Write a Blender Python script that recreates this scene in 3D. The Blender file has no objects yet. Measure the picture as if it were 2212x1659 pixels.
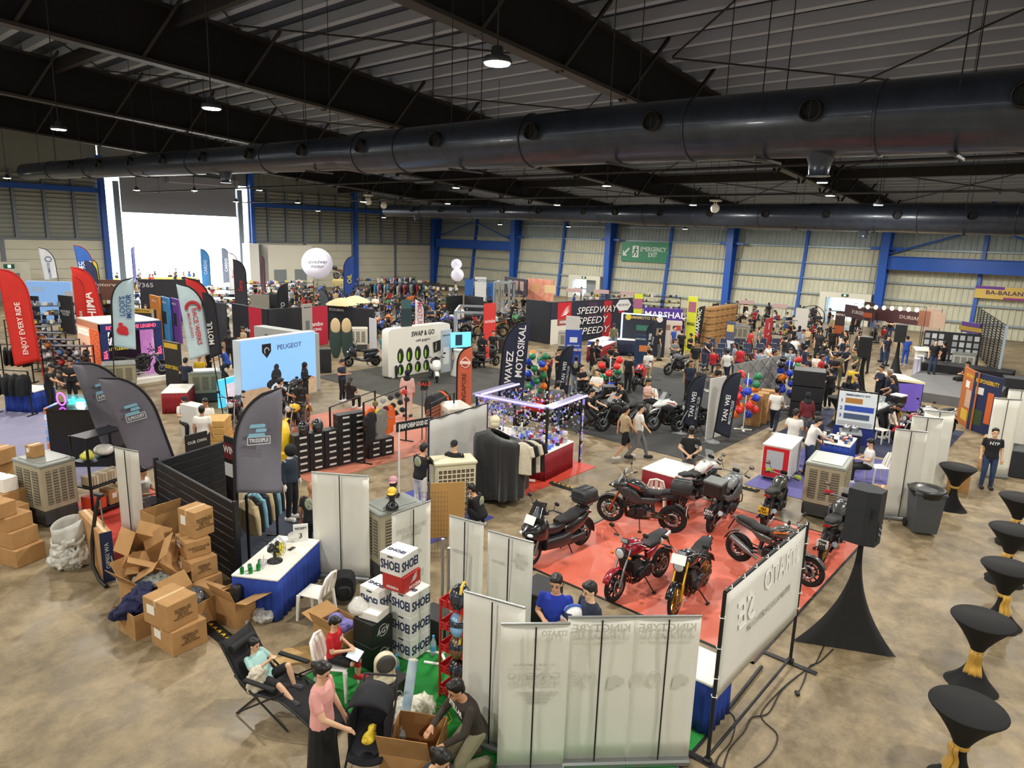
import bpy, bmesh, math, random
from mathutils import Vector, Matrix
from math import pi, sin, cos, radians as R_, atan2, sqrt
random.seed(7)
S = bpy.context.scene
COL = S.collection
# ------------------------------------------------------------------ camera
W_, H_, FPX = 2212, 1659, 1490.0
CAMZ = 6.3
def _n(v): return v.normalized()
_vp = lambda x, y: _n(Vector((x - 1106, y - 829.5, FPX)))
_up = -_vp(885, 7800)
_b = _vp(2430, 552); _bx = _n(_b - _up * _b.dot(_up)); _ay = _up.cross(_bx)
RC = Matrix((_bx, _ay, _up))            # camera (x right, y down, z forward) -> world
_cr, _cd, _cf = (RC @ Vector(a) for a in ((1, 0, 0), (0, 1, 0), (0, 0, 1)))
cam = bpy.data.cameras.new('camera'); cam.sensor_width = 36; cam.lens = 36 * FPX / W_
cam.clip_start = .05; cam.clip_end = 500
camo = bpy.data.objects.new('camera', cam); COL.objects.link(camo)
camo.matrix_world = Matrix.Translation((0, 0, CAMZ)) @ Matrix((_cr, -_cd, -_cf)).transposed().to_4x4()
S.camera = camo
def F(px, py, z=0.0):
    """the place in the hall at height z that the photograph shows at this pixel"""
    r = RC @ Vector((px - 1106, py - 829.5, FPX)); t = (z - CAMZ) / r.z
    return Vector((r.x * t, r.y * t, z))
def onX(px, py, X):
    r = RC @ Vector((px - 1106, py - 829.5, FPX)); t = X / r.x
    return Vector((X, r.y * t, CAMZ + r.z * t))
def tocam(p): return atan2(-p[1], -p[0])
# ------------------------------------------------------------------ sky and exposure
wd = bpy.data.worlds.new('sky'); S.world = wd; wd.use_nodes = True
_nt = wd.node_tree; _bg = _nt.nodes['Background']
_bg.inputs[0].default_value = (.86, .93, 1, 1); _bg.inputs[1].default_value = 5.5
S.view_settings.view_transform = 'Standard'; S.view_settings.look = 'None'
S.view_settings.gamma = 1; S.view_settings.exposure = .75
LAMP_W = 300.0
# ------------------------------------------------------------------ materials
def hx(h):
    c = [int(h[i:i + 2], 16) / 255 for i in (0, 2, 4)]
    return tuple(x / 12.92 if x <= .04045 else ((x + .055) / 1.055) ** 2.4 for x in c)
MC = {}
def mat(h, r=.55, met=0., em=0., noise=None, bump=0., trans=0., alpha=1., coat=0., nscale=8., col2=None, sheen=0.):
    """procedural principled material, cached by its settings"""
    k = (h, r, met, em, noise, bump, trans, alpha, coat, nscale, col2, sheen)
    if k in MC: return MC[k]
    mm = bpy.data.materials.new('m_' + h); mm.use_nodes = True
    nt = mm.node_tree; b = nt.nodes['Principled BSDF']; c = hx(h)
    b.inputs['Base Color'].default_value = (*c, 1); b.inputs['Roughness'].default_value = r
    b.inputs['Metallic'].default_value = met; b.inputs['Coat Weight'].default_value = coat
    b.inputs['Alpha'].default_value = alpha; b.inputs['Transmission Weight'].default_value = trans
    if sheen: b.inputs['Sheen Weight'].default_value = sheen
    if em:
        b.inputs['Emission Color'].default_value = (*c, 1); b.inputs['Emission Strength'].default_value = em
    if noise or bump:
        tc = nt.nodes.new('ShaderNodeTexCoord'); nz = nt.nodes.new('ShaderNodeTexNoise')
        nz.inputs['Scale'].default_value = nscale; nz.inputs['Detail'].default_value = 5
        nt.links.new(tc.outputs['Object'], nz.inputs['Vector'])
        if noise:
            cr = nt.nodes.new('ShaderNodeValToRGB'); nt.links.new(nz.outputs['Fac'], cr.inputs[0])
            d = hx(col2) if col2 else tuple(x * (1 - noise) for x in c)
            cr.color_ramp.elements[0].color = (*d, 1); cr.color_ramp.elements[1].color = (*c, 1)
            cr.color_ramp.elements[0].position = .3; cr.color_ramp.elements[1].position = .7
            nt.links.new(cr.outputs[0], b.inputs['Base Color'])
        if bump:
            bp = nt.nodes.new('ShaderNodeBump'); bp.inputs['Strength'].default_value = bump; bp.inputs['Distance'].default_value = .02
            nt.links.new(nz.outputs['Fac'], bp.inputs['Height']); nt.links.new(bp.outputs[0], b.inputs['Normal'])
    MC[k] = mm; return mm
BLK = mat('17181a', .5); BLKG = mat('111214', .18, coat=.4); CHR = mat('b8bcc0', .22, 1.); STEEL = mat('8f9396', .38, .9)
RUB = mat('141414', .85, bump=.2, nscale=60); WHT = mat('e9e7df', .5); WHTP = mat('f2efe6', .35); GREY = mat('7d7f80', .6)
CARD = mat('b58a57', .85, noise=.18, nscale=5, bump=.05); CARD2 = mat('9c7444', .85, noise=.2, nscale=6); TAPE = mat('c9a878', .3)
WOOD = mat('c9a56b', .6, noise=.25, nscale=9); SKIN = mat('c99774', .55); SKIN2 = mat('a8744f', .55); SKIN3 = mat('dcb08e', .55)
HAIR = mat('14100e', .45); GLASS = mat('dfe8ea', .05, alpha=.25); NAVYC = mat('1d2336', .85); BLUEC = mat('1f3f9c', .8, noise=.25, nscale=3)
REDC = mat('8d1220', .75, noise=.25, nscale=3); REDP = mat('c0181c', .35); ORG = mat('ec6a1c', .55); YEL = mat('e6b91f', .45); GRNG = mat('2c6b45', .35)
# ------------------------------------------------------------------ mesh builder
class G:
    def __init__(s): s.v = []; s.f = []; s.s = []; s.mi = []; s.cur = 0
    def add(s, vs, fs, sm=False):
        n = len(s.v); s.v += [tuple(v) for v in vs]
        for f in fs: s.f.append(tuple(i + n for i in f)); s.s.append(sm); s.mi.append(s.cur)
        return s
    def box(s, c, d, rz=0., b=0., rx=0., ry=0.):
        x, y, z = d[0] / 2, d[1] / 2, d[2] / 2
        b = min(b, x * .49, y * .49, z * .49)
        if b <= 0:
            vs = [(i * x, j * y, k * z) for i in (-1, 1) for j in (-1, 1) for k in (-1, 1)]
            fs = [(0, 1, 3, 2), (4, 6, 7, 5), (0, 4, 5, 1), (2, 3, 7, 6), (0, 2, 6, 4), (1, 5, 7, 3)]
        else:
            vs = []; ix = {}
            for i in (-1, 1):
                for j in (-1, 1):
                    for k in (-1, 1):
                        for a, p in enumerate(((i * x, j * (y - b), k * (z - b)), (i * (x - b), j * y, k * (z - b)), (i * (x - b), j * (y - b), k * z))):
                            ix[i, j, k, a] = len(vs); vs.append(p)
            fs = []
            for a in range(3):
                for sg in (-1, 1):
                    q = []
                    for u, w in ((-1, -1), (1, -1), (1, 1), (-1, 1)):
                        t = [0, 0, 0]; t[a] = sg; t[(a + 1) % 3] = u; t[(a + 2) % 3] = w; q.append(ix[t[0], t[1], t[2], a])
                    fs.append(q if sg > 0 else q[::-1])
            for a in range(3):
                p, q = (a + 1) % 3, (a + 2) % 3
                for u in (-1, 1):
                    for w in (-1, 1):
                        e = []
                        for l in (-1, 1):
                            t = [0, 0, 0]; t[a] = l; t[p] = u; t[q] = w; e.append(t)
                        k = [ix[(*e[0], p)], ix[(*e[1], p)], ix[(*e[1], q)], ix[(*e[0], q)]]
                        fs.append(k if u * w > 0 else k[::-1])
            for i in (-1, 1):
                for j in (-1, 1):
                    for k in (-1, 1):
                        q = [ix[i, j, k, a] for a in range(3)]; fs.append(q if i * j * k > 0 else q[::-1])
        m = Matrix.Translation(c) @ Matrix.Rotation(rz, 4, 'Z') @ Matrix.Rotation(ry, 4, 'Y') @ Matrix.Rotation(rx, 4, 'X')
        return s.add([m @ Vector(v) for v in vs], fs)
    def rings(s, rs, cap=True, sm=True, closed=False):
        n = len(rs[0]); vs = [p for r in rs for p in r]; fs = []
        m = len(rs) if closed else len(rs) - 1
        for i in range(m):
            a, b = i * n, ((i + 1) % len(rs)) * n
            for j in range(n): fs.append((a + j, a + (j + 1) % n, b + (j + 1) % n, b + j))
        s.add(vs, fs, sm)
        if cap and not closed:
            s.add(rs[0], [tuple(range(n))[::-1]]); s.add(rs[-1], [tuple(range(n))])
        return s
    def tube(s, pts, r, n=8, cap=True, rr=None, closed=False):
        pts = [Vector(p) for p in pts]; m = len(pts); rs = []; pu = None
        for i, p in enumerate(pts):
            if closed: d = pts[(i + 1) % m] - pts[i - 1]
            else: d = pts[min(i + 1, m - 1)] - pts[max(i - 1, 0)]
            d = d.normalized() if d.length > 1e-9 else Vector((0, 0, 1))
            if pu is None: u = d.orthogonal().normalized()
            else:
                u = pu - d * pu.dot(d); u = u.normalized() if u.length > 1e-6 else d.orthogonal().normalized()
            pu = u; w = d.cross(u); q = rr[i] if rr else r
            rs.append([p + (u * cos(2 * pi * k / n) + w * sin(2 * pi * k / n)) * q for k in range(n)])
        return s.rings(rs, cap, True, closed)
    def cyl(s, a, b, r, r2=None, n=12): return s.tube([a, b], r, n, True, [r, r if r2 is None else r2])
    def lathe(s, prof, n=20, c=(0, 0, 0), axis='z', cap=True):
        rs = []
        for r, z in prof:
            ring = []
            for k in range(n):
                x, y = r * cos(2 * pi * k / n), r * sin(2 * pi * k / n)
                p = (x, y, z) if axis == 'z' else ((z, x, y) if axis == 'x' else (y, z, x))
                ring.append((p[0] + c[0], p[1] + c[1], p[2] + c[2]))
            rs.append(ring)
        return s.rings(rs, cap)
    def sph(s, c, r, n=12, m=8, mx=None):
        r = (r, r, r) if not hasattr(r, '__len__') else r; rs = []
        for i in range(m + 1):
            t = -pi / 2 + pi * i / m; q = max(cos(t), .02)
            ring = [Vector((r[0] * q * cos(2 * pi * k / n), r[1] * q * sin(2 * pi * k / n), r[2] * sin(t))) for k in range(n)]
            rs.append([(mx @ p if mx else p) + Vector(c) for p in ring])
        return s.rings(rs)
    def loft(s, secs, n=16):
        """sections (x, y, z, half width, half height, exponent) along x"""
        rs = []
        for x, y, z, hw, hh, e in secs:
            ring = []
            for k in range(n):
                t = 2 * pi * k / n; cy, sz = cos(t), sin(t)
                ring.append((x, y + hw * math.copysign(abs(cy) ** (2 / e), cy), z + hh * math.copysign(abs(sz) ** (2 / e), sz)))
            rs.append(ring)
        return s.rings(rs)
    def prism(s, poly, o, u, v, d):
        """polygon in the plane (o; u, v) pushed out by the vector d"""
        o, u, v, d = Vector(o), Vector(u), Vector(v), Vector(d); n = len(poly)
        a = [o + u * p[0] + v * p[1] for p in poly]; b = [p + d for p in a]
        fs = [tuple(range(n))[::-1], tuple(range(n, 2 * n))] + [(i, (i + 1) % n, n + (i + 1) % n, n + i) for i in range(n)]
        return s.add(a + b, fs)
    def sheet(s, fn, nu, nv, th=.004, sm=True):
        """cloth: fn(u, v) -> (point); given thickness along the normal"""
        P = [[Vector(fn(i / nu, j / nv)) for j in range(nv + 1)] for i in range(nu + 1)]
        N = [[None] * (nv + 1) for _ in range(nu + 1)]
        for i in range(nu + 1):
            for j in range(nv + 1):
                a = P[min(i + 1, nu)][j] - P[max(i - 1, 0)][j]; b = P[i][min(j + 1, nv)] - P[i][max(j - 1, 0)]
                q = a.cross(b); N[i][j] = q.normalized() if q.length > 1e-12 else Vector((1, 0, 0))
        w = nv + 1; k = (nu + 1) * w
        vs = [P[i][j] + N[i][j] * th / 2 for i in range(nu + 1) for j in range(w)] + [P[i][j] - N[i][j] * th / 2 for i in range(nu + 1) for j in range(w)]
        fs = []
        for i in range(nu):
            for j in range(nv):
                q = (i * w + j, (i + 1) * w + j, (i + 1) * w + j + 1, i * w + j + 1)
                fs.append(q); fs.append(tuple(x + k for x in q[::-1]))
        bd = [i * w for i in range(nu)] + [nu * w + j for j in range(nv)] + [i * w + nv for i in range(nu, 0, -1)] + [j for j in range(nv, 0, -1)]
        for a, b in zip(bd, bd[1:] + bd[:1]): fs.append((b, a, a + k, b + k))
        return s.add(vs, fs, sm)
    def mesh(s, name, mats=None):
        me = bpy.data.meshes.new(name); me.from_pydata(s.v, [], s.f)
        me.polygons.foreach_set('use_smooth', s.s); me.polygons.foreach_set('material_index', s.mi)
        for q in (mats or []): me.materials.append(q)
        me.update(); return me
def link(o, parent=None, loc=None, rot=None):
    COL.objects.link(o)
    if parent is not None: o.parent = parent
    if loc is not None: o.location = loc
    if rot is not None: o.rotation_euler = rot if hasattr(rot, '__len__') else (0, 0, rot)
    return o
def obj(name, g, m, parent=None, loc=None, rot=None, kind=None, label=None):
    me = g if isinstance(g, bpy.types.Mesh) else g.mesh(name)
    if not me.materials: me.materials.append(m)
    o = link(bpy.data.objects.new(name, me), parent, loc, rot)
    if o.material_slots[0].material != m: o.material_slots[0].link = 'OBJECT'; o.material_slots[0].material = m
    if kind: o['kind'] = kind
    if label: o['label'] = label
    return o
def tag(o, label, cat, group=None):
    o['label'] = label; o['category'] = cat
    if group: o['group'] = group
    return o
def thing(name, label, cat, loc=(0, 0, 0), rz=0., group=None):
    o = link(bpy.data.objects.new(name, None), None, loc, rz); o.empty_display_size = .2
    return tag(o, label, cat, group)
def struct(name, g, m, parent=None, **k):
    o = obj(name, g, m, parent, **k)
    if parent is None: o['kind'] = 'structure'
    return o
def dup(root, loc, rz, label=None, group=None, recol=None):
    """copy a thing with its parts and sub-parts; recol maps a material to another"""
    def cp(o, par):
        c = o.copy(); COL.objects.link(c); c.parent = par
        if recol:
            for sl in c.material_slots:
                if sl.material in recol:
                    mm = recol[sl.material]; sl.link = 'OBJECT'; sl.material = mm
        for ch in o.children: cp(ch, c)
        return c
    r = cp(root, None); r.location = loc; r.rotation_euler = (0, 0, rz)
    if label: r['label'] = label
    if group: r['group'] = group
    return r
S2 = bpy.data.scenes.new('workbench')          # small side scene, so that evaluating one mesh stays quick
def evalmesh(ob):
    S2.collection.objects.link(ob); vl = S2.view_layers[0]; vl.update()
    return bpy.data.meshes.new_from_object(ob.evaluated_get(vl.depsgraph))
TXT = {}
def text(t, size, m, parent, o, u=(0, 1, 0), w=(0, 0, 1), ext=.004, shear=0., bold=.0, width=None, name='lettering', al='CENTER'):
    """lettering: centre o, reading direction u, up w, in the parent's frame"""
    k = (t, shear, bold, al)
    if k not in TXT:
        c = bpy.data.curves.new('t', 'FONT'); c.body = t; c.size = 1; c.align_x = al; c.align_y = 'CENTER'; c.shear = shear
        c.resolution_u = 2; c.offset = bold; c.space_line = .85
        ob = bpy.data.objects.new('t', c); me = evalmesh(ob)
        vs = [v.co.copy() for v in me.vertices]; fs = [tuple(p.vertices) for p in me.polygons]
        bpy.data.objects.remove(ob); bpy.data.meshes.remove(me); TXT[k] = (vs, fs)
    vs, fs = TXT[k]
    if not vs: return None
    o, u, w = Vector(o), Vector(u).normalized(), Vector(w).normalized(); n = u.cross(w); n = n if ext >= 0 else -n
    x0 = max(v.x for v in vs) - min(v.x for v in vs); sx = size if width is None else width / max(x0, .01)
    g = G(); a = [o + u * v.x * sx + w * v.y * size + n * .001 for v in vs]; b = [p + n * abs(ext) for p in a]
    # front face plus a skirt along the outline, so that the letters stand proud
    g.add(b, [f if ext >= 0 else f[::-1] for f in fs])
    ed = {}
    for f in fs:
        for i, j in zip(f, f[1:] + f[:1]): ed[i, j] = 1
    sk = [(i, j, j + len(vs), i + len(vs)) for i, j in ed if (j, i) not in ed]
    g.add(a + b, sk)
    return obj(name, g, m, parent)
# ================================================================== the hall
XW, YL, XB, YB = 62.0, 67.7, -16.0, -16.0
roofz = lambda x: 15.4 - .085 * x
chordz = lambda x: 12.75 - .066 * x
def floor_mat():
    mm = bpy.data.materials.new('concrete_floor'); mm.use_nodes = True; nt = mm.node_tree; b = nt.nodes['Principled BSDF']
    tc = nt.nodes.new('ShaderNodeTexCoord')
    def nz(sc, det=6, rough=.6):
        n = nt.nodes.new('ShaderNodeTexNoise'); n.inputs['Scale'].default_value = sc; n.inputs['Detail'].default_value = det
        n.inputs['Roughness'].default_value = rough; nt.links.new(tc.outputs['Object'], n.inputs['Vector']); return n
    def ramp(src, p0, c0, p1, c1):
        r = nt.nodes.new('ShaderNodeValToRGB'); e = r.color_ramp.elements; e[0].position = p0; e[1].position = p1
        e[0].color = (*c0, 1); e[1].color = (*c1, 1); nt.links.new(src, r.inputs[0]); return r.outputs[0]
    def mix(a, bb, f, mode='MIX'):
        m = nt.nodes.new('ShaderNodeMixRGB'); m.blend_type = mode
        for i, s in ((0, f), (1, a), (2, bb)):
            if isinstance(s, (int, float)): m.inputs[i].default_value = s
            else: nt.links.new(s, m.inputs[i])
        return m.outputs[0]
    c = ramp(nz(.35).outputs['Fac'], .35, hx('84755a'), .68, hx('ab9878'))
    c = mix(c, ramp(nz(2.2, 8, .7).outputs['Fac'], .4, (.38, .36, .33), .6, (1, 1, 1)), .65, 'MULTIPLY')
    c = mix(c, ramp(nz(14, 6, .8).outputs['Fac'], .3, (.75, .74, .72), .6, (1, 1, 1)), .6, 'MULTIPLY')
    v = nt.nodes.new('ShaderNodeTexVoronoi'); v.feature = 'DISTANCE_TO_EDGE'; v.inputs['Scale'].default_value = .16
    nt.links.new(tc.outputs['Object'], v.inputs['Vector'])
    c = mix(c, ramp(v.outputs['Distance'], .0, (.55, .53, .5), .015, (1, 1, 1)), .35, 'MULTIPLY')
    nt.links.new(c, b.inputs['Base Color'])
    rr = nt.nodes.new('ShaderNodeMapRange'); nt.links.new(nz(1.1, 5).outputs['Fac'], rr.inputs[0])
    rr.inputs[1].default_value = .35; rr.inputs[2].default_value = .65; rr.inputs[3].default_value = .34; rr.inputs[4].default_value = .62
    nt.links.new(rr.outputs[0], b.inputs['Roughness']); b.inputs['Specular IOR Level'].default_value = .4
    bp = nt.nodes.new('ShaderNodeBump'); bp.inputs['Strength'].default_value = .12; bp.inputs['Distance'].default_value = .01
    nt.links.new(nz(30).outputs['Fac'], bp.inputs['Height']); nt.links.new(bp.outputs[0], b.inputs['Normal']); return mm
g = G().box(((XB + XW + 2) / 2, (YB + YL) / 2, -.1), (XW + 2 - XB, YL - YB + .4, .2))
FLOOR = struct('floor', g, floor_mat())
BLUE = mat('2559b5', .42, noise=.15, nscale=.6); BLUED = mat('1c3f8a', .45)
# ---- right wall: ribbed cladding that leans out, girts, posts, tapered columns
WR = G(); lean = lambda z: XW + .12 * z
CLADL = mat('c9c7b0', .6, noise=.12, nscale=1.5); CLADU = mat('9ba6a4', .6, noise=.15, nscale=1.5)
def cladding(z0, z1):
    g = G(); y = YB; pr = [(0, 0), (.25, 0), (.28, .05), (.36, .05), (.39, 0)]; pts = []
    while y < YL + .1:
        for a, d in pr: pts.append((y + a, d))
        y += .39
    vs = []
    for a, d in pts: vs += [(lean(z0) - d, a, z0), (lean(z1) - d, a, z1)]
    g.add(vs, [(2 * i, 2 * i + 2, 2 * i + 3, 2 * i + 1) for i in range(len(pts) - 1)])
    vs2 = [(lean(z0) + .05, YB, z0), (lean(z0) + .05, YL, z0), (lean(z1) + .05, YL, z1), (lean(z1) + .05, YB, z1)]
    return g.add(vs2, [(0, 3, 2, 1)])
wall_r = struct('wall_right', cladding(0, 6.15), CLADL)
obj('cladding', cladding(6.15, 10.4), CLADU, wall_r)
GIRT = mat('9aa8ae', .45, .3)
bays = [YL, 53.6, 40.5, 27.3, 14.4, 1.4, -12.]
for i in range(6):
    a, b = bays[i + 1], bays[i]
    for z in (1.0, 2.32, 3.62, 4.9, 6.25, 7.6, 8.9):
        obj('girt', G().box((lean(z) - .14, (a + b) / 2, z), (.16, b - a - .2, .13)), GIRT, wall_r)
    m_ = (a + b) / 2
    g = G(); g.add([(lean(z) - .32 + dx, m_ + dy, z) for z in (0, 10.2) for dx, dy in ((0, -.12), (.3, -.12), (.3, .12), (0, .12))],
          [(0, 1, 5, 4), (1, 2, 6, 5), (2, 3, 7, 6), (3, 0, 4, 7), (4, 5, 6, 7)])
    obj('wall_post', g, BLUE, wall_r)
for y in bays[1:] + [YL - .5]:
    g = G()
    for dx, t in ((0, .06), (None, .06)):
        if dx == 0: g.box((XW - .62, y, 5.), (.06, .62, 10.))
        else: g.add([(XW - .2 + (.1 * z) + ex, y + ey, z) for z in (0, 9.8) for ex, ey in ((0, -.3), (.06, -.3), (.06, .3), (0, .3))], [(0, 1, 5, 4), (1, 2, 6, 5), (2, 3, 7, 6), (3, 0, 4, 7), (4, 5, 6, 7)])
    g.add([(x, y + e, z) for e in (-.03, .03) for x, z in ((XW - .62, 0), (XW - .18, 0), (XW + .8, 9.8), (XW - .62, 9.8))], [(0, 1, 2, 3), (7, 6, 5, 4), (0, 4, 5, 1), (1, 5, 6, 2)])
    obj('column', g, BLUE, wall_r)
for a, b in ((53.9, YL - .8), (1.7, 14.1)):
    g = G().box((XW - .35, (a + b) / 2, 5.2), (.1, b - a, 1.0)); 
    for z in (4.7, 5.7): g.box((XW - .35, (a + b) / 2, z), (.42, b - a, .05))
    obj('wall_beam', g, BLUE, wall_r)
    m_ = (a + b) / 2
    for s_ in (-1, 1): obj('wall_brace', G().tube([(XW - .3, m_ + s_ * (b - a) / 2, 5.9), (XW - .1, m_ + s_ * .3, 7.9)], .07), BLUE, wall_r)
for y in bays[1:5]:
    for s_ in (-1, 1): obj('knee_brace', G().box((XW - .1, y + s_ * .7, 6.3), (.14, .9, .22)), BLUE, wall_r)
# doors with white surrounds
def surround(n, y0, y1, zt, lit, split):
    d = struct('door_%d' % n, G().box((XW - .25, y0 + .25, zt / 2), (.7, .5, zt)).box((XW - .25, y1 - .25, zt / 2), (.7, .5, zt)).box((XW - .25, (y0 + y1) / 2, zt - .22), (.7, y1 - y0 - 1.0, .44)), mat('d9d6c6', .6))
    w = (y1 - y0 - 1) ; sk = mat('cfe4ff', .5, em=1.6)
    obj('lit_opening', G().box((XW + .05, (y0 + y1) / 2 + (w / 4 if split else 0), (zt - .44) / 2), (.04, w / 2 if split else w, zt - .44)), sk, d)
    if split: obj('door_leaf', G().box((XW - .1, (y0 + y1) / 2 - w / 4, (zt - .44) / 2), (.06, w / 2, zt - .44), b=.02), mat('8f979a', .5), d)
    else: obj('door_leaf', G().box((XW - .3, y1 - .75, (zt - .44) / 2), (.9, .06, zt - .44), b=.02), mat('b9c4cc', .5), d)
    s_ = obj('exit_sign', G().box((XW - .63, (y0 + y1) / 2, zt - .2), (.05, .55, .22), b=.01), mat('1d5a3c', .4), d)
    obj('exit_mark', G().box((XW - .66, (y0 + y1) / 2, zt - .2), (.01, .16, .14)), mat('d8eee0', .4, em=.6), s_)
surround(1, 41.2, 45.3, 2.45, 0, True); surround(2, 14.9, 18.9, 2.6, 0, False)
sg = thing('exit_board', 'large green emergency exit board with white arrow and running figure on ribbed wall', 'sign', (lean(5.2) - .32, 36.6, 0), pi)
obj('board', G().box((0, 0, 5.18), (.05, 5.4, 2.0), b=.01), mat('3f8d68', .45), sg)
WS = mat('e8efe8', .5)
text('EMERGENCY\nEXIT', .62, WS, sg, (.03, .95, 5.18), bold=.012, width=2.9)
obj('arrow', G().prism([(-.45, -.35), (-.45, .05), (-.35, .05), (-.35, -.15), (.1, .3), (.2, .2), (-.25, -.25), (-.05, -.25), (-.05, -.35)], (.03, -2.0, 5.2), (0, 1.2, 0), (0, 0, 1.3), (.01, 0, 0)), WS, sg)
rf = obj('running_figure', G().box((.03, -1.05, 5.2), (.012, .72, 1.15)), WS, sg)
gg = G()
for a, b in (((.02, .32), (-.02, .02)), ((-.02, .02), (-.2, -.2)), ((-.2, -.2), (-.3, -.45)), ((-.02, .02), (.15, -.2)), ((.15, -.2), (.05, -.45)), ((.02, .28), (-.2, .1)), ((.02, .28), (.2, .12))):
    gg.tube([(.045, -1.05 + a[0], 5.2 + a[1]), (.045, -1.05 + b[0], 5.2 + b[1])], .05, 6)
obj('figure_mark', gg.sph((.045, -1.02, 5.62), (.02, .08, .08)), mat('2f7a58', .5), rf)
# ---- left wall: cream panels below, louvres above, roller door between
CREAM = mat('d6d2bd', .6, noise=.08, nscale=.8); LOUV = mat('9a9c94', .55); POSTG = mat('707880', .5)
DX0, DX1, DZ = 24.7, 35.4, 7.35
g = G().box(((XB + DX0 - 1.6) / 2, YL + .25, 8), (DX0 - 1.6 - XB, .1, 16)).box(((DX1 + 1.3 + XW + 2) / 2, YL + .25, 8), (XW + 2 - DX1 - 1.3, .1, 16)).box(((DX0 + DX1) / 2, YL + .25, 13.2), (DX1 - DX0 + 3, .1, 5.6))
wall_l = struct('wall_left', g, mat('83867f', .6))
def frange(a, b, s_):
    while a < b - 1e-6: yield a; a += s_
for a, b in ((8., DX0 - 1.6), (DX1 + 1.3, XW)):
    n = max(1, round((b - a) / 6.5)); w = (b - a) / n
    for i in range(n):
        for k in range(6):
            obj('wall_panel', G().box((a + (i + .5) * w, YL + .12, .41 + k * .81), (w - .04, .16, .79), b=.01), CREAM, wall_l)
        obj('panel_post', G().box((a + i * w, YL + .02, 2.45), (.3, .2, 4.9)), POSTG, wall_l)
    n = max(1, round((b - a) / 2.05)); w = (b - a) / n
    SLAT = G().box((0, 0, 0), (w - .3, .04, .34), rx=.5).mesh('slat')
    for i in range(n):
        for k in range(14):
            obj('louvre_slat', SLAT, LOUV, wall_l, (a + (i + .5) * w, YL + .1, 5.2 + k * .36))
        obj('louvre_post', G().box((a + i * w, YL - .02, 7.6), (.22, .22, 5.4)), POSTG, wall_l)
    obj('ledge', G().box(((a + b) / 2, YL - .02, 4.93), (b - a, .3, .14)), POSTG, wall_l)
for a, b in ((6, 23.1), (36.9, XW)):
    obj('wall_beam', G().box(((a + b) / 2, YL - .2, 9.25 - .012 * (a + b) / 2), (b - a, .25, .42)), BLUE, wall_l)
for x in (9.6, 23.1, 36.9, 49.6): obj('column', G().box((x, YL - .25, 6), (.42, .5, 12)), BLUE, wall_l)
for x in (24.3, 35.75): obj('door_jamb', G().box((x, YL + .1, 5), (.5, .5, 10)), mat('8a97a3', .5), wall_l)
dr = struct('door_3', G().box(((DX0 + DX1) / 2, YL + .02, DZ + .06), (DX1 - DX0, .12, .12)), mat('a3a7ad', .45, .4))
SL = G().box((0, 0, 0), (DX1 - DX0, .05, .16), b=.02).mesh('shutter_slat')
for k in range(22): obj('shutter_slat', SL, mat('a5a8b0', .45, .35), dr, ((DX0 + DX1) / 2, YL + .08, DZ + .2 + k * .145))
obj('shutter_box', G().box(((DX0 + DX1) / 2 + 2, YL - .3, 10.55), (DX1 - DX0 - 4, .7, .7), b=.05), mat('9a9aa0', .5), dr)
# white rooms built against the left wall
rm = struct('wall_annex', G().box((40.2, YL - .9, 2.35), (5.2, 1.8, 4.7)), mat('dad7c8', .6))
for x in (38.9, 41.3): obj('door_leaf', G().box((x, YL - 1.84, 1.1), (1.4, .06, 2.2), b=.01), mat('7f8789', .5), rm)
pil = struct('wall_pillar', G().box((36.2, YL - .9, 2.4), (1.0, 1.5, 4.8)), mat('e6e6e0', .6))
an = struct('wall_annex', G().box((14.2, YL - .5, 1.55), (5.6, 1.0, 3.1)), mat('d6d3c2', .6))
for x in (13.0, 15.2): obj('door_leaf', G().box((x, YL - 1.04, 1.1), (2.1, .06, 2.2), b=.01), mat('6f7a78', .5), an)
es = obj('exit_sign', G().box((15.6, YL - 1.05, 2.75), (.7, .06, .34)), mat('1f5c40', .4), an)
obj('exit_mark', G().box((15.6, YL - 1.09, 2.75), (.22, .02, .24)), mat('cfe8da', .4, em=.6), es)
# walls behind the viewer
struct('wall_back', G().box((XB - .1, (YB + YL) / 2, 8), (.2, YL - YB, 16.6)), CREAM)
struct('wall_near', G().box(((XB + XW) / 2, YB - .1, 8), (XW - XB + 3, .2, 16.6)), CREAM)
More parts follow.
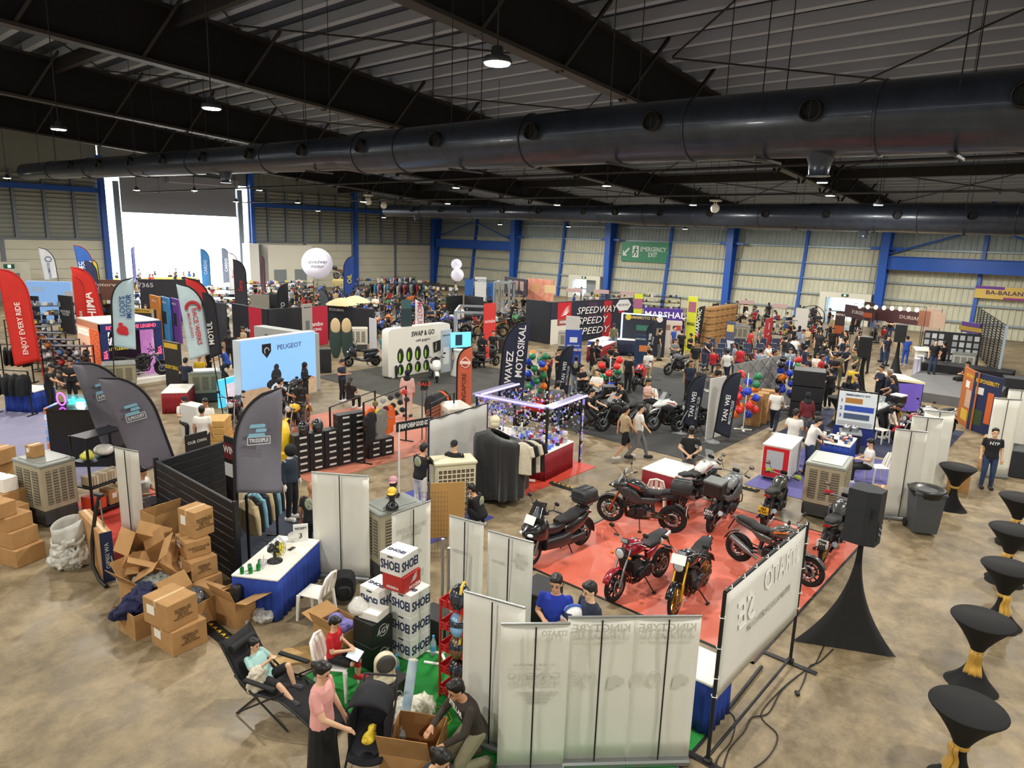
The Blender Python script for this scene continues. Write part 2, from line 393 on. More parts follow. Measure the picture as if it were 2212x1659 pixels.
# ---- roof: dark deck, light purlins, deep black trusses with braces
DECK = mat('454f62', .7); PURL = mat('b6c2d6', .5); TRUS = mat('0e0f14', .8); TRM = mat('2b2a2b', .6)
xs = (XB, XW + 2)
ceil = struct('ceiling', G().add([(x, y, roofz(x) + d) for d in (0, .15) for x, y in ((XB, YB), (XW + 2, YB), (XW + 2, YL + .4), (XB, YL + .4))], [(0, 3, 2, 1), (4, 5, 6, 7), (0, 1, 5, 4), (1, 2, 6, 5), (2, 3, 7, 6), (3, 0, 4, 7)]), DECK)
PM = G().box((0, (YB + YL) / 2, -.2), (.09, YL - YB, .36)).box((.11, (YB + YL) / 2, -.36), (.26, YL - YB, .05)).mesh('purlin')
x = 1.0
while x < XW:
    obj('purlin', PM, PURL, ceil, (x, 0, roofz(x))); x += 1.25
for y in (1.4, 14.4, 27.3, 40.5, 53.6):
    a, b = (2.0 if y > 2 else 22.), XW + .2
    g = G().add([(x, y + e, z) for e in (-.05, .05) for x, z in ((a, chordz(a)), (b, chordz(b)), (b, roofz(b) - .4), (a, roofz(a) - .4))],
                [(0, 1, 2, 3), (7, 6, 5, 4), (0, 4, 5, 1), (2, 6, 7, 3), (0, 3, 7, 4), (1, 5, 6, 2)])
    t = obj('roof_truss', g, TRUS, ceil)
    for nm, zf, m_ in (('bottom_chord', chordz, mat('3c3836', .5)), ('top_chord', lambda q: roofz(q) - .42, TRM)):
        g = G().add([(x, y + e, zf(x) + d) for e in (-.24, .24) for x, d in ((a, -.06), (b, -.06), (b, .06), (a, .06))],
                    [(0, 1, 2, 3), (7, 6, 5, 4), (0, 4, 5, 1), (2, 6, 7, 3), (0, 3, 7, 4), (1, 5, 6, 2)])
        obj(nm, g, m_, t)
    x = a + 1.2
    while x < b - 1.6:
        for e in (-1, 1):
            obj('fly_brace', G().box((0, 0, 0), (.1, .1, 2.7)), TRM, t, (x + .9, y + e * .55, (chordz(x) + roofz(x) - .3) / 2), (e * -.36, .5, 0))
        x += 3.75
for x in (12.3, 30.8, 47): obj('ridge_beam', G().box((x, 34, roofz(x) - .7), (.25, YL - 2, .55)), TRM, ceil)
for y in (8, 20.8, 33.8, 47):
    for k, (xa, xb) in enumerate(((4, 14), (14, 24), (24, 34), (34, 46), (46, 60))):
        if k > 2 and y > 40: continue
        obj('tie_rod', G().tube([(xa, y - 5.5, roofz(xa) - .5), (xb, y + 5.5, roofz(xb) - .5)], .035, 5), TRM, ceil)
        obj('tie_rod', G().tube([(xa, y + 5.5, roofz(xa) - .55), (xb, y - 5.5, roofz(xb) - .55)], .035, 5), TRM, ceil)
# ---- ducts
DUCT = mat('39404d', .3, .2, noise=.35, nscale=3, bump=.25, coat=.15); VENT = mat('1a1b1e', .4, .4)
def duct(label, X, axis, vents, spouts, rings_, hang):
    """axis: (y, z, radius) stations"""
    d = thing('air_duct', label, 'duct', (X, axis[0][0], 0))
    y00 = axis[0][0]
    def at(y):
        for (a, za, ra), (b, zb, rb) in zip(axis, axis[1:]):
            if a <= y <= b: t = (y - a) / max(b - a, 1e-6); return za + (zb - za) * t, ra + (rb - ra) * t
        return axis[-1][1:]
    ys = sorted(set([a[0] for a in axis] + list(rings_)))
    for a, b in zip(ys, ys[1:]):
        (za, ra), (zb, rb) = at(a), at(b)
        rs = [[(r * cos(2 * pi * k / 28), y - y00, z + r * sin(2 * pi * k / 28)) for k in range(28)] for y, z, r in ((a, za, ra), (a + .03, za, ra), (b - .03, zb, rb), (b, zb, rb))]
        obj('duct_section', G().rings([q[::-1] for q in rs]), DUCT, d)
    for y in rings_:
        z, r = at(y); obj('joint_ring', G().tube([((r + .01) * cos(2 * pi * k / 28), y - y00, z + (r + .01) * sin(2 * pi * k / 28)) for k in range(28)], .025, 6, closed=True), DUCT, d)
    for y in vents:
        z, r = at(y); rv = .2; c = Vector((-r * .97, y - y00, z + .12))
        v = obj('vent', G().lathe([(rv, .1), (rv, -.16), (rv - .03, -.16), (rv - .03, .1)], 18, c, 'x', cap=False), VENT, d)
        g = G()
        for q in (.05, .1, .145): g.tube([c + Vector((-.12, q * cos(t * pi / 8), q * sin(t * pi / 8))) for t in range(16)], .008, 5, closed=True)
        g.box(c + Vector((-.12, 0, 0)), (.01, .02, .34)).lathe([(.17, -.02), (.17, -.04)], 16, c, 'x')
        obj('vent_grille', g, mat('08080a', .6), v)
    for y in spouts:
        z, r = at(y); obj('spout', G().lathe([(.3, z - r + .12), (.2, z - r - .12), (.18, z - r - .3), (.22, z - r - .34)], 16, (0, y - y00, 0)), DUCT, d)
    for y in hang:
        z, r = at(y); g = G()
        for s_ in (-1, 1): g.tube([(s_ * r * .9, y - y00, z), (s_ * r * .9, y - y00, roofz(X) - .3)], .012, 5)
        obj('hanger_rods', g.box((0, y - y00, z - r - .03), (r * 2.1, .05, .05)), TRM, d)
vpx = [(2212, 240), (1751, 252), (1409, 274), (1149, 294), (941, 313), (779, 320), (645, 331), (532, 340), (431, 345), (345, 350), (276, 356), (208, 361), (148, 367)]
v1 = [onX(x, y, 13.35)[1] for x, y in vpx]
duct('long fat black air duct with round vents hanging nearest below the roof', 14.0, [(-14, 8.42, .66), (1.5, 8.5, .63), (8.2, 8.63, .63), (18.4, 8.71, .62), (19.5, 8.75, .52), (53.5, 9.36, .49)], v1 + [v1[0] - 2.4, v1[0] - 4.8], [4.6, 27.5], [-8, -3, 1.0, 3.6, 7.2, 11.6, 16.4, 18.4, 24, 30, 36, 42, 48], [-6, -1, 2.4, 5.6, 9, 14, 21, 28, 35, 42, 49])
vp2 = [(2100, 467), (1938, 466), (1785, 464), (1653, 464), (1533, 464), (1425, 463), (1326, 462), (1257, 461), (1159, 460), (1081, 459), (1010, 458), (947, 457), (886, 456)]
duct('black air duct further back, close in front of the ribbed wall', 40.0, [(-14, 7.75, .74), (4, 7.8, .74), (23.5, 7.92, .66), (27, 7.98, .53), (49.8, 8.2, .48)], [onX(x, y, 39.3)[1] for x, y in vp2], [10.5, 45.8], [-8, 0, 4, 8, 12, 16, 20, 23.5, 27, 33, 39, 45], [-5, 2, 6, 10, 14, 18, 22, 30, 36, 42, 47])
for X, y0, y1, z in ((24, -10, 62, 8.9), (33, -10, 62, 8.6), (50, -10, 64, 7.9)):
    p = thing('sprinkler_pipe', 'thin dark sprinkler pipe', 'pipe', (X, 0, 0))
    p['label'] = {24: 'thin dark sprinkler pipe hung just beyond the fat duct', 33: 'thin dark sprinkler pipe midway between the two ducts', 50: 'thin dark sprinkler pipe hung between far duct and ribbed wall'}[X]
    obj('main_pipe', G().tube([(0, y0, z), (0, y1, z)], .05, 6), TRM, p)
    for y in range(int(y0) + 2, int(y1), 6):
        obj('drop', G().tube([(0, y, z), (0, y, z - .12)], .035, 6).tube([(0, y, z), (0, y, roofz(X) - .3)], .01, 4), TRM, p)
# ---- lamps: high-bay lights on long rods
LENS = mat('fff6dc', .4, em=26.)
HOUS = mat('55585c', .4, .5)
def lamp(p, seen=True, power=1.):
    p = Vector(p)
    if seen:
        t = thing('high_bay_lamp', 'round high bay lamp glowing at the end of a long rod', 'lamp', p, 0, 'high bay lamps hung from the roof')
        top = roofz(p.x) - .02 - p.z
        obj('rod', G().tube([(0, 0, .2), (0, 0, top)], .014, 6), TRM, t)
        obj('housing', G().lathe([(.05, .26), (.09, .24), (.1, .12), (.2, .1), (.235, .02), (.225, .0), (.2, .015)], 20), HOUS, t)
        obj('lens', G().lathe([(.2, .012), (.19, -.01), (.1, -.018), (.01, -.02)], 20), LENS, t)
    l = bpy.data.lights.new('lamp_light', 'AREA'); l.shape = 'DISK'; l.size = .45; l.energy = LAMP_W * power; l.color = (1, .965, .89)
    lo = bpy.data.objects.new('lamp_light', l); COL.objects.link(lo); lo.location = p + Vector((0, 0, -.05))
for px, py, X in ((1074, 138, 8.4), (457, 235, 8.2), (127, 280, 7.6), (1559, 318, 19), (1007, 345, 18.5), (659, 358, 17.6), (420, 370, 17), (123, 383, 15.6),
                  (1310, 402, 29), (985, 406, 28.5), (785, 436, 28), (560, 411, 26), (1776, 395, 29.5), (1793, 423, 35), (1203, 443, 36), (1497, 443, 36), (1135, 465, 44), (967, 440, 36), (1897, 443, 36),
                  (1626, 474, 50), (1357, 470, 50), (1973, 475, 50), (2026, 495, 55), (829, 470, 46), (15, 385, 13.), (295, 411, 20.), (420, 412, 24), (510, 436, 28), (643, 438, 32), (687, 456, 38), (1720, 490, 56), (1480, 495, 56), (1228, 490, 56), (1080, 485, 54)):
    lamp(onX(px, py, X))
for x, y in ((8.4, -1.5), (8.4, -9.5), (-2, 8), (-2, 18), (-2, 28), (-2, -4), (19, 1), (19, -8), (29, 2), (29, -8), (-10, 12), (-10, 0), (8, 34), (8, 43), (40, 0), (50, 3), (-8, 40), (-8, 28)):
    lamp((x, y, 9.1), False)
# white globe units on brackets
for px, py, X in ((829, 441, 34), (1545, 446, 36), (795, 432, 30)):
    q = onX(px, py, X)
    t = thing('globe_unit', 'white ball shaped unit under a flat white bracket below the roof', 'device', q, 0, 'white ball units hung in the roof')
    obj('ball', G().sph((0, 0, -.1), .24, 14, 10), WHTP, t); obj('bracket', G().box((0, 0, .3), (.5, .5, .1), b=.03).cyl((-.15, 0, .1), (-.15, 0, .28), .02).cyl((.15, 0, .1), (.15, 0, .28), .02), WHTP, t)
    obj('rod', G().tube([(0, 0, .3), (0, 0, roofz(q.x) - .3 - q.z)], .012, 5), TRM, t)
# outside, beyond the roller door
struct('ground_outside', G().box((34, 118, -.12), (120, 100, .2)), mat('c9c6bd', .8))
# ================================================================== people
def elimb(g, pts, rad, side=(0, 1, 0), n=12):
    pts = [Vector(p) for p in pts]; side = Vector(side); rs = []
    for i, p in enumerate(pts):
        d = (pts[min(i + 1, len(pts) - 1)] - pts[max(i - 1, 0)]).normalized()
        s_ = (side - d * side.dot(d)).normalized(); f = s_.cross(d)
        rs.append([p + f * rad[i][0] * cos(2 * pi * k / n) + s_ * rad[i][1] * sin(2 * pi * k / n) for k in range(n)])
    return g.rings(rs)
def caps(g, a, b, r0, r1, n=10):
    a, b = Vector(a), Vector(b); d = (b - a).normalized()
    return g.tube([a - d * r0 * .8, a - d * r0 * .4, a, b, b + d * r1 * .4, b + d * r1 * .8], 0, n, True, [r0 * .45, r0 * .88, r0, r1, r1 * .88, r1 * .45])
def remesh(g, vox, it=3, name='body'):
    me = g.mesh('tmp'); ob = bpy.data.objects.new('tmp', me)
    q = ob.modifiers.new('r', 'REMESH'); q.mode = 'VOXEL'; q.voxel_size = vox; q.use_smooth_shade = True
    if it: w = ob.modifiers.new('s', 'SMOOTH'); w.factor = .5; w.iterations = it
    out = evalmesh(ob)
    bpy.data.objects.remove(ob); bpy.data.meshes.remove(me); out.name = name; out.materials.clear()
    return out
from mathutils import noise as _nz
def crum(me, a, f):
    """crease a cloth or film heap"""
    for v in me.vertices:
        p = v.co * f; q = abs(_nz.noise(p)) + .5 * abs(_nz.noise(p * 2.3)); v.co += v.normal * a * (.4 - q) * 2
    return me
def J(**k):
    d = dict(pel=(0, 0, .94), che=(0, 0, 1.24), nk=(0, 0, 1.445), hd=(.025, 0, 1.57), hr=(0, 0),
             shl=(0, .175, 1.365), ell=(-.03, .225, 1.11), wrl=(.04, .24, .88), shr=(0, -.175, 1.365), elr=(-.03, -.225, 1.11), wrr=(.04, -.24, .88),
             hil=(0, .09, .91), knl=(.03, .1, .49), anl=(-.01, .11, .08), hir=(0, -.09, .91), knr=(.03, -.1, .49), anr=(-.01, -.11, .08))
    d.update(k); return d
def shift(d, dz, keys=('pel', 'che', 'nk', 'hd', 'shl', 'ell', 'wrl', 'shr', 'elr', 'wrr', 'hil', 'hir'), dx=0):
    for k in keys: d[k] = (d[k][0] + dx, d[k][1], d[k][2] + dz)
    return d
POSE = dict(
    stand=J(),
    hold=J(ell=(.0, .24, 1.12), wrl=(.24, .13, 1.14), elr=(0, -.24, 1.12), wrr=(.24, -.1, 1.14), hr=(0, .3)),
    cross=J(ell=(.1, .24, 1.14), wrl=(.2, -.08, 1.18), elr=(.1, -.24, 1.13), wrr=(.2, .08, 1.12)),
    behind=J(ell=(-.1, .27, 1.14), wrl=(-.2, .05, 1.0), elr=(-.1, -.27, 1.14), wrr=(-.2, -.03, .97)),
    walk=J(knl=(.2, .1, .5), anl=(.3, .11, .1), knr=(-.05, -.1, .48), anr=(-.32, -.1, .14), ell=(-.12, .22, 1.14), wrl=(-.12, .23, .9), elr=(.1, -.22, 1.14), wrr=(.24, -.22, .98)),
    phone=J(ell=(.06, .22, 1.14), wrl=(.28, .06, 1.3), hr=(0, .35)),
    reach=J(che=(.05, 0, 1.24), nk=(.1, 0, 1.43), hd=(.15, 0, 1.56), shl=(.08, .18, 1.38), shr=(.08, -.18, 1.38), elr=(.26, -.22, 1.18), wrr=(.48, -.16, 1.08), ell=(.1, .23, 1.12), wrl=(.28, .18, .98), hr=(0, .35)),
    bend=J(pel=(-.12, 0, .9), hil=(-.1, .09, .88), hir=(-.1, -.09, .88), che=(.16, 0, 1.1), nk=(.33, 0, 1.2), hd=(.45, 0, 1.23), shl=(.28, .18, 1.17), shr=(.28, -.18, 1.17), ell=(.34, .22, .9), wrl=(.42, .16, .68), elr=(.34, -.22, .9), wrr=(.44, -.14, .68), hr=(0, .7)),
    sit=shift(J(knl=(.44, .12, .48), anl=(.44, .13, .08), knr=(.44, -.12, .48), anr=(.42, -.14, .08), ell=(.06, .23, 1.13), wrl=(.28, .1, 1.12), elr=(.06, -.23, 1.13), wrr=(.28, -.06, 1.12), hr=(0, .4)), -.4),
    crouch=shift(J(che=(.12, 0, 1.2), nk=(.2, 0, 1.38), hd=(.27, 0, 1.49), shl=(.17, .18, 1.33), shr=(.17, -.18, 1.33), ell=(.32, .22, 1.12), wrl=(.5, .1, 1.05), elr=(.32, -.22, 1.12), wrr=(.5, -.1, 1.05), knl=(.34, .14, .52), anl=(.05, .13, .08), knr=(.34, -.14, .5), anr=(.02, -.13, .08), hr=(0, .5)), -.62),
    ride=shift(J(che=(.1, 0, 1.22), nk=(.17, 0, 1.4), hd=(.23, 0, 1.52), shl=(.14, .18, 1.35), shr=(.14, -.18, 1.35), ell=(.3, .26, 1.16), wrl=(.52, .28, 1.1), elr=(.3, -.26, 1.16), wrr=(.52, -.28, 1.1), knl=(.36, .2, .62), anl=(.1, .2, .34), knr=(.36, -.2, .62), anr=(.1, -.2, .34), hr=(0, .2)), -.06),
)
def headm(j): return Matrix.Rotation(j['hr'][0], 3, 'Z') @ Matrix.Rotation(j['hr'][1], 3, 'Y')
def hand(g, el, wr, near, curl=.5):
    el, wr = Vector(el), Vector(wr); d = (wr - el).normalized(); s_ = d.cross(Vector((0, 0, 1)))
    s_ = s_.normalized() if s_.length > .1 else Vector((1, 0, 0)); nrm = s_.cross(d)
    caps(g, wr, wr + d * .07, .03, .034)
    for i, (o, l) in enumerate(((-.03, .065), (-.01, .078), (.011, .075), (.031, .058))):
        a = wr + d * .085 + s_ * o; b = a + d * l * .55 - nrm * l * .2 * curl; c = b + d * l * .35 - nrm * l * .5 * curl
        r = .009 if near else .011
        caps(g, a, b, r, r * .95, 6); caps(g, b, c, r * .95, r * .8, 6)
    a = wr + d * .03 - s_ * .032; caps(g, a, a + d * .045 - s_ * .025 - nrm * .02, .012, .009, 6)
def body_g(j, near):
    g = G(); V = lambda k: Vector(j[k]); hm = headm(j); side = (V('shl') - V('shr')).normalized()
    p, c, nk = V('pel'), V('che'), V('nk'); up = (c - p).normalized()
    elimb(g, [p - up * .1, p, p.lerp(c, .45), c, c.lerp(nk, .6), nk - (nk - c).normalized() * .03, nk + (V('hd') - nk) * .5], [(.08, .11), (.115, .155), (.1, .135), (.118, .168), (.09, .15), (.055, .062), (.05, .052)], side)
    for a in 'lr':
        sh, el, wr, hi, kn, an = (V(k + a) for k in ('sh', 'el', 'wr', 'hi', 'kn', 'an'))
        caps(g, sh, el, .056, .042); caps(g, el, wr, .041, .028); hand(g, el, wr, near)
        caps(g, hi, kn, .085, .056); caps(g, kn, kn.lerp(an, .35), .054, .056); caps(g, kn.lerp(an, .35), an, .055, .036)
        f = (kn - hi); f.z = 0; f = f.normalized() if f.length > .12 else Vector((1, 0, 0))
        caps(g, an - f * .03 - Vector((0, 0, .035)), an + f * .15 - Vector((0, 0, .05)), .036, .028)
    h = V('hd'); T = lambda x, y, z: h + hm @ Vector((x, y, z))
    g.sph(h + hm @ Vector((-.01, 0, .02)), (.097, .077, .105), 16, 12, hm.to_4x4().to_3x3()); g.sph(T(.018, 0, -.055), (.066, .058, .065), 14, 10, hm)
    caps(g, T(.088, 0, .012), T(.106, 0, -.018), .009, .014, 8); g.sph(T(.078, 0, -.058), (.016, .024, .013)); g.sph(T(.072, 0, -.098), (.02, .022, .016))
    for s_ in (-1, 1): g.sph(T(-.005, s_ * .078, -.005), (.02, .012, .032))
    return g
def shirt_g(j, sleeve, loose=.0):
    g = G(); V = lambda k: Vector(j[k]); side = (V('shl') - V('shr')).normalized(); p, c, nk = V('pel'), V('che'), V('nk'); up = (c - p).normalized(); q = .016 + loose
    elimb(g, [p - up * .07, p - up * .02, p.lerp(c, .45), c, c.lerp(nk, .6), nk - (nk - c).normalized() * .035], [(.12 + q, .16 + q), (.124 + q, .162 + q), (.108 + q, .145 + q), (.12 + q, .17 + q), (.092 + q, .152 + q), (.062, .075)], side, 16)
    for a in 'lr':
        sh, el, wr = V('sh' + a), V('el' + a), V('wr' + a); caps(g, sh, sh.lerp(el, .62 if sleeve == 's' else 1), .06, .056 if sleeve == 's' else .052)
        if sleeve == 'l': caps(g, el, el.lerp(wr, .93), .05, .038)
    return g
def pants_g(j, legs):
    g = G(); V = lambda k: Vector(j[k]); p, c = V('pel'), V('che'); up = (c - p).normalized(); side = (V('shl') - V('shr')).normalized()
    elimb(g, [p - up * .11, p - up * .04, p + up * .06], [(.1, .14), (.13, .172), (.118, .155)], side)
    if legs == 'k':
        z0 = .12 if p.z > .8 else p.z - .5; elimb(g, [p + up * .05, p - Vector((0, 0, .1)), Vector((p.x, 0, z0))], [(.12, .16), (.15, .19), (.2, .24)]); return g
    for a in 'lr':
        hi, kn, an = V('hi' + a), V('kn' + a), V('an' + a)
        caps(g, hi, kn if legs == 'l' else hi.lerp(kn, .85), .1, .072 if legs == 'l' else .088)
        if legs == 'l': caps(g, kn, an + Vector((0, 0, .03)), .07, .055)
    return g
def shoes_g(j, which='lr'):
    g = G(); V = lambda k: Vector(j[k])
    for a in which:
        hi, kn, an = V('hi' + a), V('kn' + a), V('an' + a); f = (kn - hi); f.z = 0; f = f.normalized() if f.length > .12 else Vector((1, 0, 0))
        r = atan2(f.y, f.x); g.box(an + f * .055 - Vector((0, 0, .035)), (.27, .1, .09), r, .03)
    return g
def hair_g(j, kind):
    g = G(); h = Vector(j['hd']); hm = headm(j); T = lambda x, y, z: h + hm @ Vector((x, y, z)); nk = Vector(j['nk'])
    if kind in ('short', 'long', 'bun', 'grey'):
        g.sph(T(-.026, 0, .046), (.1, .09, .1), 14, 10, hm); g.sph(T(-.055, 0, -.01), (.062, .077, .08), 12, 8, hm); g.sph(T(.036, 0, .104), (.052, .07, .038), 12, 8, hm)
    if kind == 'long': elimb(g, [T(-.06, 0, .03), T(-.09, 0, -.1), nk + Vector((-.12, 0, -.08)), nk + Vector((-.13, 0, -.22))], [(.05, .085), (.045, .09), (.04, .09), (.02, .06)])
    if kind == 'bun': g.sph(T(-.13, 0, .03), .045, 10, 8)
    if kind == 'hijab':
        g.sph(T(-.022, 0, .03), (.108, .1, .118), 14, 10, hm); g.sph(T(-.01, 0, -.08), (.09, .088, .08), 12, 8, hm)
        elimb(g, [T(-.02, 0, -.1), nk + Vector((0, 0, -.02)), nk + Vector((.01, 0, -.17))], [(.08, .085), (.11, .13), (.135, .19)])
    if kind in ('cap', 'helmet'):
        if kind == 'cap': g.sph(T(-.012, 0, .055), (.108, .09, .085), 14, 10, hm); g.sph(T(.11, 0, .06), (.075, .07, .012), 12, 6, hm)
        else: g.sph(T(0, 0, .02), (.14, .125, .145), 16, 12, hm)
    return g
PC = {}
def pmesh(pose, part, opt, near, j=None):
    k = (pose, part, opt, near)
    if k not in PC:
        j = j or POSE[pose]; v = .0085 if near else .021
        if part == 'body': PC[k] = remesh(body_g(j, near), v, 2 if near else 1)
        elif part == 'shirt': PC[k] = remesh(shirt_g(j, opt), .012 if near else .026, 2, 'shirt')
        elif part == 'trousers': PC[k] = remesh(pants_g(j, opt), .013 if near else .026, 2, 'trousers')
        elif part == 'shoes': PC[k] = shoes_g(j, opt or 'lr').mesh('shoe')
        else: PC[k] = remesh(hair_g(j, opt), .009 if near else .022, 2, 'hair')
    return PC[k]
FAR = {}
def cmat(c): return c if not isinstance(c, str) else mat(c, .85)
def person(label, at, a=0., pose='stand', h=1.7, top='17181b', bot='23262d', skin=SKIN, hair='short', sleeve='s', legs='l', group=None, near=False, j=None, shoe='2a2a2c', hcol=None, far=False, z=0., loc=None, name='person', chest=None, key=None):
    jj = j or POSE[pose]; key = key or pose; s_ = h / 1.7
    if loc is None:
        top_z = (jj['hd'][2] + .125) * s_ + z; loc = F(at[0], at[1], top_z); loc.z = z
    rz = tocam(loc) + R_(a); hm = hcol or (HAIR if hair in ('short', 'long', 'bun') else '9a9a98' if hair == 'grey' else '1a1b20')
    parts = [('shirt', sleeve, top), ('trousers', legs, bot), ('shoes', None, shoe)] + ([('hair', hair, hm)] if hair != 'bald' else [])
    if far:
        fk = (key, sleeve, legs, hair)
        if fk not in FAR:
            g = G()
            for i, (pn, op) in enumerate([('body', None)] + [(p_[0], p_[1]) for p_ in parts]):
                me = pmesh(key, pn, op, False, j); g.cur = i
                g.add([v.co for v in me.vertices], [tuple(p.vertices) for p in me.polygons], True)
            FAR[fk] = g.mesh('person', [SKIN] * (1 + len(parts)))
        o = link(bpy.data.objects.new(name, FAR[fk]), None, loc, rz)
        for i, mm in enumerate([skin] + [cmat(p_[2]) for p_ in parts]):
            o.material_slots[i].link = 'OBJECT'; o.material_slots[i].material = mm
    else:
        o = obj(name, pmesh(key, 'body', None, near, j), skin, None, loc, rz)
        for pn, op, c in parts:
            nm = {'hijab': 'headscarf', 'cap': 'cap', 'helmet': 'helmet'}.get(op, pn)
            if pn == 'shoes':
                for q in 'lr': obj('shoe', pmesh(key, pn, q, near, j), cmat(c), o)
            else: obj(nm, pmesh(key, pn, op, near, j), cmat(c), o)
        if near:
            hd = Vector(jj['hd']); hmx = headm(jj); T = lambda x, y, zz: hd + hmx @ Vector((x, y, zz)); gm = G()
            for q in (-1, 1):
                obj('eye', G().sph(T(.083, q * .031, .012), (.008, .013, .006), 8, 6, hmx), mat('120d0b', .25), o); obj('eyebrow', G().tube([T(.088, q * .018, .034), T(.087, q * .034, .038), T(.077, q * .05, .032)], .0035, 5), HAIR, o)
            gm.sph(T(.091, 0, -.058), (.005, .021, .005), 8, 6, hmx)
            obj('mouth', gm, mat('9a5a50', .5), o)
    o.scale = (s_,) * 3
    if chest:
        t, sz, cm, back = chest; c = Vector(jj['che']); x = -.146 if back else .146
        text(t, sz, cmat(cm), o, c + Vector((x, 0, .06)), (0, -1 if back else 1, 0), (0, 0, 1), ext=.006, bold=.01)
    return tag(o, label, 'person', group)
# ================================================================== motorcycles
def arcband(g, c, r, a0, a1, hw, th=.008, n=10):
    def fn(u, v):
        t = R_(a0 + (a1 - a0) * u); y = (v - .5) * 2; q = r - .02 * y * y
        return (c[0] + q * cos(t), y * hw, c[2] + q * sin(t))
    return g.sheet(fn, n, 4, th)
WC = {}
def wheel(root, x, R, w, nsp, rimm, name, disc=True):
    k = (R, w, nsp)
    if k not in WC:
        n = 28; ty = G(); rs = []
        for i in range(n):
            t = 2 * pi * i / n; rs.append([((R - w * .9 + q[0]) * cos(t), q[1], (R - w * .9 + q[0]) * sin(t)) for q in [(w * .9 * cos(a) * (1 if cos(a) > 0 else .75), w * .55 * sin(a)) for a in [2 * pi * b / 10 for b in range(10)]]])
        ty.rings(rs, closed=True)
        ri = G().tube([((R - w * 1.5) * cos(2 * pi * i / n), 0, (R - w * 1.5) * sin(2 * pi * i / n)) for i in range(n)], w * .34, 8, closed=True)
        ri.cyl((0, -.06, 0), (0, .06, 0), .045)
        for i in range(nsp):
            t = 2 * pi * i / nsp; d = Vector((cos(t), 0, sin(t)))
            if nsp > 12: ri.tube([d * .04 + Vector((0, .05 * (-1) ** i, 0)), d * (R - w * 1.5)], .004, 4)
            else: ri.box(d * (R - w * 1.5) * .52, (R - w * 1.7, .03, .022), 0, 0, 0, -t)
        di = G(); rd = R * .47
        for sy in (-.075, .075):
            rr_ = [[(q * cos(2 * pi * i / 24), sy + e, q * sin(2 * pi * i / 24)) for q, e in ((rd, -.003), (rd, .003), (rd * .68, .003), (rd * .68, -.003))] for i in range(24)]
            di.rings(rr_, closed=True)
        WC[k] = (ty.mesh('wheel'), ri.mesh('rim'), di.mesh('brake_disc'))
    ty, ri, di = WC[k]
    t = obj(name, ty, RUB, root, (x, 0, R)); obj('rim', ri, rimm, t)
    if disc: obj('brake_disc', di, STEEL, t)
    return t
class MP:
    def __init__(s, fn): s.fn = fn
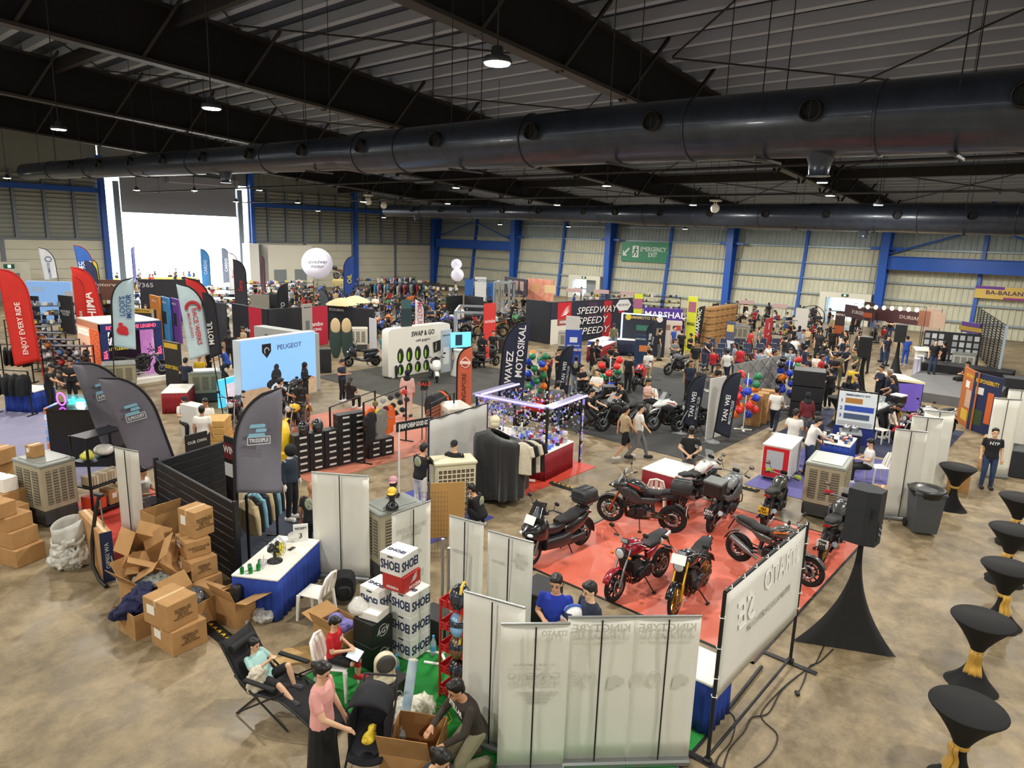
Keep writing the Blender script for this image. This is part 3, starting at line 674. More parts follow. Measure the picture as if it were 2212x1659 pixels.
def bike(label, loc, rz, style='naked', c1='a01020', c2='1a1a1c', rim=None, group=None, name='motorcycle', box=None, plate=None, spokes=10, seatc='1b1b1c', screen=True, accent=None, forkc=None, note=False, guards=None, lean=0.):
    t = thing(name, label, 'motorcycle' if 'scooter' not in name else 'scooter', loc, rz, group)
    if lean: t.rotation_euler = (lean, 0, rz)
    P1 = mat(c1, .25, coat=.6); P2 = mat(c2, .35, coat=.2); rim = rim or BLKG; SE = mat(seatc, .7, bump=.1, nscale=40); 
    def A(n, g, m, p=None):
        if isinstance(g, MP):
            for s_ in (-1, 1): q = G(); g.fn(q, s_); o = obj(n, q, m, p or t)
            return o
        return obj(n, g, m, p or t)
    sc = style in ('scooter', 'maxi'); R = .24 if style == 'scooter' else .29 if style == 'maxi' else .32 if style == 'adv' else .3
    hb = {'naked': 1.03, 'adv': 1.14, 'scooter': 1.05, 'maxi': 1.1, 'cruiser': 1.05, 'sport': .96}[style]
    wb = {'scooter': .64, 'maxi': .76, 'cruiser': .8}.get(style, .7); fx, rx = wb, -wb
    wf = .058 if style != 'cruiser' else .07
    wheel(t, fx, R, wf, spokes, rim, 'front_wheel'); wheel(t, rx, R, wf * 1.25, spokes, rim, 'rear_wheel')
    hx_ = fx - (.3 if not sc else .26); FK = forkc or STEEL
    A('fork', MP(lambda g, s_: g.tube([(fx, s_ * .095, R), (fx - .1, s_ * .095, R + .26)], .027, 8).tube([(fx - .1, s_ * .095, R + .26), (hx_, s_ * .095, hb - .12)], .021, 8)), FK)
    A('front_fender', arcband(G(), (fx, 0, R), R + .035, 25, 165, .065 if not sc else .085), P1 if style != 'adv' else P2)
    # handlebar, grips, levers, mirrors
    A('handlebar', G().tube([(hx_ - .16, .37, hb), (hx_ - .1, .22, hb + .03), (hx_, .08, hb - .02), (hx_, -.08, hb - .02), (hx_ - .1, -.22, hb + .03), (hx_ - .16, -.37, hb)], .013, 8), STEEL if style in ('adv', 'naked') else BLK)
    for s_ in (-1, 1):
        A('grip', G().cyl((hx_ - .165, s_ * .39, hb), (hx_ - .125, s_ * .27, hb + .02), .02), BLK)
        A('lever', G().tube([(hx_ - .05, s_ * .25, hb + .02), (hx_ - .08, s_ * .38, hb)], .007, 5), CHR)
        mz = hb + .19
        mi = A('mirror', G().tube([(hx_ - .1, s_ * .24, hb + .03), (hx_ - .03, s_ * .34, mz)], .007, 5).sph((hx_ - .05, s_ * .37, mz + .02), (.02, .065, .045), 10, 6), BLK)
        obj('mirror_glass', G().sph((hx_ - .064, s_ * .37, mz + .02), (.008, .055, .036), 10, 6), CHR, mi)
        if guards: A('hand_guard', G().sheet(lambda u, v: (hx_ - .02 + .03 * sin(u * pi), s_ * (.24 + .16 * u), hb - .05 + .11 * v), 4, 2, .01), cmat(guards))
    if not sc:
        # frame, engine, exhaust, swingarm
        fr = G()
        for s_ in (-1, 1):
            fr.tube([(hx_, s_ * .05, hb - .2), (.12, s_ * .16, .72), (-.14, s_ * .14, .5), (-.12, s_ * .12, .34)], .026, 8)
            fr.tube([(-.05, s_ * .12, .7), (-.45, s_ * .1, .76), (rx - .1, s_ * .07, .84)], .018, 6)
            fr.tube([(hx_ - .02, s_ * .05, hb - .3), (.3, s_ * .12, .4), (.2, s_ * .13, .26), (-.1, s_ * .12, .3)], .02, 6)
        A('frame', fr, BLK)
        en = A('engine', G().box((.06, 0, .42), (.38, .3, .26), b=.06).lathe([(.1, -.2), (.12, -.19), (.12, .19), (.1, .2)], 16, (-.04, 0, .42), 'y').lathe([(.075, -.21), (.085, -.2), (.085, .2), (.075, .21)], 14, (.16, 0, .4), 'y').box((.2, 0, .6), (.2, .26, .2), ry=.35, b=.03), mat('2c2d2f', .4, .5))
        if style == 'cruiser': obj('cylinder', G().lathe([(.07, 0), (.075, .05), (.075, .2), (.05, .24)], 14, (.14, 0, .5)).lathe([(.07, 0), (.075, .05), (.075, .2), (.05, .24)], 14, (-.06, 0, .5)), STEEL, en)
        for k in range(4): obj('cooling_fin', G().box((.2 + .02 * k, 0, .53 + k * .045), (.22, .29, .012), ry=.35), STEEL, en)
        A('radiator', G().box((.36, 0, .58), (.05, .34, .26), ry=.2, b=.01), mat('16171a', .6))
        ex = G()
        for y in (-.09, -.03, .03, .09): ex.tube([(.3, y, .58), (.38, y, .4), (.32, y, .24), (.1, y * .6, .2), (-.2, -.08, .2)], .019, 6)
        A('exhaust_header', ex, mat('6a4a38', .35, .8) if style != 'cruiser' else CHR)
        A('muffler', G().tube([(-.25, -.13, .24), (-.4, -.17, .32), (-.46, -.175, .36), (-.82, -.19, .55)], 0, 12, True, [.03, .035, .062, .055]) if style != 'cruiser' else G().tube([(.0, -.16, .3), (-.4, -.18, .3), (-.95, -.18, .34)], 0, 12, True, [.03, .05, .05]), STEEL)
        A('swingarm', MP(lambda g, s_: g.tube([(-.12, s_ * .1, .38), (rx, s_ * .11, R)], .028, 8)), mat('3a3b3d', .4, .5))
        A('shock', G().cyl((-.28, 0, .4), (-.22, 0, .68), .04).tube([(-.3 + .03 * i / 9, .05 * cos(i * 2), .42 + .025 * i) for i in range(10)], .01, 5), mat('3a3a3c', .4))
        A('chain', MP(lambda g, s_: g.box((rx / 2 - .05, .13, R + .06 + s_ * .04), (abs(rx) - .1, .015, .02), ry=.1)), mat('5a4a2a', .4, .8))
        A('footrest', MP(lambda g, s_: g.cyl((-.12, s_ * .15, .36), (-.12, s_ * .27, .37), .014).box((-.2, s_ * .15, .4), (.1, .02, .12))), STEEL)
        A('side_stand', G().tube([(.0, .14, .28), (-.06, .3, .02)], .014, 6).box((-.06, .31, .012), (.08, .05, .02)), BLK)
        dz = .07 if style == 'adv' else -.08 if style == 'cruiser' else 0
        tk = A('fuel_tank', G().loft([(.42, 0, .86 + dz, .05, .05, 2.2), (.36, 0, .88 + dz, .13, .11, 2.6), (.2, 0, .9 + dz, .165, .14, 2.8), (.02, 0, .87 + dz, .14, .12, 2.6), (-.12, 0, .82 + dz, .08, .07, 2.4)]), P1)
        obj('filler_cap', G().lathe([(.035, 0), (.035, .012), (.02, .016)], 12, (.16, 0, 1.035 + dz)), CHR, tk)
        st = [(-.04, 0, .85 + dz * .6, .08, .04, 3), (-.18, 0, .82 + dz * .6, .14, .055, 3.2), (-.4, 0, .83 + dz * .6, .15, .05, 3.2), (-.48, 0, .88 + dz * .6, .13, .055, 3), (-.76, 0, .92 + dz * .5, .1, .04, 3), (-.82, 0, .92 + dz * .5, .05, .02, 3)]
        if style == 'cruiser': st = [(.0, 0, .74, .08, .04, 3), (-.2, 0, .7, .17, .06, 3), (-.42, 0, .73, .17, .06, 3), (-.55, 0, .8, .13, .05, 3), (-.85, 0, .82, .1, .03, 3)]
        A('seat', G().loft(st), SE)
        if style == 'cruiser': A('rear_fender', arcband(G(), (rx, 0, R), R + .06, 35, 170, .1, .012), P1)
        else:
            A('tail', G().loft([(-.3, 0, .76 + dz * .6, .12, .05, 3), (-.6, 0, .82 + dz * .6, .1, .05, 3), (-.9, 0, .9 + dz * .5, .05, .03, 3)]), P1)
            A('rear_fender', arcband(G(), (rx, 0, R), R + .05, 95, 165, .07), BLK)
            A('plate_holder', G().tube([(-.86, 0, .86 + dz * .5), (-.98, 0, .6)], .015, 6), BLK)
        A('tail_light', G().box((-.91 if style != 'cruiser' else -.98, 0, .88 + dz * .5 if style != 'cruiser' else .66), (.04, .12, .04), b=.012), mat('a01015', .2, em=.1))
        A('side_panel', MP(lambda g, s_: g.loft([(-.02, s_ * .13, .68, .03, .07, 2.5), (-.25, s_ * .135, .7, .035, .08, 2.5), (-.42, s_ * .11, .76, .02, .03, 2.5)])), P2 if style != 'naked' else P1)
        if style in ('naked', 'cruiser'):
            hl = A('headlight', G().lathe([(.02, -.1), (.07, -.07), (.1, 0), (.105, .03), (.09, .04)], 18, (hx_ + .15, 0, hb - .16), 'x'), BLK if style == 'naked' else CHR)
            obj('headlight_lens', G().sph((hx_ + .185, 0, hb - .16), (.02, .09, .09), 14, 8), mat('d5dade', .08, .3), hl)
        else:
            A('front_fairing', G().loft([(hx_ + .36 if style == 'adv' else hx_ + .34, 0, hb - .26, .03, .02, 2.2), (hx_ + .2, 0, hb - .22, .13, .09, 2.4), (hx_ + .06, 0, hb - .18, .19, .13, 2.6), (hx_ - .08, 0, hb - .16, .17, .1, 2.6)]), P1)
            A('side_fairing', MP(lambda g, s_: g.loft([(hx_ + .1, s_ * .15, hb - .28, .03, .06, 2.4), (.26, s_ * .2, .74 + dz, .05, .17, 2.4), (.1, s_ * .18, .66 + dz, .04, .15 if style == 'adv' else .26, 2.4), (-.05, s_ * .14, .66, .02, .05, 2.4)])), P1 if style == 'sport' else P2)
            A('headlight', MP(lambda g, s_: g.sph((hx_ + .25, s_ * .06, hb - .22), (.04, .05, .03), 10, 6)), mat('dfe6ea', .08, .2, em=.1))
            if style == 'adv': A('beak', G().loft([(fx + .14, 0, R + .36, .015, .01, 2), (fx, 0, R + .43, .06, .018, 2.4), (fx - .2, 0, R + .5, .08, .03, 2.4)]), P1)
            if screen: A('windscreen', G().sheet(lambda u, v: (hx_ + .18 - .2 * v - .06 * (2 * u - 1) ** 2, (u - .5) * (.32 - .08 * v), hb - .14 + (.36 if style == 'adv' else .2) * v), 6, 4, .005), GLASS)
            if style == 'adv': A('crash_bar', MP(lambda g, s_: g.tube([(.3, s_ * .12, .4), (.34, s_ * .27, .52), (.28, s_ * .28, .7), (.2, s_ * .2, .8)], .014, 6)), mat('3c3d40', .4, .6))
        if accent: A('stripe', MP(lambda g, s_: g.prism([(.02, -.03), (.3, .05), (.32, .08), (.02, .01)], (0, s_ * .172, .9 + dz), (1, 0, 0), (0, 0, 1), (0, s_ * .006, 0))), cmat(accent))
    else:
        mx = style == 'maxi'
        A('leg_shield', G().loft([(fx + .2 if mx else fx + .06, 0, .72 if mx else .66, .05, .05, 2.3), (fx + .08 if mx else fx - .02, 0, .74 if mx else .68, .2 if mx else .14, .14 if mx else .13, 2.5), (fx - .12, 0, .74, .25 if mx else .2, .22 if mx else .26, 2.8), (fx - .28, 0, .7, .22 if mx else .17, .26, 3), (fx - .36, 0, .66, .1, .2, 3)]), P1)
        A('floorboard', G().loft([(fx - .28, 0, .4, .17, .13 if mx else .07, 3), (0, 0, .36 if mx else .3, .2, .14 if mx else .06, 4), (-.2, 0, .38 if mx else .32, .19, .15 if mx else .08, 4)]), P2)
        if mx: A('tunnel', G().loft([(fx - .3, 0, .66, .1, .1, 3), (.1, 0, .6, .1, .1, 3), (-.1, 0, .66, .12, .1, 3)]), P2)
        A('rear_body', G().loft([(-.08, 0, .52, .13, .12, 3), (-.25, 0, .56, .19, .18, 3), (-.6, 0, .62, .18, .14, 2.8), (-.9 if mx else -.78, 0, .72, .08, .05, 2.5)]), P1)
        A('seat', G().loft([(.05, 0, .74, .09, .04, 3), (-.1, 0, .74, .15, .06, 3.2), (-.42, 0, .75, .17, .06, 3.2), (-.5, 0, .8 if mx else .77, .15, .06, 3), (-.85 if mx else -.72, 0, .83 if mx else .79, .11, .04, 3)]), SE)
        A('swingarm_unit', G().box((-.42, .13, .3), (.56, .1, .16), b=.04).cyl((rx, .18, R), (rx, -.1, R), .05), mat('303134', .4, .4))
        A('muffler', G().tube([(-.2, -.15, .26), (-.4, -.17, .3), (-.85, -.19, .42)], 0, 12, True, [.03, .065, .06]), mat('2a2b2c', .35, .5))
        hl = A('headlight', MP(lambda g, s_: g.sph((fx + (.14 if mx else .03), s_ * (.1 if mx else .04), .72), (.05, .08 if mx else .05, .035), 10, 6)), mat('dde4e8', .08, .2, em=.15))
        A('handlebar_cover', G().sph((hx_ - .02, 0, hb - .03), (.08, .2, .06), 12, 8), P2)
        A('tail_light', G().box((-.92 if mx else -.8, 0, .72), (.04, .2, .05), b=.015), mat('a01015', .2, em=.1))
        A('rear_fender', arcband(G(), (rx, 0, R), R + .05, 100, 190, .07), BLK)
        A('centre_stand', MP(lambda g, s_: g.tube([(-.2, s_ * .1, .26), (-.28, s_ * .16, .02)], .014, 6)), BLK)
        if mx and screen: A('windscreen', G().sheet(lambda u, v: (fx - .02 - .2 * v - .06 * (2 * u - 1) ** 2, (u - .5) * (.42 - .12 * v), .92 + .36 * v), 6, 4, .006), mat('1c1f22', .1, alpha=.75))
    A('gauge', G().box((hx_ + .04, 0, hb + .03), (.05, .16, .09), ry=-.5, b=.015), BLKG)
    if box:
        bz = .96 if style != 'scooter' else .9; bx_ = rx - (.12 if style != 'maxi' else .02)
        A('luggage_rack', MP(lambda g, s_: g.tube([(-.5, s_ * .1, bz - .13), (bx_ - .15, s_ * .12, bz - .06)], .012, 6)), BLK)
        if box == 'round':
            tb = A('top_case', G().loft([(bx_ - .24, 0, bz + .13, .15, .1, 4), (bx_ - .2, 0, bz + .13, .22, .16, 4), (bx_ + .14, 0, bz + .13, .22, .16, 4), (bx_ + .19, 0, bz + .13, .17, .11, 4)]), mat('26282a', .55))
            obj('case_rib', G().box((bx_ - .03, .08, bz + .292), (.32, .04, .015), b=.005).box((bx_ - .03, -.08, bz + .292), (.32, .04, .015), b=.005).box((bx_ - .02, 0, bz + .1), (.44, .45, .02), b=.006), BLK, tb)
        else:
            tb = A('top_case', G().box((bx_, 0, bz + .13), (.42, .4, .3), b=.03), mat('1b1c1e', .35)); obj('case_lid', G().box((bx_, 0, bz + .29), (.44, .42, .06), b=.025), mat(box, .4, .3), tb)
    if plate:
        bgc, txc, l1, l2 = plate; px_ = -1.0
        pl = A('licence_plate', G().box((px_, 0, .56), (.012, .22, .17), b=.004), cmat(bgc)); 
        text(l1 + '\n' + l2, .082, cmat(txc), t, (px_ - .008, 0, .56), (0, -1, 0), (.0, 0, 1), ext=.003, bold=.02, name='plate_lettering')
    if note: A('paper_note', G().box((hx_ + (.2 if style != 'maxi' else .3), 0, hb - .02 if style != 'maxi' else .98), (.006, .26, .17), ry=-.5), mat('f2f0ea', .7))
    return t
FB = {}
def farbike(proto_key, protos, loc, rz, label, group, recol=None, name='motorcycle'):
    """a bike too small in the photograph to show its parts: one mesh, joined from a built one"""
    if proto_key not in FB:
        src = protos[proto_key]; g = G(); mats = []
        def walk(o, M):
            for ch in o.children:
                m2 = M @ Matrix.Translation(ch.location) @ ch.rotation_euler.to_matrix().to_4x4()
                mm = ch.material_slots[0].material
                if mm not in mats: mats.append(mm)
                g.cur = mats.index(mm); g.add([m2 @ v.co for v in ch.data.vertices], [tuple(p.vertices) for p in ch.data.polygons], True); walk(ch, m2)
        walk(src, Matrix()); FB[proto_key] = (g.mesh('motorcycle', mats), mats)
    me, mats = FB[proto_key]
    o = link(bpy.data.objects.new(name, me), None, loc, rz)
    if recol:
        for i, mm in enumerate(mats):
            if mm in recol: o.material_slots[i].link = 'OBJECT'; o.material_slots[i].material = recol[mm]
    return tag(o, label, 'motorcycle', group)
# ================================================================== props
def carpet(name, label, x0, x1, y0, y1, m, z=.012, edge=None):
    t = tag(obj(name, G().box(((x0 + x1) / 2, (y0 + y1) / 2, z / 2), (x1 - x0, y1 - y0, z)), m), label, 'carpet')
    if edge:
        for a, b, c, d in ((x0, x1, y0, y0), (x0, x1, y1, y1), (x0, x0, y0, y1), (x1, x1, y0, y1)):
            obj('edge_strip', G().box(((a + b) / 2, (c + d) / 2, z * .7), (b - a + .04, d - c + .04, z * 1.5)), edge, t)
    return t
def film_mat(h, h2):
    m = mat(h, .3, noise=.1, nscale=1.2, col2=h2, coat=.0); return m
def rollup(label, p0, p1, h=2.0, front='e8e6de', back='e8e7dd', lines=(), lm='cfcec4', group=None, front_lines=()):
    """p0, p1: ends of the base; the near side (towards the viewer) is the back with the pole"""
    p0, p1 = Vector((*p0[:2], 0)), Vector((*p1[:2], 0)); c = (p0 + p1) / 2; d = p1 - p0; w = d.length
    rz = atan2(d.y, d.x) - pi / 2            # local y runs p0 -> p1, local x then faces the viewer's side
    t = thing('rollup_banner', label, 'banner', c, rz, group); m = mat(back, .6, alpha=1, noise=.05, nscale=2)
    obj('cassette', G().box((0, 0, .05), (.16, w + .02, .09), b=.03), mat('9a9c9c', .35, .7), t)
    for s_ in (-1, 1): obj('foot', G().box((0, s_ * w * .3, .01), (.4, .05, .02), b=.005), mat('6f7171', .4, .6), t)
    obj('sheet', G().sheet(lambda u, v: (.015 * sin(u * pi) * sin(v * 5) - .01, (u - .5) * w, .09 + v * (h - .1)), 8, 8, .003), m, t)
    obj('top_rail', G().tube([(-.01, -w / 2, h), (-.01, w / 2, h)], .016, 8), mat('b0b2b2', .3, .8), t)
    obj('pole', G().tube([(.035, 0, .09), (.035, 0, h - .02)], .01, 8), mat('3f3f3b', .35, .7), t)
    for tx, sz, z, y, wd in lines:      # print showing through from the front, so mirrored
        text(tx, sz, mat(lm, .7), t, (.008, y, z), (0, -1, 0), (0, 0, 1), ext=-.002, bold=.01, width=wd, name='print_through')
    return t
def feather(label, loc, a, H, Wd, z0, col, lines, tilt=0, edge='141416', side=1, group=None, base=True, emblem=None, tc='e8e8e8', gap=None, wave=.05):
    """sail flag on a bent pole; side=1: pole at the viewer's left"""
    loc = Vector(loc); rz = tocam(loc) + R_(a)
    t = thing('feather_flag', label, 'flag', loc, rz, group); zc = H - Wd * 1.35
    if tilt: t.rotation_euler = (tilt, 0, rz)
    def xp(z): 
        if z < zc: return 0
        q = min(1, (z - zc) / (H - zc)); return Wd * (1 - sqrt(max(0, 1 - q ** 2.2)))
    S_ = lambda y: side * (y - Wd * .5 * 0)
    obj('pole', G().tube([(0, 0, .02), (0, 0, zc)] + [(0, S_(xp(zc + (H - zc) * k / 12)), zc + (H - zc) * k / 12) for k in range(1, 13)], .018, 8), mat(edge, .6), t)
    def fn(u, v):
        z = z0 + (H - z0) * v; b = z0 + (H - z0) * v - (1 - v) * .12 * u
        return (wave * sin(u * 3 + v * 6) * u, S_(xp(z) + (Wd - xp(z)) * u), b)
    obj('sail', G().sheet(fn, 8, 24, .004), mat(col, .75, noise=.12, nscale=3), t)
    obj('sleeve', G().tube([(0, S_(xp(z0 + (H - z0) * k / 20) + .01), z0 + (H - z0) * k / 20) for k in range(21)], .028, 6), mat(edge, .8), t)
    if base:
        obj('base_plate', G().lathe([(.24, 0), (.24, .03), (.05, .05), (.03, .12)], 16), GREY, t)
        for k in range(4): obj('base_leg', G().box((.2 * cos(k * pi / 2 + .8), .2 * sin(k * pi / 2 + .8), .015), (.45, .04, .025), k * pi / 2 + .8), GREY, t)
    for tx, sz, z, y, vert, col_, shr in lines:
        u, w = ((0, 0, 1), (0, -1, 0)) if vert == 1 else ((0, 0, -1), (0, 1, 0)) if vert == -1 else ((0, 1, 0), (0, 0, 1)) if vert == 0 else ((0, -1, 0), (0, 0, 1))
        text(tx, sz, mat(col_, .7), t, (.02 + wave * .8 if vert != 2 else .02 + wave * .8, side * y, z), u, w, ext=.003 if vert != 2 else -.003, shear=shr, bold=.015)
    if emblem: emblem(t)
    return t
def cooler(label, loc, rz, d=(.62, .92, 1.3), col='a79f86', top='7f837d', group=None, base=.3):
    t = thing('air_cooler', label, 'air cooler', loc, rz, group); x, y, z = d; m = mat(col, .6, noise=.1, nscale=4)
    obj('base_tank', G().box((0, 0, base / 2 + .06), (x * .96, y * .96, base), b=.02), mat('3b3d3c', .6), t)
    obj('housing', G().box((0, 0, (base + z) / 2 + .04), (x, y, z - base - .06), b=.02), m, t)
    obj('top_cover', G().box((0, 0, z + .02), (x * 1.03, y * 1.03, .08), b=.03), mat(top, .45), t)
    obj('top_panel', G().box((0, 0, z + .065), (x * .8, y * .8, .02), b=.008), mat(top, .3), t)
    for sx in (-1, 1):
        for k in range(3):
            g = G(); yy = (k - 1) * y * .28; h = z - base - .3; p = obj('grille_panel', G().box((sx * (x / 2 + .003), yy, base + .2 + h / 2), (.012, y * .2, h), b=.004), mat('5e584a', .7), t)
            for q in range(12): g.box((sx * (x / 2 + .012), yy, base + .23 + h * q / 12), (.012, y * .2, .014))
            o = obj('louvre_slats', g, m, p); o['kind'] = 'stuff'
    for sy in (-1, 1):
        for k in range(4):
            g = G(); xx = (k - 1.5) * x * .2; h = z - base - .3; p = obj('grille_panel', G().box((xx, sy * (y / 2 + .003), base + .2 + h / 2), (x * .14, .012, h), b=.004), mat('5e584a', .7), t)
            for q in range(12): g.box((xx, sy * (y / 2 + .012), base + .23 + h * q / 12), (x * .14, .012, .014))
            o = obj('louvre_slats', g, m, p); o['kind'] = 'stuff'
    for sx in (-1, 1):
        for sy in (-1, 1): obj('castor', G().lathe([(.045, -.02), (.05, 0), (.045, .02)], 10, (sx * x * .4, sy * y * .4, .05), 'y'), BLK, t)
    return t
def carton(label, loc, rz, d, col=None, lines=None, group=None, name='carton', tilt=None, tape=True, tlab=True):
    m = col or CARD; t = thing(name, label, 'box', loc, rz, group); x, y, z = d
    if tilt: t.rotation_euler = (tilt[0], tilt[1], rz)
    obj('carton_body', G().box((0, 0, z / 2), d, b=.008), m, t)
    if tape: obj('tape', G().box((0, 0, z + .001), (x * 1.0, .06, .004)).box((x / 2 + .001, 0, z - .05), (.004, .06, .1)).box((-x / 2 - .001, 0, z - .05), (.004, .06, .1)), TAPE, t)
    if tlab: obj('shipping_label', G().box((-x / 2 - .003, y * .18, z * .6), (.004, y * .3, z * .35)), mat('e9e6dc', .6), t)
    for tx, sz, o, u in (lines or []): text(tx, sz, mat('3a2a18', .8), t, o, u, (0, 0, 1), ext=.002, name='print')
    return t
def opencarton(label, loc, rz, d, flaps=(.5, .5, .5, .5), col=None, tilt=None, group=None):
    m = col or CARD; t = thing('open_carton', label, 'box', loc, rz, group); x, y, z = d; h = .008
    if tilt: t.rotation_euler = (tilt[0], tilt[1], rz)
    obj('carton_bottom', G().box((0, 0, h), (x, y, h * 2)), CARD2, t)
    for s_ in (-1, 1):
        obj('carton_side', G().box((s_ * x / 2, 0, z / 2), (h, y, z)), m, t); obj('carton_side', G().box((0, s_ * y / 2, z / 2), (x, h, z)), m, t)
    for k, (a, L, W2) in enumerate(zip(flaps, (y * .48, y * .48, x * .48, x * .48), (x, x, y, y))):
        if a is None: continue
        s_ = 1 if k % 2 == 0 else -1; e = L * cos(a); f = L * sin(a)
        if k < 2: o = obj('flap', G().sheet(lambda u, v: ((u - .5) * W2, s_ * (y / 2 + v * e), z + v * f), 1, 1, .008, False), m, t)
        else: o = obj('flap', G().sheet(lambda u, v: (s_ * (x / 2 + v * e), (u - .5) * W2, z + v * f), 1, 1, .008, False), m, t)
    return t
def skirt_table(label, loc, rz, d=(.75, 1.8, .75), skirt=None, top=None, pleat=.14, group=None, name='skirted_table'):
    t = thing(name, label, 'table', loc, rz, group); x, y, z = d; n = int(2 * (x + y) / pleat) * 2
    obj('table_top', G().box((0, 0, z - .02), (x + .02, y + .02, .04), b=.01), top or WHTP, t)
    per = 2 * (x + y)
    def fn(u, v):
        q = u * per
        if q < x: p, nn = (q - x / 2, -y / 2), (0, -1)
        elif q < x + y: p, nn = (x / 2, q - x - y / 2), (1, 0)
        elif q < 2 * x + y: p, nn = (x / 2 - (q - x - y), y / 2), (0, 1)
        else: p, nn = (-x / 2, y / 2 - (q - 2 * x - y)), (-1, 0)
        w = .022 * (1 - v * .8) * sin(u * n * pi) + .01 * (1 - v)
        return (p[0] + nn[0] * w, p[1] + nn[1] * w, .015 + v * (z - .045))
    obj('table_skirt', G().sheet(fn, n * 2, 3, .004), skirt or BLUEC, t); return t
CH = {}
def plastic_chair(label, loc, rz, group=None):
    """white monobloc stacking chair, front = +x"""
    if 'c' not in CH:
        seat = G().sheet(lambda u, v: ((u - .5) * .42, (v - .5) * (.42 - .04 * u), .44 - .03 * sin(pi * u) * sin(pi * v) + .01), 6, 6, .02)
        fr = [(-.2, -.2, .44), (-.25, -.2, .62), (-.3, -.15, .8), (-.31, 0, .84), (-.3, .15, .8), (-.25, .2, .62), (-.2, .2, .44)]
        back = G().tube(fr, .022, 8)
        sl = [G().sheet(lambda u, v: (-.2 - .055 * v - .045 * v * v, y * (1.05 - .1 * v) + (u - .5) * .085, .44 + .38 * v), 2, 5, .014).mesh('slat') for y in (-.12, 0, .12)]
        legs = []
        for sx, sy in ((1, 1), (1, -1), (-1, 1), (-1, -1)): legs.append(G().tube([(sx * .2, sy * .19, .44), (sx * .22 - (.03 if sx < 0 else 0), sy * .22, .0)], 0, 8, True, [.035, .022]).mesh('leg'))
        CH['c'] = (seat.mesh('seat'), back.mesh('backrest'), sl, legs)
    t = thing('plastic_chair', label, 'chair', loc, rz, group); seat, back, sl, legs = CH['c']
    obj('seat', seat, WHTP, t); b = obj('backrest', back, WHTP, t)
    for q in sl: obj('slat', q, WHTP, b)
    for q in legs: obj('leg', q, WHTP, t)
    return t
def bq_chair(label, loc, rz, group):
    if 'b' not in CH:
        CH['b'] = (G().box((0, 0, .46), (.42, .42, .07), b=.025).mesh('seat'), G().box((-.22, 0, .76), (.05, .4, .46), ry=-.15, b=.02).mesh('backrest'),
                   [G().tube([(sx * .18, sy * .19, .44), (sx * .2, sy * .2, 0)], .012, 6).mesh('leg') for sx in (1, -1) for sy in (1, -1)], G().tube([(-.2, -.21, .44), (-.28, -.21, 1.0), (-.28, .21, 1.0), (-.2, .21, .44)], .014, 6).mesh('back_frame'))
    t = thing('banquet_chair', label, 'chair', loc, rz, group); a, b, l, f = CH['b']
    obj('seat', a, mat('232a44', .8), t); obj('backrest', b, mat('232a44', .8), t); obj('back_frame', f, CHR, t)
    for q in l: obj('leg', q, CHR, t)
    return t
CT = {}
def cocktail(label, loc, rz, group=None, tied=True, h=1.1):
    if not CT:
        CT['top'] = G().lathe([(.4, 1.07), (.41, 1.085), (.4, 1.1), (.0, 1.103)], 32).mesh('table_top')
        n = 32
        def prof(t, fl):
            r = []
            for v in range(15):
                z = v / 14; 
                if z < .5: q = z / .5; rad = .07 + (.24 + .05 * abs(cos(2 * t))) * (1 - q) ** 2.2
                else: q = (z - .5) / .5; rad = .07 + .335 * q ** 1.35
                r.append((rad * cos(t) * (1 + .012 * sin(t * 16)), rad * sin(t) * (1 + .012 * sin(t * 16)), .01 + z * 1.07))
            return r
        cols = [prof(2 * pi * k / n, 0) for k in range(n)]
        CT['cover'] = G().rings([[cols[k][v] for k in range(n)] for v in range(15)]).mesh('stretch_cover')
        CT['sash'] = G().lathe([(.078, .54), (.095, .56), (.095, .6), (.078, .62)], 16, cap=False).mesh('sash')
        CT['tail'] = G().sheet(lambda u, v: (.1 + .03 * v + .02 * sin(v * 9), (u - .5) * .09 * (1 + v), .6 - .36 * v), 2, 8, .004).mesh('sash_tail')
    t = thing('cocktail_table', label, 'table', loc, rz, group)
    SP = mat('0d0d0e', .85); GO = mat('c79a3a', .4, sheen=.3)
    obj('table_top', CT['top'], SP, t); obj('stretch_cover', CT['cover'], SP, t)
    if tied: obj('sash', CT['sash'], GO, t); obj('sash_tail', CT['tail'], GO, t); obj('sash_tail', CT['tail'], GO, t, None, .5)
    return t
def helmet(label, loc, rz, c='17181a', visor='101216', group=None, s_=1., c2=None):
    t = thing('helmet', label, 'helmet', loc, rz, group); m = mat(c, .2, coat=.7) if isinstance(c, str) else c
    g = G(); rs = []
    for i in range(13):
        z = i / 12; t_ = -1.0 + z * 2.55; q = max(cos(t_), .03) if t_ > 0 else 1 - .25 * (t_ ** 2)
        rs.append([((.145 * q + (.025 if t_ < -.1 and cos(2 * pi * k / 20) > .3 else 0)) * cos(2 * pi * k / 20) * s_, .122 * q * sin(2 * pi * k / 20) * s_, (.125 + .14 * sin(t_)) * s_) for k in range(20)])
    obj('shell', g.rings(rs), m, t)
    obj('visor', G().sheet(lambda u, v: ((.152 - .02 * v) * cos((u - .5) * 2.3) * s_, (.13 - .01 * v) * sin((u - .5) * 2.3) * s_, (.095 + .1 * v) * s_), 10, 3, .004), mat(visor, .08, coat=.5), t)
    if c2: obj('stripe', G().tube([(.14 * cos(a) * s_, .03 * s_, (.13 + .142 * sin(a)) * s_) for a in [.5 + .2 * k for k in range(12)]], .018 * s_, 6), mat(c2, .3), t)
    return t
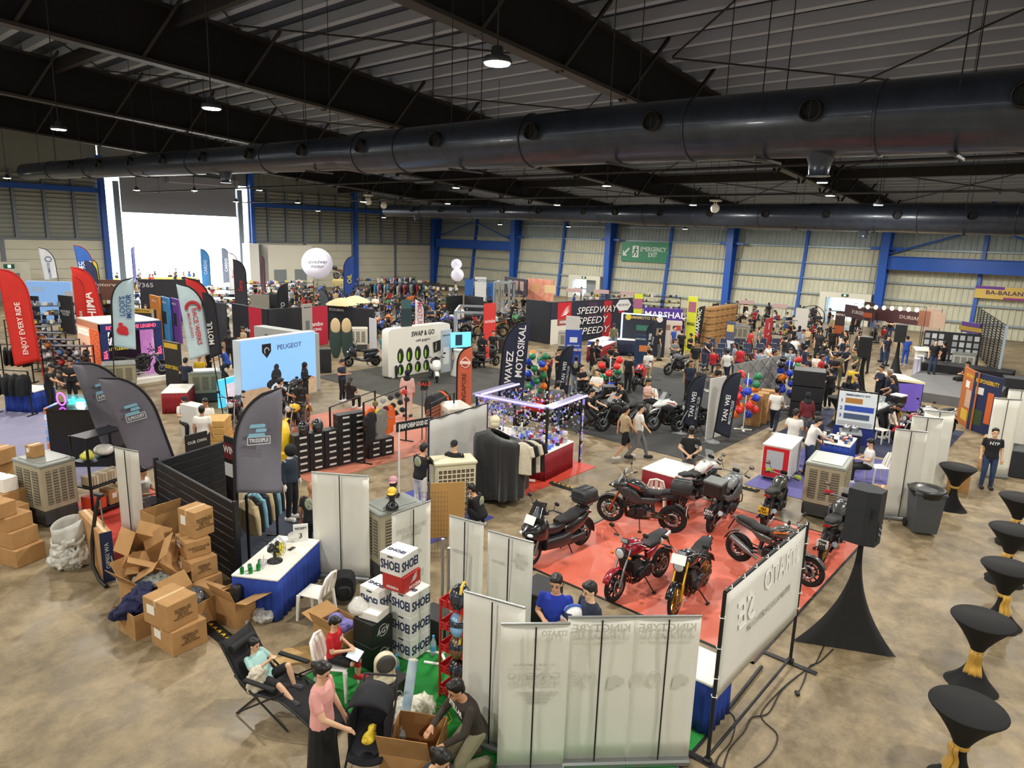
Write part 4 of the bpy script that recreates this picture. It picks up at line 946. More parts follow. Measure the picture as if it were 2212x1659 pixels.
def garment(label, loc, rz, c, L=.7, group=None, long=True, name='hanging_jacket'):
    """a top on a hanger: shoulders at z"""
    k = ('g', L, long)
    if k not in CH:
        g = G(); elimb(g, [(0, 0, -L), (0, 0, -L * .6), (0, 0, -.12), (0, 0, -.02), (0, 0, .03)], [(.07, .25), (.075, .24), (.07, .235), (.05, .18), (.035, .06)], (0, 1, 0), 14)
        for s_ in (-1, 1): g.tube([(0, s_ * .19, -.06), (0, s_ * .26, -.3), (.02, s_ * .27, -.62 if long else -.28)], 0, 10, True, [.065, .06, .045])
        CH[k] = (remesh(g, .022, 1, 'garment'), G().tube([(0, -.17, -.03), (0, 0, .04), (0, 0, .1), (.0, .025, .12), (0, .0, .14)], .005, 5).mesh('hanger'))
    t = obj(name, CH[k][0], c if not isinstance(c, str) else mat(c, .85, noise=.2, nscale=12), None, loc, rz); obj('hanger', CH[k][1], STEEL, t)
    return tag(t, label, 'clothing', group)
def balloon_column(loc, seed, label, rows, group):
    rr_ = random.Random(seed); t = thing('balloon_stand', label + ', white stand', 'stand', loc, 0)
    obj('pole', G().tube([(0, 0, .02), (0, 0, 2.0)], .02, 8), WHTP, t); obj('foot', G().box((0, 0, .02), (.6, .08, .04), .5, .01).box((0, 0, .02), (.6, .08, .04), 2.1, .01), WHTP, t)
    cn = {'r': ('d8302f', 'red'), 'g': ('1f7a4c', 'green'), 'b': ('2446c8', 'blue'), 'k': ('1b1c1e', 'black'), 'o': ('ee7a1f', 'orange')}
    if 'bal' not in CH: CH['bal'] = G().lathe([(.005, -.17), (.022, -.155), (.012, -.14), (.05, -.1), (.1, -.05), (.135, .01), (.14, .06), (.115, .12), (.06, .155), (.005, .165)], 18).mesh('balloon')
    n = len(rows); k = 0
    for i, row in enumerate(rows):
        z = .5 + i * (1.6 / n)
        for q, ch in enumerate(row):
            a = i * .9 + q * 2 * pi / max(3, len(row)); rad = .3; hxc, nm = cn[ch]; k += 1
            o = obj('balloon', CH['bal'], mat(hxc, .25, coat=.3), None, (loc[0] + rad * cos(a), loc[1] + rad * sin(a), z + rr_.uniform(-.03, .03)), (0, 1.1, a))
            tag(o, '%s balloon in the cluster %s' % (nm, group), 'balloon', '%s balloons in the cluster %s' % (nm, group))
def speaker(label, loc, rz, z, d=(.36, .4, .7)):
    t = thing('loudspeaker', label, 'speaker', (loc[0], loc[1], z), rz); x, y, h = d
    poly = [(-x / 2, -y * .3), (-x * .1, -y / 2), (x / 2, -y / 2), (x / 2, y / 2), (-x * .1, y / 2), (-x / 2, y * .3)]
    obj('cabinet', G().prism(poly, (0, 0, 0), (1, 0, 0), (0, 1, 0), (0, 0, h)), mat('1f2328', .6, bump=.15, nscale=80), t)
    obj('grille', G().box((x / 2 + .005, 0, h / 2), (.012, y * .9, h * .94), b=.006), mat('15171a', .8, bump=.4, nscale=150), t)
    obj('socket_panel', G().box((-x / 2 - .004, 0, h * .28), (.012, y * .42, h * .36), b=.004), BLK, t)
    g = G()
    for k in range(7): g.cyl((-x / 2 - .008, (k % 3 - 1) * .05, h * .16 + k * .03), (-x / 2 - .02, (k % 3 - 1) * .05, h * .16 + k * .03), .012, n=8)
    o = obj('knobs', g, mat('8fa3c8', .3), t); o['kind'] = 'stuff'
    for s_ in (-1, 1): obj('grip_recess', G().box((-x * .3, s_ * y * .41, h * .62), (.1, .012, .16), s_ * -.72, .004), mat('0a0a0b', .8), t)
    return t
WPT = []
def board(name, label, cat, loc, rz, w, h, z0, col, lines=(), th=.05, m=None, group=None, prints=()):
    """flat upright panel; local y = viewer's right; lines (text,size,z,y,colour,width); prints (y0,y1,z0,z1,colour)"""
    t = thing(name, label, cat, loc, rz, group)
    for k in range(int(w) + 2): q = (k / (int(w) + 1) - .5) * w; WPT.append((loc[0] - sin(rz) * q, loc[1] + cos(rz) * q))
    obj('panel', G().box((0, 0, z0 + h / 2), (th, w, h), b=min(.008, th / 3)), m or mat(col, .55), t)
    if z0 > 1 and loc[0] < 60:
        for s_ in (-1, 1): obj('post', G().tube([(0, s_ * (w / 2 - .05), 0), (0, s_ * (w / 2 - .05), z0 + .05)], .025, 6), STEEL, t)
    for y0, y1, a, b, c in prints: obj('print', G().box((th / 2 + .002, (y0 + y1) / 2, (a + b) / 2), (.006, y1 - y0, b - a)), c if not isinstance(c, str) else mat(c, .6), t)
    for tx, sz, z, y, c, wd in lines: text(tx, sz, c if not isinstance(c, str) else mat(c, .6), t, (th / 2 + .007, y, z), ext=.004, bold=.015, width=wd)
    return t
def rack(name, label, loc, rz, w, h, d=.45, shelves=0, m=None, cat='rack', group=None):
    t = thing(name, label, cat, loc, rz, group); m = m or BLK
    for sy in (-1, 1):
        for sx in ((-1, 1) if shelves else (0,)):
            obj('post', G().box((sx * d / 2, sy * w / 2, h / 2), (.04, .04, h)), m, t)
        if not shelves: obj('foot', G().box((0, sy * w / 2, .02), (d, .04, .04)), m, t)
    if shelves:
        for k in range(shelves): obj('shelf', G().box((0, 0, .1 + k * (h - .12) / max(1, shelves - 1)), (d, w, .03)), m, t)
    else: obj('rail', G().tube([(0, -w / 2, h), (0, w / 2, h)], .018, 8), m, t)
    return t
# ================================================================== foreground: carpets
def film(h, h2, r0=.18, r1=.7):
    m = mat(h, .4, noise=.2, nscale=.9, col2=h2).copy(); nt = m.node_tree; b = nt.nodes['Principled BSDF']
    n = nt.nodes.new('ShaderNodeTexNoise'); n.inputs['Scale'].default_value = 1.1; n.inputs['Detail'].default_value = 3
    tc = nt.nodes.new('ShaderNodeTexCoord'); nt.links.new(tc.outputs['Object'], n.inputs['Vector'])
    r = nt.nodes.new('ShaderNodeMapRange'); r.inputs[1].default_value = .45; r.inputs[2].default_value = .58; r.inputs[3].default_value = r0; r.inputs[4].default_value = r1
    nt.links.new(n.outputs['Fac'], r.inputs[0]); nt.links.new(r.outputs[0], b.inputs['Roughness']); return m
RED = film('e47c66', 'd25c44', .4, .8)
carpet('red_carpet', 'shiny red carpet under the parked row of motorcycles', 9.7, 15.6, 3.3, 8.05, RED, .012, BLK)
carpet('green_carpet', 'bright green carpet behind the white roll-up banners', 4.75, 7.78, 3.1, 7.95, mat('1c8a35', .9, noise=.25, nscale=3, bump=.1), .012, BLK)
carpet('purple_carpet', 'blue purple carpet under the air cooler and red cabinet', 17.4, 22.6, 3.4, 6.7, mat('625f9c', .85, noise=.2, nscale=2))
carpet('purple_mat', 'small blue mat beside the cap stall', 8.7, 11.0, 9.9, 12.5, mat('4a4fa0', .85, noise=.2, nscale=2))
carpet('navy_carpet', 'dark slate carpet inside the apparel booth', 5.75, 8.4, 10.6, 13.6, mat('2b3140', .9, noise=.3, nscale=3))
carpet('red_mat', 'red mat under the storage shelf beside cartons', 4.3, 6.3, 13.4, 17.2, mat('c23a2c', .6, noise=.2, nscale=2))
carpet('red_mat', 'red mat beneath the sparkly accessory stall', 12.2, 15.7, 10.3, 13.6, mat('c9412e', .5, noise=.2, nscale=2))
carpet('charcoal_carpet', 'dark grey carpet under motorcycles between sail flags', 18.2, 31, 8.5, 17.4, mat('3d3d3c', .9, noise=.25, nscale=1.5))
carpet('charcoal_carpet', 'dark grey carpet around the battery scooter display wall', 16.8, 24.5, 17.9, 26, mat('45443f', .9, noise=.25, nscale=1.5))
carpet('salmon_carpet', 'salmon coloured carpet under the cap and jacket racks', 9.3, 15.4, 14.6, 20.4, mat('c47860', .6, noise=.2, nscale=2))
carpet('lilac_carpet', 'grey lilac carpet beside the neon sign counter', 1.5, 7.2, 18.6, 28, mat('8b88a2', .85, noise=.15, nscale=1.5))
carpet('blue_carpet', 'dark blue carpet under police motorcycle display', 22.9, 28.6, 3.3, 8.0, mat('30354f', .9, noise=.2, nscale=2))
# ---- cable covers
def cable_cover(label, X, y0, y1):
    t = tag(obj('cable_cover', G().add([(X + a, y, z) for y in (y0, y1) for a, z in ((-.13, .004), (-.05, .045), (.05, .045), (.13, .004))], [(0, 1, 5, 4), (1, 2, 6, 5), (2, 3, 7, 6), (0, 4, 7, 3), (0, 3, 2, 1), (4, 5, 6, 7)]), RUB), label, 'cable cover')
    y = y0 + .08; me = G().prism([(0, 0), (.03, .04), (0, .08), (.03, .08), (.07, .04), (.03, 0)], (0, 0, 0), (1, 0, 0), (0, 1, 0), (0, 0, .006)).mesh('stripe')
    while y < y1 - .1: obj('stripe', me, YEL, t, (X - .03, y, .043)); y += .14
cable_cover('black and yellow cable ramp on the floor beside reclining chair', 4.5, 7.2, 10.3)
cable_cover('black and yellow cable ramp between stall table and scooter', 13.75, 8.2, 10.4)
cable_cover('black and yellow cable ramp behind the parked motorcycles', 17.15, 6.2, 8.4)
# ================================================================== motorcycles on the red carpet
def BP(rear, front): r, f = Vector(rear), Vector(front); d = f - r; return ((r.x + f.x) / 2, (r.y + f.y) / 2, .012), atan2(d.y, d.x)
PR = {}
l, a = BP((11.2, 7.62), (9.75, 7.75)); PR['maxi'] = bike('black maxi scooter with rounded top case and paper note on its nose', l, a, 'maxi', '1c1b1d', '242326', box='round', name='maxi_scooter', note=True, lean=.03)
l, a = BP((13.15, 6.55), (12.7, 7.9)); PR['adv'] = bike('black and red adventure motorcycle on its stand beside the red skirted table', l, a, 'adv', '2a2d2c', '333335', accent='b83028', guards=None, forkc=mat('b8552a', .3, .6), plate=('d9d9d4', '1a1a1a', 'FBU', '5082'), box='round')
l, a = BP((11.15, 5.72), (9.75, 5.84)); PR['nakedred'] = bike('dark red naked motorcycle with round headlight and white tail panels', l, a, 'naked', '8c0f22', '1a1a1c', accent=None, seatc='252525', lean=.05)
obj('tail_panel', G().loft([(-.5, .13, .84, .03, .05, 2.5), (-.85, .09, .9, .02, .03, 2.5)]).loft([(-.5, -.13, .84, .03, .05, 2.5), (-.85, -.09, .9, .02, .03, 2.5)]).loft([(-.5, 0, .8, .13, .02, 2.5), (-.85, 0, .87, .09, .02, 2.5)]), mat('e4e4e0', .3), PR['nakedred'])
for s_ in (-1, 1): obj('indicator', G().sph((.56, s_ * .19, .83), (.03, .04, .03), 8, 6), mat('d9701a', .2), PR['nakedred'])
l, a = BP((11.45, 4.95), (10.03, 4.82)); PR['nakedblk'] = bike('black naked motorcycle with gold fork legs and paper note on the headlight', l, a, 'naked', '141416', '141416', rim=mat('b08a3a', .3, .8), forkc=mat('d3a21e', .3, .5), note=True, lean=.05)
l, a = BP((14.35, 7.02), (15.72, 6.85)); PR['advw'] = bike('white and black adventure motorcycle behind the red skirted table corner', l, a, 'adv', 'e6e6e4', '1d1d1f', plate=('17181a', 'e8e8e8', 'FBR', '2260'), accent='a02820', lean=.04)
l, a = BP((13.81, 5.95), (15.2, 6.05)); bike('grey adventure scooter with boxy silver lidded case and black plate', l, a, 'adv', '8d9192', '5d6062', box='6f7472', plate=('17181a', 'e8e8e8', 'FBW', '8741Y'), lean=.05)
l, a = BP((14.8, 5.15), (16.2, 5.3)); bike('dark green grey naked motorcycle with yellow licence plate', l, a, 'naked', '3a3c36', '2a2c28', plate=('e8b818', '1a1a1a', 'FBS', '4756C'), guards='a9b83a', lean=.05)
l, a = BP((12.88, 4.95), (12.79, 3.5)); bike('dark grey sport naked motorcycle with orange accents behind the hung white banner', l, a, 'naked', '4a4744', '2c2a29', accent='e0771c', spokes=10, lean=-.05)
l, a = BP((13.95, 3.62), (15.35, 3.7)); PR['advg'] = bike('charcoal adventure motorcycle with gold rims beside the loudspeaker', l, a, 'adv', '3b3c3b', '2c2d2d', rim=mat('b98f35', .3, .8), spokes=24, plate=('e6e6e0', '1a1a1a', 'FBM', '54A'), guards='c0202a', lean=.05)
# ================================================================== banner frame, loudspeaker, cocktail tables, bin
t = thing('framed_banner', 'white mesh banner lashed on a black pipe frame, print mirrored from behind', 'banner', (8.68, 2.88, 0), 0)
for x in (-1.42, 1.42):
    obj('upright', G().tube([(x, 0, .03), (x, 0, 2.32)], .024, 10), BLK, t)
    obj('foot', G().box((x, 0, .015), (.09, .8, .02), .0, .005).box((x, 0, .05), (.1, .1, .08), 0, .02), BLK, t)
obj('top_bar', G().tube([(-1.42, 0, 2.32), (1.42, 0, 2.32)], .024, 10), BLK, t); obj('bottom_bar', G().tube([(-1.42, 0, .1), (1.42, 0, .1)], .02, 10), BLK, t)
obj('mesh_sheet', G().sheet(lambda u, v: ((u - .5) * 2.72, .03 * sin(u * 4) * (1 - v), .86 + v * 1.42 - .05 * sin(pi * u) * (1 - v)), 12, 8, .004), mat('e6e6e0', .65, noise=.05, nscale=2), t)
gh = mat('f4f4f2', .5); gh2 = mat('cfcfca', .6)
for sx, tx, sz, z, wd, mm in ((.55, 'STRATO', .46, 1.95, 1.35, gh), (-.62, 'SE', .56, 1.78, .62, gh), (.2, 'WWW.MODERNPERFORMANCE.COM', .15, 1.48, 1.5, gh2)):
    text(tx, sz, mm, t, (sx, -.012, z), (-1, 0, .0), (0, 0, 1), ext=.003, shear=.3, bold=.02, width=wd, name='print_through')
for k in range(8): obj('tie', G().tube([(-1.3 + k * .37 + .04 * cos(q), .04 * sin(q), 2.3 + .01 * q) for q in (0, 1.5, 3, 4.5, 6)], .006, 5), WHTP, t)
for z in (2.0, 1.6, 1.2, .95):
    for x in (-1.42, 1.42): obj('tie', G().tube([(x + .04 * cos(q) * (1 if x < 0 else -1), .04 * sin(q), z) for q in (0, 1.5, 3, 4.5, 6)], .006, 5), WHTP, t)
t = thing('speaker_stand', 'speaker stand under a stretched black cloth spread to three floor points', 'stand', (11.15, 2.36, 0), 0)
ft = [(-.42, .72), (.28, -.68), (.75, .35)]
def stretch(z):
    q = 1 - z; ring = []
    for i in range(3):
        for k in range(8):
            s_ = k / 8; a0, b0 = ft[i], ft[(i + 1) % 3]; sag = 1 - (.62 if z > .06 else .35) * 4 * s_ * (1 - s_) * .62
            r = (q ** 2.4) * .93 + .05; ring.append(((a0[0] * (1 - s_) + b0[0] * s_) * r * sag, (a0[1] * (1 - s_) + b0[1] * s_) * r * sag, .015 + z * 1.85))
    return ring
obj('stretch_cover', G().rings([stretch(k / 16) for k in range(17)]), mat('141415', .85, sheen=.2), t)
speaker('large black loudspeaker on the cloth covered stand, sockets on its back', (11.15, 2.36), 1.5, 1.86, (.44, .43, .86))
for i, (x, y, lb) in enumerate(((8.96, .53, 'black covered cocktail table with gold sash, first in the row from the banner frame'), (11.43, .7, 'black covered cocktail table with gold sash, second in the row'), (13.77, .63, 'black covered cocktail table with gold sash, third in the row'))):
    cocktail(lb.replace('first in the row from the banner frame', 'first of the aisle row from the framed banner').replace('in the row', 'of the aisle row from the framed banner'), (x, y, 0), 2.2 + i * .7)
for px, py, nn in ((2190, 1142, 'fourth'), (2206, 1074, 'fifth')):
    q = F(px, py, 1.1); cocktail('black covered cocktail table with gold sash, %s of the aisle row from the framed banner' % nn, (q.x, q.y, 0), 2.5)
q = F(2070, 1008, 1.1); cocktail('black covered cocktail table beside tall cartons and banners', (q.x, q.y, 0), 1.2)
q = F(1815, 858, 1.1); cocktail('black covered cocktail table with gold sash beside the instruction board', (q.x, q.y, 0), 2.6)
t = thing('wheelie_bin', 'dark grey wheelie bin lined with a black bag', 'bin', (17.35, 2.5, 0), pi + .5)
obj('bin_body', G().rings([[(sx * a, sy * b, z) for sx, sy in ((1, 1), (-1, 1), (-1, -1), (1, -1))] for a, b, z in ((.24, .24, .06), (.26, .26, .3), (.3, .29, .95), (.33, .32, .97), (.33, .32, 1.02))], sm=False), mat('4a4d50', .6), t)
obj('bin_liner', G().lathe([(.33, .88), (.37, .95), (.4, 1.02), (.36, 1.06), (.3, 1.04), (.1, 1.0)], 14), mat('1a1b1d', .3), t)
for s_ in (-1, 1): obj('bin_wheel', G().lathe([(.08, -.025), (.1, -.02), (.1, .02), (.08, .025)], 14, (-.26, s_ * .27, .1), 'y'), RUB, t)
obj('bin_handle', G().tube([(-.33, -.22, .98), (-.4, -.2, 1.0), (-.4, .2, 1.0), (-.33, .22, .98)], .018, 6), mat('3b3e40', .5), t)
# loose cables and plugs around the banner frame
def cable(label, pts, r=.009, plug=True):
    P = [F(x, y, .012) for x, y in pts]; Q = []
    for i in range(len(P) - 1):
        p0, p1, p2, p3 = P[max(i - 1, 0)], P[i], P[i + 1], P[min(i + 2, len(P) - 1)]
        for k in range(5):
            s_ = k / 5; Q.append(.5 * (2 * p1 + (p2 - p0) * s_ + (2 * p0 - 5 * p1 + 4 * p2 - p3) * s_ * s_ + (3 * p1 - p0 - 3 * p2 + p3) * s_ ** 3))
    Q.append(P[-1]); t = obj('power_cable', G().tube(Q, r, 6), BLK)
    if plug: obj('plug', G().box(Q[-1] + Vector((0, 0, .02)), (.09, .06, .05), .6, .012), BLK, t)
    return tag(t, label, 'cable')
cable('black power cable trailing from under the covered speaker stand', [(1780, 1395), (1762, 1432), (1748, 1442), (1700, 1478), (1650, 1530), (1648, 1555), (1680, 1590), (1655, 1640), (1590, 1680)])
cable('black power cable with plug lying beside frame foot', [(1800, 1402), (1770, 1430), (1748, 1440), (1735, 1475), (1722, 1500)])
cable('black power cable looping along the base of the banner frame', [(1745, 1443), (1690, 1490), (1660, 1540), (1625, 1550), (1608, 1580), (1575, 1620), (1560, 1670)])
cable('thin black cable beside loose black pipe on floor', [(1572, 1535), (1588, 1555), (1580, 1600), (1550, 1640), (1545, 1690)], .007, False)
p0, p1 = F(1570, 1535, .03), F(1645, 1440, .03)
tag(obj('loose_pipe', G().tube([p0, p1], .026, 10), BLK), 'loose black pipe lying on the floor by red carpet', 'pipe')
# ================================================================== white roll-up banners seen from behind
ru = lambda *a, **k: rollup(*a, **k)
d = Vector((1.65, -1.64, 0)).normalized(); o = Vector((5.42, 4.74, 0))
ru('white roll-up banner back, brake line advert showing through, next to the tyre banners', o - Vector((.05, .06, 0)), o + d * .8 - Vector((.05, .06, 0)), 1.97, lines=[('STRATO', .1, 1.85, .22, .3), ('ALL NEW & IMPROVED', .05, 1.45, 0, .5), ('GANERIO', .14, 1.3, .0, .62), ('BRAKE LINES', .06, 1.2, 0, .6), ('LIFETIME LEAK PROOF WARRANTY\nFULLY CUSTOMISABLE\nHIGH PERFORMANCE\nVACUUM PLATED', .05, 1.02, .05, .5)])
KT = [('KINGTYRE', .15, 1.86, 0, .68), ('SLICK / SUPERSPORT / RAIN', .06, 1.73, 0, .66)]
def tyres_print(t):
    for y in (-.12, -.3):
        for ra, rb_ in ((.075, .1), (.045, .065)): obj('print_through', G().tube([(.012, y + ra * cos(q * pi / 8), 1.2 + rb_ * sin(q * pi / 8)) for q in range(16)], .004, 4, closed=True), mat('cfcec4', .7), t)
    obj('print_through', G().prism([(-.1, -.08), (-.08, .06), (0, .1), (.1, .05), (.11, -.02), (.02, -.03), (.0, -.09)], (.009, .2, 1.15), (0, 1, 0), (0, 0, 1), (.002, 0, 0)), mat('d0cfc5', .7), t)
for k, lb in ((1, 'white roll-up banner back with tyre advert showing through, between two other banners'), (2, 'white roll-up banner back with tyre advert, beside the blue skirted table')):
    tyres_print(ru(lb, o + d * (.79 * k), o + d * (.79 * k + .8), 2.0, lines=KT))
ru('plain white roll-up banner back standing by red helmet shelf', (5.5, 5.42), (5.72, 4.62), 2.05)
ru('white roll-up banner back beside the brown pegboard', (6.98, 7.22), (7.12, 6.62), 2.05, lines=[('DAINESE', .08, 1.5, -.1, .3)])
ru('white roll-up banner back with THE OFFICIAL GRIP print near the maxi scooter', (7.0, 6.42), (7.16, 5.68), 2.05, lines=[('THE\nOFFICIAL\nGRIP', .1, 1.7, .17, .3), ('BEST GRIP', .06, 1.6, -.2, .2)])
ru('wide white roll-up banner back beside the blue skirted table with drinks', (6.6, 10.4), (7.2, 9.52), 2.04)
p0, p1 = F(847, 1112, 2.0), F(931, 1082, 2.0); ru('white roll-up banner back with WORKSHOPS print in front of cap cooler', p0, p1, 2.0, lines=[('WORKSHOPS\nDEALERS', .13, 1.6, 0, .62), ('FIND US', .1, 1.2, 0, .4), ('FREE', .2, .8, 0, .5)])
ru('white roll-up banner back leaning on the storage shelf beside cartons', (4.85, 14.75), (5.06, 14.1), 1.9, back='d4d2c8')
for k, (px0, px1, lb) in enumerate((((1905, 1118), (1932, 1112), 'long white banner back nearest the wheelie bin'), ((1940, 1095), (1962, 1088), 'long white banner back between two others by the bin'), ((1968, 1075), (1998, 1066), 'dusty white banner back closest to the tall carton'))):
    p0 = F(*px0); ru(lb, (p0.x, p0.y), (p0.x + .25, p0.y - .62), 2.35 if k else 2.2)
for px0, lb in (((2118, 1028), 'narrow white banner back behind the man in printed tee'), ((2150, 1000), 'narrow white banner back next to the packing cartons')):
    p0 = F(*px0); ru(lb, (p0.x, p0.y), (p0.x + .3, p0.y - .6), 2.3)
# ================================================================== coolers
cooler('beige air cooler with two display busts standing on top', (7.75, 9.55, 0), -.1, (.95, .66, 1.32))
cooler('tall beige air cooler with small carton on top beside shelf', (4.1, 16.65, 0), .25, (.72, 1.0, 1.33))
cooler('beige air cooler behind the charcoal motorcycle', (16.9, 4.5, 0), .12, (1.15, .85, 1.3), top='8b8f86')
# evaporative cooler with honeycomb back by the draped rack
t = thing('air_cooler', 'cream air cooler with square honeycomb back panel behind pegboard', 'air cooler', (10.6, 10.85, 0), 1.05)
obj('housing', G().box((0, 0, .62), (.55, .95, 1.2), b=.03), mat('cfc9a8', .55), t); obj('top_cover', G().box((0, 0, 1.25), (.6, 1.0, .08), b=.03), mat('d8d2b2', .5), t)
obj('honeycomb', G().box((-.28, 0, .62), (.03, .84, 1.02)), mat('6a5a40', .8), t)
for k in range(9): obj('grid_bar', G().box((-.3, -.42 + k * .105, .62), (.02, .018, 1.02)), mat('e3dec6', .5), t)
for k in range(10): obj('grid_bar', G().box((-.3, 0, .12 + k * .111), (.02, .84, .018)), mat('e3dec6', .5), t)
# ================================================================== pegboard and grid screens
t = thing('pegboard', 'tan pegboard panel seen from behind in a metal frame', 'board', (9.35, 9.72, 0), -2.2)
obj('board_sheet', G().box((0, 0, .72), (.02, .72, 1.2)), mat('b98e52', .7, noise=.1, nscale=2), t)
for y in (-.4, .4): obj('upright', G().tube([(.0, y, 0), (0, y, 1.34)], .014, 6), STEEL, t)
t = thing('grid_screen', 'brown wire grid screen beside the pegboard', 'screen', (8.62, 9.4, 0), -2.3)
for k in range(11): obj('wire', G().tube([(0, -.3 + k * .06, .02), (0, -.3 + k * .06, 1.4)], .004, 4), mat('6b5236', .6), t)
for k in range(15): obj('wire', G().tube([(0, -.3, .02 + k * .098), (0, .3, .02 + k * .098)], .004, 4), mat('6b5236', .6), t)
# busts with caps on the cooler
for x, y, lb, c, cap in ((7.55, 9.3, 'glossy black display bust wearing a yellow and black cap', '141416', 'd8b23a'), (7.95, 9.75, 'glossy black display bust wearing a pink cap', '141416', 'b98a90')):
    t = thing('display_bust', lb, 'mannequin', (x, y, 1.4), -2.4); m = mat(c, .15, coat=.6)
    obj('bust', G().lathe([(.12, 0), (.13, .03), (.09, .09), (.055, .13), (.055, .17)], 16).sph((.0, 0, .27), (.095, .078, .115), 14, 10).sph((.03, 0, .21), (.06, .055, .06)), m, t)
    obj('cap', G().sph((-.01, 0, .32), (.105, .088, .08), 14, 8).sph((.11, 0, .315), (.07, .07, .012)), mat(cap, .8), t)
# ================================================================== table with drinks, fan and clutter
t = skirt_table('white table with blue pleated skirt cluttered with drinks and a fan', (5.78, 10.22, 0), -1.02, (.8, 1.55, .76))
TB = Matrix.Translation((5.78, 10.22, .76)) @ Matrix.Rotation(-1.02, 4, 'Z'); tb = lambda x, y: TB @ Vector((x, y, 0))
for k, (x, y) in enumerate(((-.25, -.72), (-.18, -.6), (-.12, -.68), (-.05, -.56), (-.1, -.42))):
    c = obj('drink_can', G().lathe([(.028, 0), (.033, .008), (.033, .11), (.026, .12)], 12), mat('1f8a3a', .3, .6), None, tb(x, y)); tag(c, 'green drink can standing at the corner of the blue skirted table', 'can', 'green cans on the blue table'); obj('can_lid', G().lathe([(.026, .12), (.02, .122)], 12), CHR, c)
c = obj('plastic_cup', G().lathe([(.035, 0), (.048, .14), (.046, .14), (.033, .005)], 14, cap=False), GLASS, None, tb(-.02, -.48)); obj('straw', G().tube([(0, 0, .02), (.03, .0, .22)], .004, 5), mat('c03030', .4), c); tag(c, 'clear plastic cup with a red straw', 'cup')
f = thing('desk_fan', 'black desk fan with round wire guard on table', 'fan', tb(.05, -.2), .4); 
obj('base', G().lathe([(.13, 0), (.13, .02), (.03, .04), (.02, .18)], 16), BLK, f); obj('motor', G().sph((-.07, 0, .26), (.1, .06, .06)), BLK, f)
gg = G()
for q in (.06, .11, .16, .19): gg.tube([(.05, q * cos(k * pi / 10), .26 + q * sin(k * pi / 10)) for k in range(20)], .004, 4, closed=True)
for k in range(12): gg.tube([(.05, .03 * cos(k * pi / 6), .26 + .03 * sin(k * pi / 6)), (.05, .19 * cos(k * pi / 6), .26 + .19 * sin(k * pi / 6))], .003, 4)
obj('guard', gg, BLK, f)
for k in range(3): obj('blade', G().sph((.03, .07 * cos(k * 2.1), .26 + .07 * sin(k * 2.1)), (.008, .06, .045), 8, 6, Matrix.Rotation(k * 2.1, 3, 'X')), mat('3b3d40', .3, alpha=.8), f)
c = obj('yellow_bag', remesh(G().box((0, 0, .08), (.2, .12, .16), .3, .03).sph((.03, 0, .16), (.06, .05, .05)), .02, 2), mat('d8cc28', .4), None, tb(-.02, .08), .5); tag(c, 'crumpled yellow plastic bag on the blue skirted table', 'bag')
b_ = board('table_sign', 'small white table sign standing on blue skirted table', 'sign', tb(.12, .62), tocam(tb(.12, .62)), .26, .34, .0, 'e8e8e4', [('RECEIPT', .06, .26, 0, '222222', .2), ('3', .12, .12, 0, '222222', None)], .02)
c = obj('clear_bag', remesh(G().sph((0, 0, .08), (.18, .13, .09)).sph((.1, .05, .13), (.1, .09, .08)).sph((-.1, 0, .1), (.09, .09, .08)), .025, 1), mat('e4e4de', .15, alpha=.55, bump=.5, nscale=14), None, tb(.02, .68)); tag(c, 'see-through plastic bag of wrappers at the table end', 'bag')
c = tag(obj('phone', G().box((0, 0, .006), (.15, .075, .01), .4, .003), BLKG, None, tb(.1, .3)), 'phone lying on the blue skirted table', 'phone')
c = tag(obj('paper_sheet', G().box((0, 0, .003), (.2, .28, .004), .3), mat('e8e2c8', .7), None, tb(-.1, .38)), 'cream paper sheet lying on the blue skirted table', 'paper')
plastic_chair('white plastic chair standing by the blue skirted table', (5.85, 9.2, 0), 2.0)
t = thing('backpack', 'black backpack leaning at the foot of wide white banner', 'bag', (6.5, 9.3, 0), -2.3)
obj('bag_body', G().loft([(-.12, 0, .28, .14, .22, 3), (0, 0, .3, .19, .28, 3.2), (.12, 0, .26, .16, .22, 3)]), mat('17181a', .8), t); obj('front_pocket', G().loft([(.1, 0, .2, .13, .13, 3), (.18, 0, .2, .11, .11, 3)]), mat('1e1f22', .8), t); obj('strap', G().tube([(.2, .06, .33), (.19, .06, .1)], .012, 5), BLK, t)
# ================================================================== brown cartons around the black partition
NOTE = 'MATERIAL NO.\nDESCRIPTION\nSIZE QTY\nG.W. N.W.\nMADE IN CHINA'
def cart(lb, loc, rz, d, **k):
    x, y, z = d
    return carton(lb, loc, rz, d, lines=[(NOTE, z * .1, (0, -y / 2 - .004, z * .52), (1, 0, 0))], **k)
cart('lowest brown carton of the tall pile against the black partition', (4.9, 11.35, 0), .12, (.5, .62, .36))
cart('second brown carton up in the tall pile against the black partition', (4.88, 11.4, .365), .05, (.48, .6, .34))
carton('smaller carton with chocolate print, third in the tall pile', (4.9, 11.5, .71), -.08, (.42, .52, .3), lines=[('CHOCOLATE\nCOOKIE', .06, (.0, -.264, .15), (1, 0, 0)), ('CHOCOLATE', .05, (-.214, 0, .2), (0, -1, 0))])
cart('brown carton on the very top of the tall pile', (5.0, 11.55, 1.015), .2, (.38, .45, .48))
cart('bottom carton of the two stacked boxes out on the floor', (3.98, 10.05, 0), .1, (.55, .62, .4))
cart('top carton of the two stacked boxes out on the floor', (3.9, 10.1, .405), .2, (.5, .6, .42))
opencarton('open carton filled with a dark tied bag beside the blue table', (4.95, 10.1, 0), .15, (.5, .6, .45), (None, .25, .1, 1.2))
opencarton('open carton of plastic wrapped packs behind the stacked boxes', (4.4, 10.5, 0), .3, (.55, .6, .45), (.9, None, -.2, 1.3))
